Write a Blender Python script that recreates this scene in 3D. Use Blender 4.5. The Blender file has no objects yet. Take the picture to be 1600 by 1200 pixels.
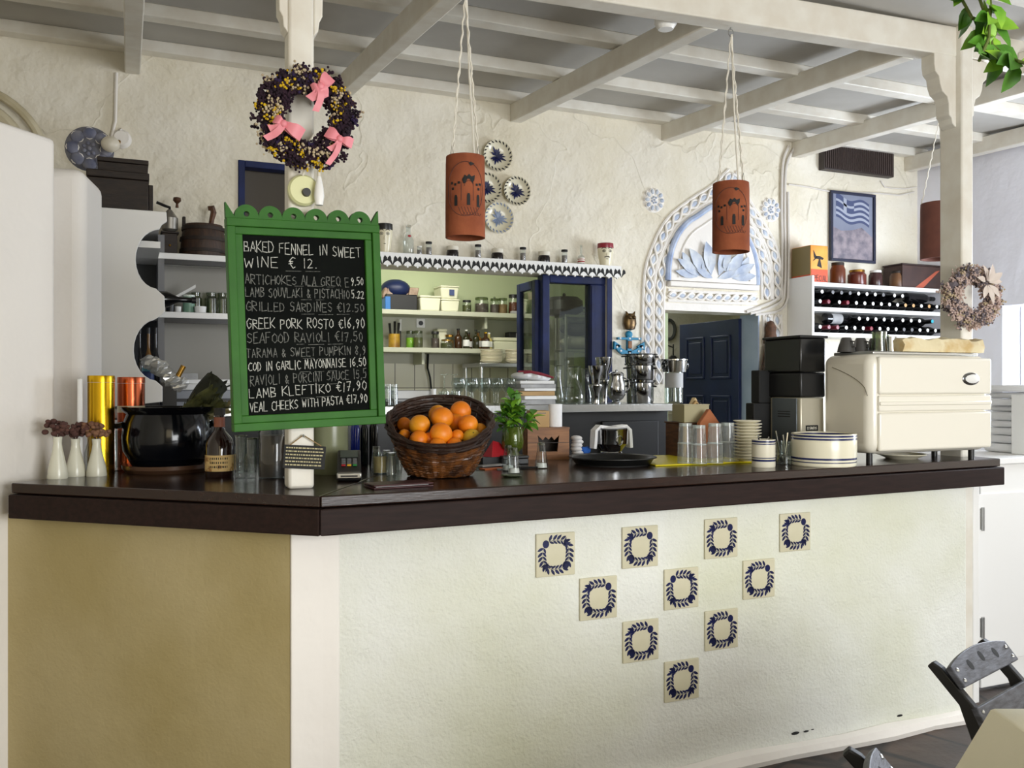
import bpy, math, random
from mathutils import Vector, Matrix
R = random.Random(7)
PI = math.pi
SC = bpy.context.scene
COL = SC.collection

# ---------------------------------------------------------------- camera
F, CX, CY, ZC = 1400.0, 800.0, 603.0, 1.45
YAW = math.radians(23.2)
SA, CA = math.sin(YAW), math.cos(YAW)
cam_d = bpy.data.cameras.new('camera')
cam_d.sensor_width = 36.0
cam_d.lens = F / 1600.0 * 36.0
cam_d.shift_y = 3.0 / 1600.0
cam_d.clip_start = 0.05
cam_o = bpy.data.objects.new('camera', cam_d)
COL.objects.link(cam_o)
cam_o.location = (0, 0, ZC)
cam_o.rotation_euler = (PI / 2, 0, -YAW)
SC.camera = cam_o

# ---------------------------------------------------------------- light and exposure
SC.view_settings.view_transform = 'Standard'
SC.view_settings.look = 'None'
SC.view_settings.gamma = 1.0
SC.view_settings.use_curve_mapping = False
SC.view_settings.exposure = 0.4
w = bpy.data.worlds.new('sky')
SC.world = w
w.use_nodes = True
bg = w.node_tree.nodes['Background']
bg.inputs[0].default_value = (0.86, 0.93, 1.0, 1)
bg.inputs[1].default_value = 0.38


def area(name, loc, target, sx, sy, power, col=(1, 1, 1)):
    d = bpy.data.lights.new(name, 'AREA')
    d.shape = 'RECTANGLE'
    d.size, d.size_y, d.energy, d.color = sx, sy, power, col
    o = bpy.data.objects.new(name, d)
    COL.objects.link(o)
    o.location = loc
    o.rotation_euler = (Vector(target) - Vector(loc)).to_track_quat('-Z', 'Y').to_euler()
    return o


area('daylight_terrace', (2.3, -2.4, 1.5), (1.6, 2.8, 0.9), 2.4, 1.6, 150, (0.97, 0.99, 1.0))
area('warm_fill', (0.3, -2.2, 1.9), (0.3, 3.4, 1.1), 1.4, 1.2, 10, (1.0, 0.84, 0.55))  # added warm fill; the front wall has no entrance here
area('daylight_side_window', (5.45, 3.1, 1.8), (2.2, 4.4, 1.9), 1.3, 1.0, 72, (0.80, 0.88, 1.0))
area('kitchen_fill', (1.7, 5.45, 2.6), (1.7, 6.6, 1.3), 1.4, 0.3, 15, (1.0, 0.97, 0.86))  # added light to brighten the kitchen; no lamp fitting stands there
area('hall_fill', (3.7, 6.4, 2.5), (3.5, 6.5, 1.0), 0.5, 0.5, 6, (0.95, 0.97, 1.0))  # added fill for the hall, apart from the modelled hanging lamp


sd_ = bpy.data.lights.new('sun', 'SUN')
sd_.energy, sd_.angle, sd_.color = 4.5, 0.01, (1.0, 0.96, 0.9)
so_ = bpy.data.objects.new('sun', sd_)
COL.objects.link(so_)
so_.location = (-6, -2, 9)
so_.rotation_euler = Vector((0.64, 0.05, -0.76)).to_track_quat('-Z', 'Y').to_euler()


# ---------------------------------------------------------------- measuring: a pixel's line of sight meets a plane of the room
def ray(px, py):
    l = (px - CX) / F
    return (l * CA + SA, -l * SA + CA, (CY - py) / F)


def at(px, py, d):
    r = ray(px, py)
    return Vector((r[0] * d, r[1] * d, ZC + r[2] * d))


def onZ(px, py, z):
    return at(px, py, (z - ZC) / ray(px, py)[2])


def onY(px, py, y):
    return at(px, py, y / ray(px, py)[1])


def onX(px, py, x):
    return at(px, py, x / ray(px, py)[0])


def dist(x, y):
    return x * SA + y * CA


CT = 1.13                                            # bar top height
WB = 5.05                                            # back wall plane


def stand(px, py, r, z=CT):
    """centre of a round foot of radius r whose near edge shows at (px, py) on the level z"""
    d = F * (ZC - z) / (py - CY) + r
    p = at(px, CY, d)
    if abs(z - CT) < .05:
        while d > 2.5 and not on_bar(p.x, p.y, r):
            d -= .01
            p = at(px, CY, d)
    return p.x, p.y, d


def inside(poly, x, y):
    c = False
    for (x0, y0), (x1, y1) in zip(poly, poly[1:] + poly[:1]):
        if (y0 > y) != (y1 > y) and x < (x1 - x0) * (y - y0) / (y1 - y0) + x0: c = not c
    return c


def on_bar(x, y, r):
    """whether the far side of a round foot still stands on the bar top"""
    k = 1 + r / math.hypot(x, y)
    return all(inside(slab_main(.0, 0, 0, 0), a, b) or inside(slab_left(.0), a, b) for a, b in ((x * k, y * k), (x, y + r)))


# ---------------------------------------------------------------- mesh builder
class MB:
    def __init__(s):
        s.v, s.f = [], []

    def add(s, vs, fs):
        n = len(s.v)
        s.v += [tuple(a) for a in vs]
        s.f += [tuple(i + n for i in f) for f in fs]
        return s

    def obox(s, c, a, b, d):
        c, a, b, d = Vector(c), Vector(a), Vector(b), Vector(d)
        vs = [c + i * a + j * b + k * d for k in (-1, 1) for j in (-1, 1) for i in (-1, 1)]
        return s.add(vs, [(0, 2, 3, 1), (4, 5, 7, 6), (0, 1, 5, 4), (2, 6, 7, 3), (0, 4, 6, 2), (1, 3, 7, 5)])

    def box(s, x0, x1, y0, y1, z0, z1):
        return s.obox(((x0 + x1) / 2, (y0 + y1) / 2, (z0 + z1) / 2), ((x1 - x0) / 2, 0, 0), (0, (y1 - y0) / 2, 0), (0, 0, (z1 - z0) / 2))

    def lathe(s, prof, n=24, c=(0, 0, 0), close=False, a0=0.0):
        vs, fs = [], []
        rings = []
        for r, z in prof:
            if r < 1e-6:
                rings.append([len(vs)])
                vs.append((c[0], c[1], c[2] + z))
            else:
                rings.append(list(range(len(vs), len(vs) + n)))
                vs += [(c[0] + r * math.cos(a0 + 2 * PI * k / n), c[1] + r * math.sin(a0 + 2 * PI * k / n), c[2] + z) for k in range(n)]
        prs = list(zip(rings, rings[1:])) + ([(rings[-1], rings[0])] if close else [])
        for A, B in prs:
            for k in range(n):
                k2 = (k + 1) % n
                if len(A) == 1 and len(B) == 1:
                    continue
                if len(A) == 1:
                    fs.append((A[0], B[k2], B[k]))
                elif len(B) == 1:
                    fs.append((A[k], A[k2], B[0]))
                else:
                    fs.append((A[k], A[k2], B[k2], B[k]))
        return s.add(vs, fs)

    def cyl(s, p0, p1, r0, r1=None, n=16):
        return s.tube([p0, p1], [r0, r0 if r1 is None else r1], n)

    def tube(s, pts, r, n=8, closed=False):
        P = [Vector(p) for p in pts]
        m = len(P)
        rr = r if isinstance(r, (list, tuple)) else [r] * m
        vs, fs = [], []
        prev = None
        for i in range(m):
            if closed:
                t = P[(i + 1) % m] - P[i - 1]
            else:
                t = P[min(i + 1, m - 1)] - P[max(i - 1, 0)]
            t = t.normalized() if t.length > 1e-9 else Vector((0, 0, 1))
            if prev is None:
                u = t.cross(Vector((0, 0, 1)))
                if u.length < 0.05:
                    u = t.cross(Vector((1, 0, 0)))
            else:
                u = prev - t * prev.dot(t)
            u.normalize()
            prev = u
            q = t.cross(u)
            for k in range(n):
                a = 2 * PI * k / n
                vs.append(P[i] + (u * math.cos(a) + q * math.sin(a)) * rr[i])
        for i in range(m if closed else m - 1):
            j = (i + 1) % m
            for k in range(n):
                k2 = (k + 1) % n
                fs.append((i * n + k, i * n + k2, j * n + k2, j * n + k))
        if not closed:
            fs.append(tuple(range(n - 1, -1, -1)))
            fs.append(tuple(range((m - 1) * n, m * n)))
        return s.add(vs, fs)

    def prism(s, poly, z0, z1):
        n = len(poly)
        vs = [(x, y, z0) for x, y in poly] + [(x, y, z1) for x, y in poly]
        fs = [tuple(range(n - 1, -1, -1)), tuple(range(n, 2 * n))] + [(i, (i + 1) % n, n + (i + 1) % n, n + i) for i in range(n)]
        return s.add(vs, fs)

    def prism_xz(s, poly, y0, y1):
        """outline in x, z pushed from y0 (front) to y1"""
        n = len(poly)
        vs = [(x, y0, z) for x, z in poly] + [(x, y1, z) for x, z in poly]
        fs = [tuple(range(n)), tuple(range(2 * n - 1, n - 1, -1))] + [(i, n + i, n + (i + 1) % n, (i + 1) % n) for i in range(n)]
        return s.add(vs, fs)

    def sph(s, c, r, n=12, m=8, sq=(1, 1, 1)):
        vs = [(c[0], c[1], c[2] - r * sq[2])]
        fs = []
        for j in range(1, m):
            t = -PI / 2 + PI * j / m
            for k in range(n):
                a = 2 * PI * k / n
                vs.append((c[0] + r * sq[0] * math.cos(t) * math.cos(a), c[1] + r * sq[1] * math.cos(t) * math.sin(a), c[2] + r * sq[2] * math.sin(t)))
        vs.append((c[0], c[1], c[2] + r * sq[2]))
        L = len(vs) - 1
        for k in range(n):
            k2 = (k + 1) % n
            fs.append((0, 1 + k2, 1 + k))
            fs.append((L, L - n + k, L - n + k2))
            for j in range(m - 2):
                a, b = 1 + j * n, 1 + (j + 1) * n
                fs.append((a + k, a + k2, b + k2, b + k))
        return s.add(vs, fs)

    def leaf(s, p, d, up, L, W, bend=0.15):
        p, d, up = Vector(p), Vector(d).normalized(), Vector(up)
        q = d.cross(up)
        q = q.normalized() if q.length > 1e-6 else Vector((1, 0, 0))
        nn = q.cross(d)
        row = [(0, 0.02), (0.3, 0.8), (0.55, 1.0), (0.8, 0.6), (1.0, 0.0)]
        vs = []
        for t, wd in row:
            c = p + d * (L * t) - nn * (bend * L * t * t)
            vs += [c - q * (W / 2 * wd) + nn * (W * .18 * wd), c, c + q * (W / 2 * wd) + nn * (W * .18 * wd)]
        fs = []
        for i in range(4):
            a, b = i * 3, i * 3 + 3
            fs += [(a, a + 1, b + 1, b), (a + 1, a + 2, b + 2, b + 1)]
        return s.add(vs, fs)

    def xf(s, M):
        s.v = [tuple(M @ Vector(a)) for a in s.v]
        return s

    def build(s, name, mat, parent=None, loc=None, rz=0.0, smooth=35, bevel=0.0, seg=2, ew=0):
        me = bpy.data.meshes.new(name)
        me.from_pydata(s.v, [], s.f)
        me.validate()
        if smooth:
            me.polygons.foreach_set('use_smooth', [True] * len(me.polygons))
            me.set_sharp_from_angle(angle=math.radians(smooth))
        me.materials.append(mat)
        o = bpy.data.objects.new(name, me)
        COL.objects.link(o)
        if parent is not None:
            o.parent = parent
        if loc is not None:
            o.location = loc
        o.rotation_euler.z = rz
        if bevel:
            b = o.modifiers.new('edge', 'BEVEL')
            b.width, b.segments, b.limit_method = bevel, seg, 'ANGLE'
            b.angle_limit = math.radians(40)
        return o


def tag(o, label=None, cat=None, group=None, kind=None):
    if label: o['label'] = label
    if cat: o['category'] = cat
    if group: o['group'] = group
    if kind: o['kind'] = kind
    return o


def T(name, label, cat, loc=(0, 0, 0), rz=0.0, group=None):
    o = bpy.data.objects.new(name, None)
    o.empty_display_size = 0.05
    COL.objects.link(o)
    o.location = loc
    o.rotation_euler = (0, 0, rz)
    return tag(o, label, cat, group)


def S(o):
    o['kind'] = 'structure'
    return o


def dup(o, parent=None):
    c = o.copy()
    COL.objects.link(c)
    if parent is not None:
        c.parent = parent
    for ch in [k for k in ALLCH(o)]:
        dup(ch, c)
    return c


def ALLCH(o):
    return list(o.children)


def again(o, loc, rz=None, label=None, group=None):
    c = dup(o)
    c.location = loc
    if rz is not None: c.rotation_euler.z = rz
    if label: c['label'] = label
    if group: c['group'] = group
    return c


# ---------------------------------------------------------------- materials
def lin(c):
    return tuple((x / 255 / 12.92) if x / 255 <= 0.04045 else ((x / 255 + 0.055) / 1.055) ** 2.4 for x in c) + (1.0,)


def mat(name, c, rough=0.6, metal=0.0, spec=0.5, c2=None, vs=4.0, bump=0.0, bs=40.0, bd=0.01, coat=0.0, stretch=None, lumps=0.0, ls=3.0, sharp=(0.35, 0.65), emit=0.0, cracks=0.0):
    m = bpy.data.materials.new(name)
    m.use_nodes = True
    nt = m.node_tree
    N, L = nt.nodes, nt.links
    b = N['Principled BSDF']
    b.inputs['Base Color'].default_value = lin(c)
    b.inputs['Roughness'].default_value = rough
    b.inputs['Metallic'].default_value = metal
    b.inputs['Specular IOR Level'].default_value = spec
    b.inputs['Coat Weight'].default_value = coat
    if emit:
        b.inputs['Emission Color'].default_value = lin(c)
        b.inputs['Emission Strength'].default_value = emit
    tc = N.new('ShaderNodeTexCoord')
    vec = tc.outputs['Object']
    if stretch:
        mp = N.new('ShaderNodeMapping')
        mp.inputs['Scale'].default_value = stretch
        L.new(vec, mp.inputs['Vector'])
        vec = mp.outputs['Vector']
    if c2:
        n = N.new('ShaderNodeTexNoise')
        n.inputs['Scale'].default_value = vs
        n.inputs['Detail'].default_value = 5
        L.new(vec, n.inputs['Vector'])
        rp = N.new('ShaderNodeValToRGB')
        rp.color_ramp.elements[0].position, rp.color_ramp.elements[1].position = sharp
        rp.color_ramp.elements[0].color, rp.color_ramp.elements[1].color = lin(c), lin(c2)
        L.new(n.outputs['Fac'], rp.inputs['Fac'])
        L.new(rp.outputs['Color'], b.inputs['Base Color'])
    last = None
    if lumps:
        n = N.new('ShaderNodeTexNoise')
        n.inputs['Scale'].default_value = ls
        n.inputs['Detail'].default_value = 4
        L.new(vec, n.inputs['Vector'])
        bp = N.new('ShaderNodeBump')
        bp.inputs['Strength'].default_value = lumps
        bp.inputs['Distance'].default_value = 0.06
        L.new(n.outputs['Fac'], bp.inputs['Height'])
        last = bp.outputs['Normal']
    if cracks:
        n = N.new('ShaderNodeTexNoise')
        n.inputs['Scale'].default_value = 1.5
        n.inputs['Detail'].default_value = 3
        n.inputs['Distortion'].default_value = 0.6
        L.new(vec, n.inputs['Vector'])
        rp = N.new('ShaderNodeValToRGB')
        e = rp.color_ramp.elements
        e[0].position, e[0].color = 0.488, (0, 0, 0, 1)
        e[1].position, e[1].color = 0.5, (1, 1, 1, 1)
        x = e.new(0.503)
        x.color = (.25, .25, .25, 1)
        x = e.new(0.56)
        x.color = (0, 0, 0, 1)
        L.new(n.outputs['Fac'], rp.inputs['Fac'])
        bp = N.new('ShaderNodeBump')
        bp.inputs['Strength'].default_value = cracks
        bp.inputs['Distance'].default_value = 0.02
        L.new(rp.outputs['Color'], bp.inputs['Height'])
        if last is not None: L.new(last, bp.inputs['Normal'])
        last = bp.outputs['Normal']
    if bump:
        n = N.new('ShaderNodeTexNoise')
        n.inputs['Scale'].default_value = bs
        n.inputs['Detail'].default_value = 4
        L.new(vec, n.inputs['Vector'])
        bp = N.new('ShaderNodeBump')
        bp.inputs['Strength'].default_value = bump
        bp.inputs['Distance'].default_value = bd
        L.new(n.outputs['Fac'], bp.inputs['Height'])
        if last is not None: L.new(last, bp.inputs['Normal'])
        last = bp.outputs['Normal']
    if last is not None:
        L.new(last, b.inputs['Normal'])
    return m


def glass(name, c=(235, 240, 238), refl=0.10, edge=0.75, rough=0.02):
    """thin clear glass: see-through with a reflection that grows towards the rim"""
    m = bpy.data.materials.new(name)
    m.use_nodes = True
    nt = m.node_tree
    N, L = nt.nodes, nt.links
    N.remove(N['Principled BSDF'])
    tr, gl, mx, lw = N.new('ShaderNodeBsdfTransparent'), N.new('ShaderNodeBsdfGlossy'), N.new('ShaderNodeMixShader'), N.new('ShaderNodeLayerWeight')
    mr = N.new('ShaderNodeMapRange')
    lw.inputs['Blend'].default_value = 0.35
    mr.inputs['To Min'].default_value, mr.inputs['To Max'].default_value = refl, edge
    tr.inputs['Color'].default_value = lin(c)
    gl.inputs['Roughness'].default_value = rough
    L.new(lw.outputs['Facing'], mr.inputs['Value'])
    L.new(mr.outputs['Result'], mx.inputs['Fac'])
    L.new(tr.outputs[0], mx.inputs[1])
    L.new(gl.outputs[0], mx.inputs[2])
    L.new(mx.outputs[0], N['Material Output'].inputs['Surface'])
    return m


def hazy(name, c, k, dc=(.9, .92, .92, 1)):
    """moulded glass: clear glass with a little milky scatter"""
    m = glass(name, c, .05, .6)
    nt = m.node_tree
    N, L = nt.nodes, nt.links
    df, mx = N.new('ShaderNodeBsdfDiffuse'), N.new('ShaderNodeMixShader')
    df.inputs['Color'].default_value = dc
    mx.inputs['Fac'].default_value = k
    L.new(N['Mix Shader'].outputs[0], mx.inputs[1])
    L.new(df.outputs[0], mx.inputs[2])
    L.new(mx.outputs[0], N['Material Output'].inputs['Surface'])
    return m


def bands(name, c, c2, edges, rough=0.25, axis=2, base=None):
    """two glaze colours in bands along an axis of the thing itself; edges are where the colour changes"""
    m = mat(name, c, rough)
    nt = m.node_tree
    N, L = nt.nodes, nt.links
    tc, sp, rp = N['Texture Coordinate'], N.new('ShaderNodeSeparateXYZ'), N.new('ShaderNodeValToRGB')
    L.new(tc.outputs['Object'], sp.inputs[0])
    rp.color_ramp.interpolation = 'CONSTANT'
    el = rp.color_ramp.elements
    el[0].position, el[0].color = 0.0, lin(c)
    el[1].position, el[1].color = edges[0], lin(c2)
    for i, e in enumerate(edges[1:]):
        x = el.new(e)
        x.color = lin(c if i % 2 == 0 else c2)
    L.new(sp.outputs[axis], rp.inputs['Fac'])
    L.new(rp.outputs['Color'], N['Principled BSDF'].inputs['Base Color'])
    return m


W_PLASTER = mat('white_plaster', (233, 227, 212), 0.85, c2=(225, 217, 196), vs=2.2, bump=0.5, bs=45, bd=0.008, lumps=0.7, ls=4.5, spec=0.2, cracks=0.35)
W_ROUGH = mat('stippled_white_plaster', (231, 232, 225), 0.85, c2=(213, 214, 190), vs=1.2, sharp=(.46, .74), bump=0.8, bs=85, bd=0.006, lumps=0.3, ls=7, spec=0.2)
W_BEIGE_SHADE = mat('shaded_beige_plaster', (180, 165, 124), 0.85, c2=(168, 152, 106), vs=2.2, bump=0.35, bs=90, bd=0.004, lumps=0.25, ls=3, spec=0.2)  # beige paint darkened to carry the shade on the counter's angled side
W_SMOOTH = mat('smooth_white_plaster', (238, 233, 226), 0.8, bump=0.2, bs=30, bd=0.004, lumps=0.25, ls=4, spec=0.2)
W_SKYLIT = mat('skylit_white_plaster', (241, 242, 252), 0.8, bump=0.25, bs=30, bd=0.005, lumps=0.3, ls=4, spec=0.2)  # bluish brightness in the paint stands for window glare and skylight
W_PAINT = mat('white_painted_wood', (232, 228, 217), 0.5, c2=(221, 214, 200), vs=9, bump=0.25, bs=30, bd=0.004, stretch=(1, 1, 1))
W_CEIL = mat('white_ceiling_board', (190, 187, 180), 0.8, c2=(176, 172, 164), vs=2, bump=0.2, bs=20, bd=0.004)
W_GLOSS = mat('white_lacquer', (238, 237, 234), 0.35)
WOOD_DK = mat('dark_brown_varnish', (46, 29, 23), 0.2, c2=(34, 20, 17), vs=6, stretch=(1.2, 14, 14), bump=0.08, bs=16, bd=0.002)
FASCIA = mat('dark_brown_board', (42, 27, 23), 0.6, spec=.2,  c2=(32, 20, 17), vs=6, stretch=(1.2, 14, 14), bump=0.12, bs=16, bd=0.002)
BLUE = mat('navy_paint', (18, 34, 84), 0.5, spec=.3, c2=(12, 24, 62), vs=7, bump=0.15, bs=25, bd=0.003)
NAVY = mat('dark_navy_paint', (22, 36, 78), 0.45, c2=(18, 29, 66), vs=5, bump=0.1, bs=25, bd=0.003)
PALEBLUE = mat('pale_blue_wash', (186, 198, 220), 0.8, c2=(150, 166, 200), vs=14, bump=0.2, bs=40, bd=0.003)
BLUEWASH = mat('blue_wash_on_plaster', (212, 217, 222), 0.8, c2=(168, 180, 202), vs=12, bump=0.2, bs=40, bd=0.003)
JAMB = mat('pale_blue_jamb', (176, 190, 212), 0.75, c2=(160, 176, 202), vs=5, bump=0.2, bs=30, bd=0.003)
STEEL = mat('brushed_steel', (190, 190, 188), 0.28, 1.0, bump=0.05, bs=60, stretch=(1, 30, 1))
CHROME = mat('polished_steel', (176, 177, 178), 0.1, 1.0)
DARKST = mat('dark_steel_panel', (52, 52, 52), 0.4, 0.6)
BLACK = mat('black_plastic', (20, 20, 21), 0.4)
BLACKM = mat('matt_black', (15, 15, 15), 0.7)
TERRA = mat('terracotta', (158, 90, 60), 0.85, spec=.2, c2=(130, 70, 47), vs=9, bump=0.3, bs=80, bd=0.003)
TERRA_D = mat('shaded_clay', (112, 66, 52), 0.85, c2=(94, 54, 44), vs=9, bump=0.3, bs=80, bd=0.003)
GREEN = mat('green_paint', (50, 106, 30), 0.55, spec=.25, c2=(42, 93, 25), vs=8, bump=0.15, bs=30, bd=0.003)
SLATE = mat('chalkboard', (9, 12, 10), 0.85, spec=.1, c2=(16, 19, 17), vs=6)
CHALK = mat('chalk', (205, 205, 198), 0.9, c2=(140, 140, 134), vs=120)
CHALKD = mat('faint_chalk', (128, 128, 122), 0.9, c2=(66, 68, 66), vs=110)
GLAZE = mat('black_glaze', (8, 10, 15), 0.12, spec=.4)
WICKER = mat('brown_wicker', (112, 66, 26), 0.4, c2=(46, 25, 12), vs=26, bump=0.2, bs=60, bd=0.003)
WICKER_D = mat('dark_wicker', (52, 30, 17), 0.5, c2=(36, 20, 12), vs=14)
CREAM = mat('cream_ceramic', (228, 221, 196), 0.22)
MACHINE = mat('cream_enamel', (236, 231, 217), 0.25, coat=0.3)
COBALT = mat('cobalt_glaze', (20, 27, 82), 0.4, spec=.3, c2=(14, 19, 58), vs=20)
TILE = mat('cream_tile_glaze', (216, 210, 184), 0.25, c2=(204, 198, 170), vs=5)
PAPER = mat('white_paper', (232, 232, 230), 0.8)
PAPERG = mat('grey_paper', (176, 176, 176), 0.8, c2=(150, 150, 150), vs=12)
CARD = mat('tan_cardboard', (196, 164, 116), 0.8, c2=(184, 150, 104), vs=6)
OAK = mat('old_pine', (150, 100, 56), 0.55, c2=(118, 74, 38), vs=7, stretch=(1, 6, 9), bump=0.15, bs=20, bd=0.003)
BARREL = mat('dark_barrel_wood', (66, 44, 28), 0.55, c2=(46, 30, 20), vs=9, stretch=(9, 9, 1.5), bump=.3, bs=20, bd=.004)
WOODM = mat('mid_brown_wood', (96, 60, 34), 0.5, c2=(66, 40, 22), vs=7, stretch=(2, 2, 9), bump=0.2, bs=20, bd=0.003)
WOODX = mat('nearly_black_wood', (46, 34, 25), 0.6, c2=(32, 23, 17), vs=8, stretch=(2, 8, 8), bump=0.3, bs=20, bd=0.004)
CHAIRW = mat('weathered_grey_wood', (92, 94, 104), 0.5, c2=(58, 58, 64), vs=10, stretch=(2, 2, 10), bump=0.3, bs=24, bd=0.003)
CHAIRD = mat('chair_black_wood', (28, 26, 26), 0.55, c2=(18, 17, 17), vs=9, bump=0.2, bs=20, bd=0.003)  # near-black tone of posts, legs and rails, darker than the slats
GLASS = glass('clear_glass', (240, 244, 243), 0.03, 0.5)
GLASSM = hazy('moulded_glass', (240, 244, 242), .10)
GLASSW = hazy('thick_moulded_glass', (236, 242, 240), .28)
GLASSG = hazy('green_glass', (170, 190, 110), .30, lin((120, 140, 50)))
GLASSP = glass('window_glass', (216, 222, 214), 0.07, 0.35)
GLASSF = glass('greenish_glass', (178, 188, 160), 0.10, 0.5, 0.15)
GOLD = mat('gold_foil_tin', (212, 168, 36), 0.25, 1.0)
COPPER = mat('copper_tin', (190, 98, 66), 0.25, 1.0)
BRASS = mat('brass', (170, 130, 60), 0.3, 1.0)
LEAF = mat('leaf_green', (84, 140, 34), 0.5, c2=(56, 106, 24), vs=20)
LEAFB = mat('bright_leaf', (140, 186, 50), 0.5, c2=(96, 150, 36), vs=16)
ORANGE = mat('orange_peel', (240, 146, 20), 0.45, c2=(228, 122, 14), vs=9, bump=0.25, bs=160, bd=0.002)
ORANGEY = mat('yellow_orange_peel', (232, 164, 30), 0.45, c2=(226, 140, 20), vs=7, bump=0.25, bs=160, bd=0.002)
LEMON = mat('greenish_peel', (206, 160, 34), 0.45, c2=(176, 144, 36), vs=7, bump=0.25, bs=160, bd=0.002)
WINE = mat('dark_wine_glass', (14, 14, 16), 0.12)
WINER = mat('dark_red_foil', (120, 20, 40), 0.3)
FOILW = mat('pale_foil', (226, 226, 222), 0.35)
RED = mat('red_paint', (168, 30, 40), 0.45)
YELLOW = mat('yellow_plastic', (232, 214, 20), 0.4)
CLOTHW = mat('white_cloth', (238, 238, 240), 0.9, bump=0.3, bs=120, bd=0.003)
CLOTHC = mat('cream_cloth', (240, 235, 212), 0.9, bump=0.2, bs=160, bd=0.002)
PINK = mat('pink_ribbon', (232, 140, 150), 0.5)
PURPLE = mat('dried_purple', (50, 26, 42), 0.95, c2=(30, 16, 30), vs=20)
VIOLET = mat('dried_violet', (42, 27, 64), 0.95)
YFLOW = mat('dried_yellow', (226, 190, 30), 0.9, c2=(200, 160, 26), vs=20)
WFLOW = mat('dried_cream', (206, 190, 156), 0.9, c2=(176, 156, 130), vs=20)
PFLOW = mat('dried_pale_pink', (208, 186, 176), 0.9, c2=(186, 162, 154), vs=22)
GFLOW = mat('dried_grey', (122, 112, 116), 0.9, c2=(104, 96, 104), vs=22)
BROWNJ = mat('brown_preserve', (104, 52, 30), 0.3, c2=(80, 40, 24), vs=10)
DARKJ = mat('dark_preserve', (32, 26, 26), 0.2)
OLIVE = mat('olive_preserve', (92, 96, 50), 0.4, c2=(70, 70, 40), vs=12)
GREYJ = mat('grey_spice', (92, 78, 70), 0.6, c2=(74, 62, 58), vs=30)
CORD = mat('white_cord', (226, 220, 206), 0.7)
KGREEN = mat('pale_green_wall', (186, 196, 158), 0.8, c2=(176, 188, 150), vs=1.5, bump=0.15, bs=30, bd=0.003)
FLOORM = mat('brown_slate', (82, 66, 56), 0.6, c2=(54, 46, 42), vs=3.5, bump=0.4, bs=18, bd=0.01)
# ================================================================ THE ROOM
def tiled(name, c, c2, grout, sx, sz):
    m = mat(name, c, 0.35)
    nt = m.node_tree
    N, L = nt.nodes, nt.links
    br = N.new('ShaderNodeTexBrick')
    mp = N.new('ShaderNodeMapping')
    mp.inputs['Rotation'].default_value = (PI / 2, 0, 0)
    br.offset = 0.0
    br.inputs['Color1'].default_value, br.inputs['Color2'].default_value, br.inputs['Mortar'].default_value = lin(c), lin(c2), lin(grout)
    br.inputs['Scale'].default_value = 1.0
    br.inputs['Brick Width'].default_value, br.inputs['Row Height'].default_value = sx, sz
    br.inputs['Mortar Size'].default_value = 0.0035
    L.new(N['Texture Coordinate'].outputs['Object'], mp.inputs['Vector'])
    L.new(mp.outputs['Vector'], br.inputs['Vector'])
    L.new(br.outputs['Color'], N['Principled BSDF'].inputs['Base Color'])
    return m


# floor: irregular slabs
def slabs():
    m = FLOORM
    nt = m.node_tree
    N, L = nt.nodes, nt.links
    vo = N.new('ShaderNodeTexVoronoi')
    vo.feature = 'DISTANCE_TO_EDGE'
    vo.inputs['Scale'].default_value = 2.6
    L.new(N['Texture Coordinate'].outputs['Object'], vo.inputs['Vector'])
    rp = N.new('ShaderNodeValToRGB')
    rp.color_ramp.elements[0].position, rp.color_ramp.elements[1].position = 0.015, 0.035
    mx = N.new('ShaderNodeMix')
    mx.data_type = 'RGBA'
    col = N['Color Ramp'].outputs['Color']
    L.new(vo.outputs['Distance'], rp.inputs['Fac'])
    L.new(rp.outputs['Color'], mx.inputs['Factor'])
    mx.inputs['A'].default_value = lin((38, 34, 32))
    L.new(col, mx.inputs['B'])
    L.new(mx.outputs['Result'], N['Principled BSDF'].inputs['Base Color'])


slabs()
S(MB().box(-3.2, 7.2, -3.2, 8.3, -0.1, 0).build('floor', FLOORM))
S(MB().box(-40, 40, -40, 40, -0.2, -.101).build('ground_outside', mat('terrace_paving', (120, 112, 100), 0.9)))
S(MB().box(9, 9.2, -5, 14, -.1, 4).build('wall_backdrop', mat('white_backdrop', (244, 242, 236), 0.9)))  # invented wall outside, sunlit so the right window shows white


def walls(name, m, axis, xs, zs, holes, a0, a1):
    """a wall of cells, with holes (x0, x1, z0, z1) left open; a0..a1 is its thickness"""
    mb = MB()
    xs = sorted(set(xs + [h[0] for h in holes] + [h[1] for h in holes]))
    zs = sorted(set(zs + [h[2] for h in holes] + [h[3] for h in holes]))
    for i in range(len(xs) - 1):
        for k in range(len(zs) - 1):
            cx, cz = (xs[i] + xs[i + 1]) / 2, (zs[k] + zs[k + 1]) / 2
            if any(h[0] < cx < h[1] and h[2] < cz < h[3] for h in holes):
                continue
            if axis == 'y':
                mb.box(xs[i], xs[i + 1], a0, a1, zs[k], zs[k + 1])
            else:
                mb.box(a0, a1, xs[i], xs[i + 1], zs[k], zs[k + 1])
    return S(mb.build(name, m, smooth=0))


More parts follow.
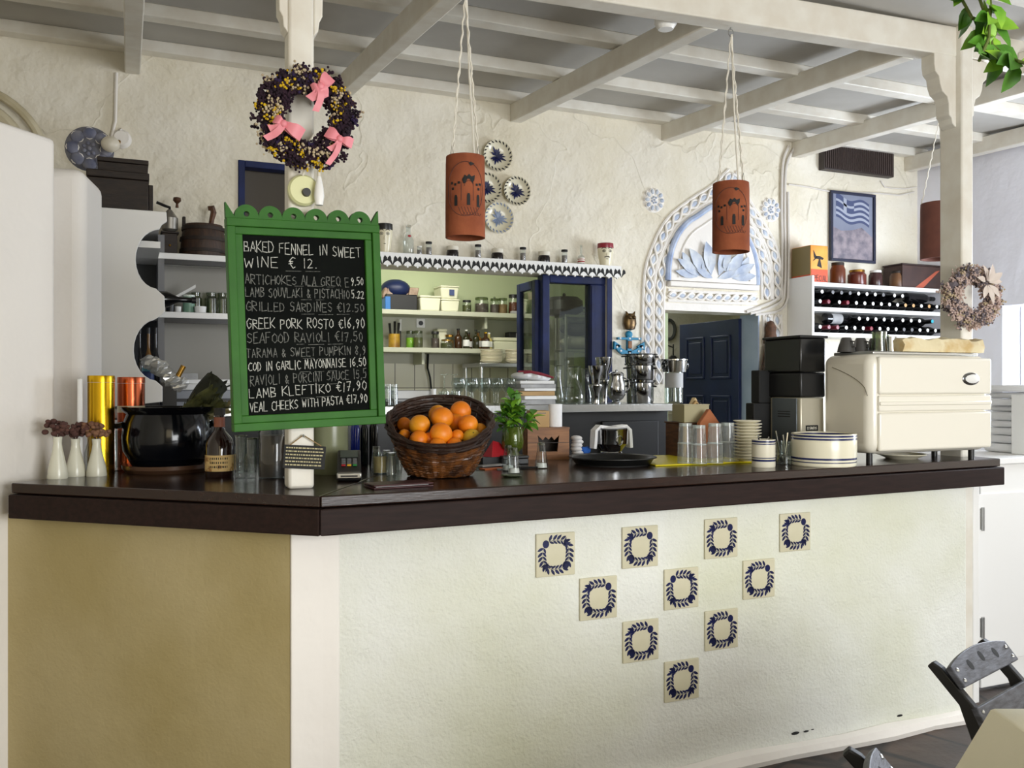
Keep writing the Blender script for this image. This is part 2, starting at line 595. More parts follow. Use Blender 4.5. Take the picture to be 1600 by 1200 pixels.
KX0, KX1, KZ0, KZ1 = 0.80, 2.83, 0.90, 2.15          # opening to the kitchen
DX0, DX1, DZ1 = 3.262, 4.035, 1.952                   # doorway
nw0, nw1 = onY(372, 250, WB), onY(482, 250, WB)       # small blue window behind the post
NX0, NX1, NZ1, NZ0 = nw0.x, nw1.x, nw0.z, 2.33
walls('wall_back', W_PLASTER, 'y', [-1.0, 5.52], [0, 3.35], [(KX0, KX1, KZ0, KZ1), (DX0, DX1, 0, DZ1), (NX0, NX1, NZ0, NZ1)], WB, WB + 0.2)
RWX = 5.52
WY0, WY1, WZ0, WZ1 = 2.9, 4.33, 1.22, 2.0
walls('wall_right', W_SKYLIT, 'x', [2.2, WB + 0.2], [0, 3.35], [(WY0, WY1, WZ0, WZ1)], RWX, RWX + 0.22)
# window in the right wall: frame, mullion, glass
wf = MB()
for y in (WY0 + .03, (WY0 + WY1) / 2, WY1 - .03):
    wf.box(RWX + .17, RWX + .2, y - .02, y + .02, WZ0, WZ1)
for z in (WZ0 + .03, WZ1 - .03):
    for ya, yb_ in ((WY0 + .05, (WY0 + WY1) / 2 - .02), ((WY0 + WY1) / 2 + .02, WY1 - .05)):
        wf.box(RWX + .172, RWX + .198, ya, yb_, z - .03, z + .03)
win = S(wf.build('window_1', W_GLOSS))
S(MB().box(RWX + .183, RWX + .187, WY0, WY1, WZ0, WZ1).build('window_pane', GLASS, win))
# partition at the left: tall pier and a lower rounded pier behind it
pa0, pa1 = at(-40, CY, 2.92), at(88, CY, 3.25)
far = Vector((-1.6, 4.6, 0))
S(MB().prism([(pa0.x, pa0.y), (pa1.x, pa1.y), (pa1.x - .28, pa1.y + .30), (pa0.x - .35, pa0.y + .30)], 0, 2.345).build('wall_left', W_SMOOTH, bevel=0.02, seg=3))
pb0, pb1 = at(84, CY, 3.44), at(132, CY, 3.47)
S(MB().prism([(pb0.x - .06, pb0.y + .0), (pb1.x, pb1.y), (pb1.x + .06, pb1.y + .35), (pb1.x - .2, pb1.y + .45), (pb0.x - .2, pb0.y + .3)], 0, 2.295).build('trim_1', W_SMOOTH, bevel=0.045, seg=4))
S(MB().box(-1.2, -1.0, -3.2, WB + .2, 0, 3.35).build('wall_side', W_PLASTER))
S(MB().box(-1.2, -.35, -3.2, -3.0, 0, 3.35).box(-.35, 2.4, -3.2, -3.0, 0, 3.35).build('wall_front', W_PLASTER))

# ceiling: boards above, battens across, joists towards the room's front
SL = 0.0695


def jz(y):
    return 3.068 - SL * (WB - y)


def sloped(mb, x0, x1, y0, y1, b, t):
    vs = [(x, y, jz(y) + z) for z in (b, t) for y in (y0, y1) for x in (x0, x1)]
    return mb.add(vs, [(0, 2, 3, 1), (4, 5, 7, 6), (0, 1, 5, 4), (2, 6, 7, 3), (0, 4, 6, 2), (1, 3, 7, 5)])


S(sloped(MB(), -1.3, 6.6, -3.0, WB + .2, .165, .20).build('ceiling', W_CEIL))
BY = 2.955
bm1, bm2 = onY(1080, 18, BY), onY(1463, 78, BY)


def bz(x):
    return bm1.z - .014 + (bm2.z - bm1.z) * (x - bm1.x) / (bm2.x - bm1.x)


for i, x in enumerate((-0.016, 1.068, 2.152, 3.236, 4.319, 5.385)):
    zf, yf = bz(x), BY + .091
    jb = [(a, b, c + d) for d in (0, .108) for b, c in ((yf, zf), (WB, 3.068)) for a in (x, x + .075)]
    S(MB().add(jb, [(0, 2, 3, 1), (4, 5, 7, 6), (0, 1, 5, 4), (2, 6, 7, 3), (0, 4, 6, 2), (1, 3, 7, 5)]).build('ceiling_beam', W_PAINT, bevel=.006))
    if i >= 4:
        S(sloped(MB(), x - .45, x - .375, -2.9, BY - .001, .0, .105).build('ceiling_beam', W_PAINT, bevel=.006))
for y in (5.0, 4.42, 3.78, 3.14, 2.5, 1.86, 1.22):
    S(sloped(MB(), -1.2, 6.4, y - (.05 if y == 5.0 else .045), y + .05, .105, .166).build('ceiling_batten', W_PAINT, bevel=.005))

# front beam over the bar


fb = MB()
xa, xb = 0.2, 5.3
fb.add([(xa, BY, bz(xa)), (xb, BY, bz(xb)), (xb, BY + .09, bz(xb)), (xa, BY + .09, bz(xa)), (xa, BY, bz(xa) + .135), (xb, BY, bz(xb) + .135), (xb, BY + .09, bz(xb) + .135), (xa, BY + .09, bz(xa) + .135)],
       [(0, 3, 2, 1), (4, 5, 6, 7), (0, 1, 5, 4), (1, 2, 6, 5), (2, 3, 7, 6), (3, 0, 4, 7)])
S(fb.build('front_beam', W_PAINT, bevel=.006))


def bracket(side, sc=1.0):
    """scrolled bracket outline in x, z hanging from z = 0 beside a post at x = 0"""
    pts = [(0, 0), (.135, 0), (.135, -.05), (.128, -.085), (.105, -.105), (.098, -.14), (.085, -.17), (.055, -.19), (.045, -.22), (.043, -.27), (.028, -.285), (.022, -.31), (0, -.325)]
    pts = [(x * sc * side, z * sc) for x, z in pts]
    return pts if side > 0 else pts[::-1]


# right post, from the floor to the ceiling
q0, q1 = onY(1503, 300, BY - .03), onY(1521, 300, BY - .03)
PX0, PX1 = q0.x, q1.x
PZ = bz(PX0)
post = S(MB().box(PX0, PX1, BY - .03, BY + .092, 0, PZ + .17).build('post_right_trim', W_PAINT, bevel=.008))
post.name = 'post_pillar'
for sd, x in ((-1, PX0), (1, PX1)):
    mb = MB().prism_xz([(x + a, PZ + .0 + b) for a, b in bracket(sd, 1.0 if sd < 0 else .95)], BY + .0, BY + .075)
    mb.build('bracket', W_PAINT, post, smooth=0, bevel=.004)

# left post, standing on the bar
lp = onZ(471, 764, CT)
LX, LY = lp.x, lp.y + .04
hw = .040
postl = S(MB().box(LX - hw, LX + hw, LY - hw, LY + hw, CT, 3.1).build('post_pillar', W_PAINT, bevel=.01))
ltop = at(0, 60, dist(LX, LY)).z
for sd, x in ((-1, LX - hw), (1, LX + hw)):
    MB().prism_xz([(x + a * .62, ltop + .325 * 1.2 + b * 1.2) for a, b in bracket(sd, 1.0)], LY - hw + .005, LY + hw - .01).build('bracket', W_PAINT, postl, smooth=0, bevel=.004)

# hall behind the doorway and kitchen behind the opening
hx0, hx1 = 3.42, 5.4
S(MB().box(hx0, hx1, 7.2, 7.3, 0, 2.9).build('wall_hall_back', W_PLASTER))
S(MB().box(hx1, hx1 + .1, WB + .2, 7.3, 0, 2.9).build('wall_hall_right', W_PLASTER))
S(MB().box(3.38, hx0, WB + .2, 7.3, 0, 2.9).build('wall_kitchen_right', KGREEN))
S(MB().box(-0.3, 5.5, WB + .2, 7.3, 2.9, 3.0).build('ceiling_rear', W_CEIL))
KY = 6.6
S(MB().box(-0.2, 3.38, KY, KY + .1, 1.62, 2.9).build('wall_kitchen_back', KGREEN))
S(MB().box(-0.2, 3.38, KY - .008, KY + .1, 0, 1.62).build('wall_kitchen_tiled', tiled('kitchen_wall_tile', (226, 223, 204), (218, 215, 194), (120, 116, 102), .155, .205)))
S(MB().box(-0.3, -0.2, WB + .2, KY, 0, 2.9).build('wall_kitchen_left', KGREEN))
S(MB().box(-0.2, 3.38, 6.585, 6.6, 1.62, 1.99).build('wall_kitchen_band', mat('grey_kitchen_wall', (190, 190, 176), 0.7, c2=(178, 178, 164), vs=2)))

# ================================================================ THE BAR
C0, R0 = onZ(500, 838.5, 1.015), onZ(1570, 757.5, 1.015)
L0 = onZ(14, 810, 1.015)
C0, R0, L0 = [Vector((p.x, p.y)) for p in (C0, R0, L0)]
ml = (L0 - C0).normalized()
nl = Vector((-ml.y, ml.x)) if Vector((-ml.y, ml.x)).y > 0 else Vector((ml.y, -ml.x))
mr_ = (R0 - C0).normalized()
nr = Vector((-mr_.y, mr_.x))
BACKY = 3.55


def corner(o):
    """bar corner moved in from both front edges by o"""
    a, b = C0 + nl * o, C0 + nr * o
    # a + s*ml = b + t*mr_
    det = ml.x * (-mr_.y) + mr_.x * ml.y
    dx, dy = b.x - a.x, b.y - a.y
    s_ = (dx * (-mr_.y) + mr_.x * dy) / det
    return a + ml * s_


def slab_main(o, z0, z1, endx):
    c, r = corner(o), R0 + nr * o
    r = Vector((R0.x - endx, r.y))
    return [(c.x, c.y), (r.x, r.y), (r.x, BY - .04), (PX0 - .01, BY - .04), (PX0 - .01, BACKY), (1.06, BACKY)]


def slab_left(o):
    c, l = corner(o), L0 + nl * o
    lb = l + nl * (1.0 - o)
    return [(c.x, c.y), (1.06, BACKY), (.62, BACKY), (lb.x, lb.y), (l.x, l.y)]


bar = T('bar_counter', 'long white plastered bar counter with a dark brown top and blue wreath tiles', 'bar counter', (0, 0, 0))
g = .0015
top = MB().prism(slab_main(.012, 0, 0, .012), CT - .034, CT).build('worktop', WOOD_DK, bar, smooth=0, bevel=.004)
top2 = MB().prism([(x - .003, y) for x, y in slab_left(.012)], CT - .034, CT).build('worktop', WOOD_DK, bar, smooth=0, bevel=.004)
MB().prism(slab_main(0, 0, 0, 0), 1.015, CT - .037).build('fascia_board', FASCIA, bar, smooth=0, bevel=.004)
MB().prism([(x - .003, y) for x, y in slab_left(0)], 1.015, CT - .037).build('fascia_board', FASCIA, bar, smooth=0, bevel=.004)
BF = 2.79                                             # plane of the plastered front


def on_left_face(px, py):
    p0 = C0 + nl * .08
    r = ray(px, py)
    d = (nl.x * p0.x + nl.y * p0.y) / (nl.x * r[0] + nl.y * r[1])
    return at(px, py, d)


ch0, ch1 = on_left_face(453, 1000), onY(514, 1000, BF)
lend = on_left_face(6, 1000)
inn = Vector((lend.x, lend.y)) + nl * .12
WX1 = onY(1511, 900, BF).x
MB().prism([(ch1.x, BF), (WX1, BF), (WX1, BF + .15), (ch1.x + .05, BF + .15)], 0, 1.014).build('front_wall', W_ROUGH, bar, smooth=0, bevel=.012, seg=3)
MB().prism([(lend.x, lend.y), (ch0.x, ch0.y), (ch0.x + .02, ch0.y + .12), (inn.x, inn.y)], 0, 1.014).build('angled_wall', W_BEIGE_SHADE, bar, smooth=0)['label'] = 'angled end of the counter, its beige darkened to carry the shade'
MB().prism([(ch0.x, ch0.y - .002), (ch1.x - .02, BF - .012), (ch1.x + .035, BF - .004), (ch1.x + .06, BF + .12), (ch0.x + .02, ch0.y + .1)], 0, 1.0135).build('corner_pilaster', W_SMOOTH, bar, smooth=0, bevel=.012, seg=3)
# rounded plaster foot along the floor
ft = [(ch1.x + .05 + .25 * i, BF - .006 - .006 * math.sin(i * 1.7), .022) for i in range(11)] + [(WX1, BF - .004, .02)]
MB().tube(ft, [.035 + .006 * math.sin(i * 2.3) for i in range(12)], 8).build('plaster_foot', W_SMOOTH, bar)
chips = MB()
for px, py, l in ((1251, 1150, .020), (1268, 1147, .014), (1278, 1144, .008), (1415, 1122, .016), (1468, 1131, .03), (1425, 1142, .03)):
    p = onY(px, py, BF - .032)
    chips.sph((p.x, p.y + .03, p.z), l, 10, 6, (1, .15, .3))
chips.build('chipped_spot', BLACKM, bar)


# wreath tiles
def tile_pattern(k):
    mb = MB()
    hs = .074

    def rr(t, a):
        """rounded square of half side a"""
        c, s_ = math.cos(t), math.sin(t)
        n = 2.6
        r = a / (abs(c) ** n + abs(s_) ** n) ** (1 / n)
        return Vector((c * r, 0, s_ * r))
    N_ = 22
    rot = PI / 4 if k else 3 * PI / 4
    for i in range(N_):
        t = 2 * PI * i / N_ + rot
        p = rr(t, .050)
        d = (rr(t + .06, .050) - rr(t - .06, .050)).normalized()
        half = (2 * PI * i / N_) % (2 * PI)
        if min(half, 2 * PI - half) < .16 or abs(half - PI) < .16:
            continue
        if half > PI: d = -d
        o = Vector((d.z, 0, -d.x))
        for sd in (-1, 1):
            out_ = o.dot(p) * sd > 0
            dd = (d * .75 + o * sd * (.72 if out_ else .62)).normalized()
            q = Vector((dd.z, 0, -dd.x))
            L, W = (.0250, .0104) if out_ else (.0205, .0080)
            b = p + o * sd * .0012
            vs = [b, b + dd * L * .18 + q * W * .36, b + dd * L * .45 + q * W / 2, b + dd * L * .75 + q * W * .38, b + dd * L, b + dd * L * .75 - q * W * .38, b + dd * L * .45 - q * W / 2, b + dd * L * .18 - q * W * .36]
            mb.add(vs, [tuple(range(8))])
    for k_ in range(64):
        a_, b_ = rr(2 * PI * k_ / 64, .0492), rr(2 * PI * (k_ + 1) / 64, .0492)
        mb.add([a_, b_, b_ * 1.03, a_ * 1.03], [(0, 1, 2, 3)])
    for t in (rot, rot + PI):
        p = rr(t, .050)
        o = p.normalized()
        vs = []
        for j in range(12):
            a = 2 * PI * j / 12
            vs.append(p + Vector((math.cos(a) * .0125, 0, math.sin(a) * .014)))
        mb.add(vs, [tuple(range(12))])
    for t in (rot + PI / 2, rot - PI / 2):
        p = rr(t, .050)
        o = p.normalized()
        q = Vector((o.z, 0, -o.x))
        vs = [p - o * .014, p - q * .012 + o * .002, p - q * .013 + o * .016, p - q * .005 + o * .008, p + o * .017, p + q * .005 + o * .008, p + q * .013 + o * .016, p + q * .012 + o * .002]
        mb.add(vs, [tuple(range(8))])
    return mb


tiles = [(867, 866), (999, 854), (1125.5, 840.5), (1241, 831), (934, 934), (1063.5, 919), (1184.5, 904), (1000, 1000.5), (1126, 983), (1064, 1062)]
pats = []
for k in (0, 1):
    o = tile_pattern(k)
    pats.append(o)
base_t = base_p = None
meshes = {}
for i, (px, py) in enumerate(tiles):
    p = onY(px, py, BF)
    k = 0 if i in (0, 5) else 1
    t = MB().box(-.0745, .0745, -.004, .004, -.0745, .0745).build('painted_tile', TILE, bar, (p.x, BF - .004, p.z), smooth=0, bevel=.003)
    if k not in meshes:
        o = pats[k].build('leaf_pattern', COBALT, t, (0, -.0046, 0), smooth=0)
        meshes[k] = o
    else:
        o = meshes[k].copy()
        COL.objects.link(o)
        o.parent = t

# bar gate beside the post, and the shelf on it
gy = 3.02
jx0, jx1 = onY(1514, 900, BY - .03).x, onY(1531, 900, BY - .03).x
S(MB().box(max(jx0, PX1 + .002), jx1, BY - .028, BY + .09, 0, 1.012).build('trim_3', W_GLOSS, bevel=.004))
gx_ = onY(1533, 900, gy).x
gate = S(MB().box(gx_, PX1 + .95, gy, gy + .035, .02, 1.075).build('door_1', W_GLOSS, bevel=.004))
MB().box(PX1 + .14, PX1 + .85, gy - .008, gy + .002, .14, .94).build('door_panel', W_GLOSS, gate, bevel=.004)
h = onY(1537, 810, gy)
hm = MB().cyl((h.x - .02, gy - .012, h.z - .055), (h.x - .02, gy - .012, h.z + .055), .008, n=10)
hm.box(h.x - .035, h.x - .005, gy - .01, gy, h.z - .05, h.z + .05).build('hinge', STEEL, gate)
hm = MB().cyl((h.x - .02, gy - .012, .26), (h.x - .02, gy - .012, .36), .008, n=10).box(h.x - .035, h.x - .005, gy - .01, gy, .265, .355).build('hinge', STEEL, gate)
sh = T('gate_shelf', 'white flap shelf on top of the white gate at the end of the bar', 'shelf', (PX1 + .06, gy, 1.076))
MB().box(0, .9, -.02, .42, 0, .03).build('board', W_GLOSS, sh, bevel=.004)
MB().box(.02, .05, .1, .38, -.2, -.001).build('support', W_GLOSS, sh)
# ================================================================ DOORWAY AND WALL ORNAMENTS
# jambs, open door
jm = S(MB().box(DX1 - .012, DX1 - .001, WB - .004, WB + .2, 0, DZ1).build('trim_2', JAMB, bevel=.002))
hp = onX(1160, CY, DX1 - .02)
fp = at(1067, CY, dist(hp.x, hp.y) * 1.105)
dv = Vector((fp.x - hp.x, fp.y - hp.y))
DL = dv.length
door = S(MB().box(0, DL, -.018, .018, .01, 1.93).build('door_2', NAVY, None, (hp.x, hp.y + .02, 0), math.atan2(dv.y, dv.x), bevel=.003))
for x0, x1 in ((.09, DL / 2 - .04), (DL / 2 + .04, DL - .09)):
    for z0, z1 in ((.2, .72), (.92, 1.38), (1.5, 1.82)):
        m_ = MB()
        for a, b, c, d in ((x0, x1, z0, z0 + .018), (x0, x1, z1 - .018, z1), (x0, x0 + .018, z0, z1), (x1 - .018, x1, z0, z1)):
            m_.box(a, b, .016, .026, c, d)
        m_.build('door_panel', NAVY, door, bevel=.004)
        m_ = MB().box(x0 + .04, x1 - .04, .016, .024, z0 + .04, z1 - .04)
        m_.build('door_panel', NAVY, door, bevel=.006)

arch = T('door_arch_relief', 'white plaster arch with twisted blue rope mouldings over the blue doorway', 'arch', (0, WB, 0))


def wp(px, py, y=WB):
    p = onY(px, py, y)
    return (p.x, p.z)


def smooth_path(pts, n):
    """even points along a Catmull-Rom curve"""
    P = [Vector(p) for p in pts]
    P = [P[0] * 2 - P[1]] + P + [P[-1] * 2 - P[-2]]
    out = []
    for i in range(1, len(P) - 2):
        for k in range(24):
            t = k / 24
            a, b, c, d = P[i - 1:i + 3]
            out.append(.5 * ((2 * b) + (c - a) * t + (2 * a - 5 * b + 4 * c - d) * t * t + (3 * b - a - 3 * c + d) * t ** 3))
    out.append(P[-2])
    L = [0]
    for a, b in zip(out, out[1:]):
        L.append(L[-1] + (b - a).length)
    res = []
    j = 0
    for k in range(n):
        s_ = L[-1] * k / (n - 1)
        while j < len(L) - 2 and L[j + 1] < s_: j += 1
        f = (s_ - L[j]) / max(1e-9, L[j + 1] - L[j])
        res.append(out[j].lerp(out[j + 1], f))
    return res, L[-1]


def rope(pts, wd, parent, step=.085):
    """twisted rope moulding: white strands around blue lozenges along x, z points"""
    _, LL = smooth_path(pts, 10)
    n = max(3, round(LL / step))
    fine, _ = smooth_path(pts, n * 8 + 1)
    A, B, blue = [], [], MB()
    for i, p in enumerate(fine):
        t = (fine[min(i + 1, len(fine) - 1)] - fine[max(i - 1, 0)]).normalized()
        q = Vector((-t.y, t.x))
        s_ = math.sin(PI * i / 8)
        c_ = math.cos(PI * i / 8)
        A.append((p.x + q.x * wd * .5 * s_, -.010 - .006 * c_, p.y + q.y * wd * .5 * s_))
        B.append((p.x - q.x * wd * .5 * s_, -.010 + .006 * c_, p.y - q.y * wd * .5 * s_))
    for k in range(n):
        i = k * 8 + 4
        p = fine[i]
        t = (fine[i + 1] - fine[i - 1]).normalized()
        L = LL / n
        e = MB().sph((0, 0, 0), 1, 12, 6, (L * .36, .010, wd * .33))
        M = Matrix(((t.x, 0, -t.y, p.x), (0, 1, 0, -.008), (t.y, 0, t.x, p.y), (0, 0, 0, 1)))
        e.xf(M)
        blue.add(e.v, e.f)
    ro = MB().tube(A, .009, 6).tube(B, .009, 6).build('rope_moulding', W_SMOOTH, parent)
    bo = blue.build('lozenge_pattern', BLUEWASH, ro)
    edge = MB()
    for sd in (-1, 1):
        E_ = []
        for i in range(0, len(fine), 4):
            p = fine[i]
            t = (fine[min(i + 1, len(fine) - 1)] - fine[max(i - 1, 0)]).normalized()
            q = Vector((-t.y, t.x)) * sd * wd * .82
            E_.append((p.x + q.x, -.004, p.y + q.y))
        edge.tube(E_, .011, 6)
    edge.build('edge_moulding', W_SMOOTH, ro)
    return ro


zb = .95
oL = [wp(1010, 600), wp(1011, 520), wp(1013, 445), wp(1020, 405), wp(1045, 352), wp(1082, 320), wp(1116, 298), wp(1143, 272)]
oR = [wp(1143, 272), wp(1163, 315), wp(1186, 352), wp(1204, 385), wp(1212, 420), wp(1214, 468)]
iL = [wp(1027, 600), wp(1028, 520), wp(1029, 450), wp(1038, 410), wp(1060, 368), wp(1090, 342), wp(1117, 322), wp(1142, 300)]
iR = [wp(1142, 300), wp(1158, 338), wp(1178, 372), wp(1191, 405), wp(1196, 435), wp(1197, 468)]
for pts in (oL, oR, iL, iR):
    rope(pts, .048, arch)
rope([wp(1212, 492), wp(1214, 540), wp(1214, 590)], .05, arch)
rope([wp(1198, 492), wp(1199, 540)], .04, arch)
rope([wp(1043, 461), wp(1112, 465), wp(1182, 467)], .042, arch, .075)
# tympanum: recessed frame ledge and a panel with leaves
tl, tr_ = wp(1041, 443), wp(1180, 447)
tz = (tl[1] + tr_[1]) / 2
cxm = (tl[0] + tr_[0]) / 2
hwid = (tr_[0] - tl[0]) / 2
th = wp(1115, 338)[1] - tz


def tymp(k, n=24):
    out = []
    for i in range(n + 1):
        a = PI * i / n
        x = math.cos(a)
        y = math.sin(a) ** .85 + .12 * max(0, 1 - abs(x) * 3)
        out.append((cxm + hwid * k * x, tz + .012 + th * k * y))
    return out[::-1]


pn = MB().prism_xz(tymp(.97)[::-1], -.035, -.002).build('arch_panel', W_SMOOTH, arch, smooth=0, bevel=.008)
MB().box(cxm - hwid * 1.0, cxm + hwid * 1.0, -.05, -.001, tz - .028, tz + .008).build('arch_ledge', W_SMOOTH, arch, bevel=.006)
bandp = tymp(1.0)
MB().tube([(x, -.022, z) for x, z in bandp], .02, 8).build('blue_band', PALEBLUE, arch)
bandp = tymp(.80)
MB().tube([(x, -.036, z + .02) for x, z in bandp], .008, 6).build('edge_moulding', W_SMOOTH, arch)
rel = MB()
for sd in (-1, 1):
    for j, (bx, bz_, ang, L, W) in enumerate([(.03, .05, 75, .23, .10), (.08, .05, 50, .22, .085), (.12, .04, 28, .22, .07), (.14, .035, 8, .19, .06), (.10, .06, 105, .12, .06), (.02, .03, 20, .15, .05), (.2, .07, 60, .14, .06)]):
        a = math.radians(ang)
        d = Vector((sd * math.cos(a), -.05, math.sin(a)))
        rel.leaf((cxm + sd * bx, -.037, tz + .01 + bz_), d, (0, -1, 0), L, W, -.05)
rel.build('leaf_relief', BLUEWASH, arch, smooth=60)
curl = MB()
for sd in (-1, 1):
    for cx_, cz_, r0 in ((.10, .09, .05), (.22, .07, .045), (.06, .19, .04)):
        curl.tube([(cxm + sd * (cx_ + r0 * (1 - i / 22) * math.cos(i * .45)), -.037, tz + .02 + cz_ + r0 * (1 - i / 22) * math.sin(i * .45)) for i in range(20)], .006, 5)
curl.build('scroll_relief', W_SMOOTH, arch)
# plain lintel face
MB().box(DX0 - .01, DX1 + .01, -.006, -.0005, DZ1 + .0, DZ1 + .05).build('lintel_band', W_SMOOTH, arch)


def rosette(px, py, R_, label, m_blue, n=10, disc=None, k_=1.0):
    p = onY(px, py, WB)
    t = T('plaster_rosette', label, 'wall ornament', (p.x, WB, p.z), 0, 'plaster rosettes on the back wall')
    mb = MB().lathe([(0, .012), (R_ * .8, .010), (R_, .0)], 30)
    mb.xf(Matrix.Rotation(PI / 2, 4, 'X'))
    mb.build('disc', disc or W_SMOOTH, t)
    pt, rim = MB(), MB()
    for k in range(n):
        a = 2 * PI * k / n
        e = MB().sph((0, 0, 0), 1, 10, 6, (R_ * .21 * k_, .012, R_ * .15 * k_ * (1 + (k_ > 1) * .5)))
        e.xf(Matrix.Translation((R_ * .68 * math.cos(a), -.012, R_ * .68 * math.sin(a))) @ Matrix.Rotation(-a, 4, 'Y'))
        pt.add(e.v, e.f)
        rim.tube([(R_ * .68 * math.cos(a) + R_ * .24 * math.cos(b) * math.cos(a) - R_ * .19 * math.sin(b) * math.sin(a), -.012, R_ * .68 * math.sin(a) + R_ * .24 * math.cos(b) * math.sin(a) + R_ * .19 * math.sin(b) * math.cos(a)) for b in [2 * PI * q / 12 for q in range(12)]], R_ * .045, 5, True)
    for k in range(7):
        a = 2 * PI * k / 7
        pt.sph((R_ * .24 * math.cos(a) * (k > 0), -.014, R_ * .24 * math.sin(a) * (k > 0)), R_ * .09, 8, 5)
    pt.build('petal', m_blue, t)
    rim.build('petal_rim', W_SMOOTH, t)


rosette(1021, 313, .082, 'pale blue plaster rosette high beside the rope arch, above the anchor', BLUEWASH)
rosette(1203, 328, .085, 'pale blue plaster rosette between the arch and the wall cables', BLUEWASH)
rosette(140, 233, .115, 'dark blue plaster flower above the dark wooden chest', mat('dark_blue_wash', (96, 100, 124), 0.7, c2=(140, 140, 150), vs=16), 8, mat('grey_blue_disc', (126, 124, 128), 0.8, c2=(90, 92, 104), vs=14), 1.3)

# small lampholder by the flower, with its cable
lx = onY(173, 231, WB)
t = T('wall_lampholder', 'round cream wall lampholder beside the dark blue plaster flower', 'light fixture', (lx.x, WB - .001, lx.z))
mb = MB().lathe([(0, .03), (.035, .03), (.05, 0)], 20).xf(Matrix.Rotation(PI / 2, 4, 'X'))
mb.v = [(x + .05, y, z + .05) for x, y, z in mb.v]
mb.build('back_plate', W_SMOOTH, t)
MB().sph((0, -.075, 0), .045, 16, 10, (1, .9, .9)).build('bulb', mat('opal_white', (222, 214, 196), 0.3), t)
MB().cyl((.02, -.035, .01), (.05, -.01, .04), .014).build('bulb_socket', BRASS, t)
c0 = onY(182, 115, WB)
cb = MB().tube([(c0.x, WB - .012, c0.z), (c0.x - .005, WB - .012, c0.z - .25), (c0.x - .03, WB - .012, c0.z - .36), (lx.x + .05, WB - .012, lx.z + .1)], .009, 6).build('wall_cable', W_SMOOTH)
tag(cb, 'white painted cable running from the beam down to the wall lampholder', 'cable')

# four painted plates
def plate(px, py, R_, label, m_b):
    p = onY(px, py, WB - .02)
    t = T('wall_plate', label, 'plate', (p.x, WB - .002, p.z), 0, 'painted plates on the back wall')
    prof = [(0, .014), (R_ * .5, .014), (R_ * .72, .022), (R_ * .97, .040), (R_, .043), (R_, .038), (R_ * .72, .014), (R_ * .45, .002), (0, .002)]
    MB().lathe(prof, 36).xf(Matrix.Rotation(PI / 2, 4, 'X')).build('dish', CREAM, t)
    rim = MB()
    for k in range(22):
        a = 2 * PI * k / 22
        e = MB().sph((0, 0, 0), 1, 8, 5, (.0045, .002, .0125))
        e.xf(Matrix.Translation((R_ * .93 * math.cos(a), -.039, R_ * .93 * math.sin(a))) @ Matrix.Rotation(-a + .9, 4, 'Y'))
        rim.add(e.v, e.f)
    rim.build('rim_pattern', BLACKM if m_b is COBALT else m_b, t)
    fl = MB()
    for a, L in ((115, .066), (95, .045), (75, .052), (55, .04), (20, .05), (0, .06), (-22, .07), (-50, .05), (-80, .048), (-105, .062), (-130, .045), (-150, .05), (150, .045)):
        a = math.radians(a)
        fl.leaf((0, -.0155, 0), (math.cos(a), -.05, math.sin(a)), (0, -1, 0), L * R_ / .095, .014, -.12)
    fl.build('flower_pattern', m_b, t, smooth=60)


PB = mat('faded_blue_glaze', (120, 134, 160), 0.3)
plate(760, 294, .090, 'painted blue and white plate half hidden behind the clay lantern', COBALT)
plate(776, 244, .093, 'painted blue flower plate, topmost of the four on the wall', COBALT)
plate(806, 299, .087, 'painted plate with a small blue flower set apart from the lantern', COBALT)
plate(778, 341, .093, 'painted plate with a faded grey blue flower, lowest of the four', PB)

# anchor with a shell
p = onY(981, 540, WB)
t = T('anchor_ornament', 'turquoise wooden anchor with white stars and a brass owl above, on the white wall', 'wall ornament', (p.x, WB - .002, p.z))
TURQ = mat('turquoise_paint', (20, 128, 168), 0.5)
an = MB()
an.box(-.016, .016, -.022, 0, -.05, .06).box(-.088, .088, -.024, 0, .037, .052)
an.prism_xz([(.105 * math.cos(a), .006 + .074 * math.sin(a)) for a in [PI + PI * i / 16 * 1 for i in range(17)]] + [(.074 * math.cos(a), .006 + .040 * math.sin(a)) for a in [2 * PI - PI * i / 16 for i in range(17)]], -.022, 0)
for sd in (-1, 1):
    an.prism_xz([(sd * .058, -.006), (sd * .112, .026), (sd * .116, -.028)][::sd], -.022, 0)
an.sph((0, -.012, .072), .026, 14, 8, (1, .6, .9))
an.xf(Matrix.Translation((0, 0, 0)))
an.build('anchor', TURQ, t, smooth=0, bevel=.002)
st = MB()
for x, z in ((-.094, -.012), (-.066, -.036), (0, -.05), (.066, -.036), (.094, -.012), (-.07, .045), (.07, .045), (0, .045)):
    st.prism_xz([((.010 if i % 2 == 0 else .004) * math.cos(PI / 2 + i * PI / 5) + x, (.010 if i % 2 == 0 else .004) * math.sin(PI / 2 + i * PI / 5) + z) for i in range(10)], -.026, -.020)
st.build('star_pattern', W_GLOSS, t, smooth=0)
MB().box(-.014, .014, -.03, -.021, -.02, .03).build('rope_wrap', OAK, t, bevel=.003)
ow = MB().lathe([(0, -.055), (.034, -.045), (.046, -.01), (.042, .03), (.03, .055), (.0, .058)], 16)
ow.xf(Matrix.Translation((0, -.025, .150)) @ Matrix.Scale(.6, 4, (0, 1, 0)))
for sd in (-1, 1):
    ow.tube([(sd * .02, -.03, .195), (sd * .034, -.03, .22)], [.012, .003], 6)
    ow.sph((sd * .016, -.052, .180), .012, 8, 6)
ow.build('owl_figure', mat('aged_brass', (120, 96, 60), 0.35, 0.8, c2=(60, 46, 34), vs=30), t)

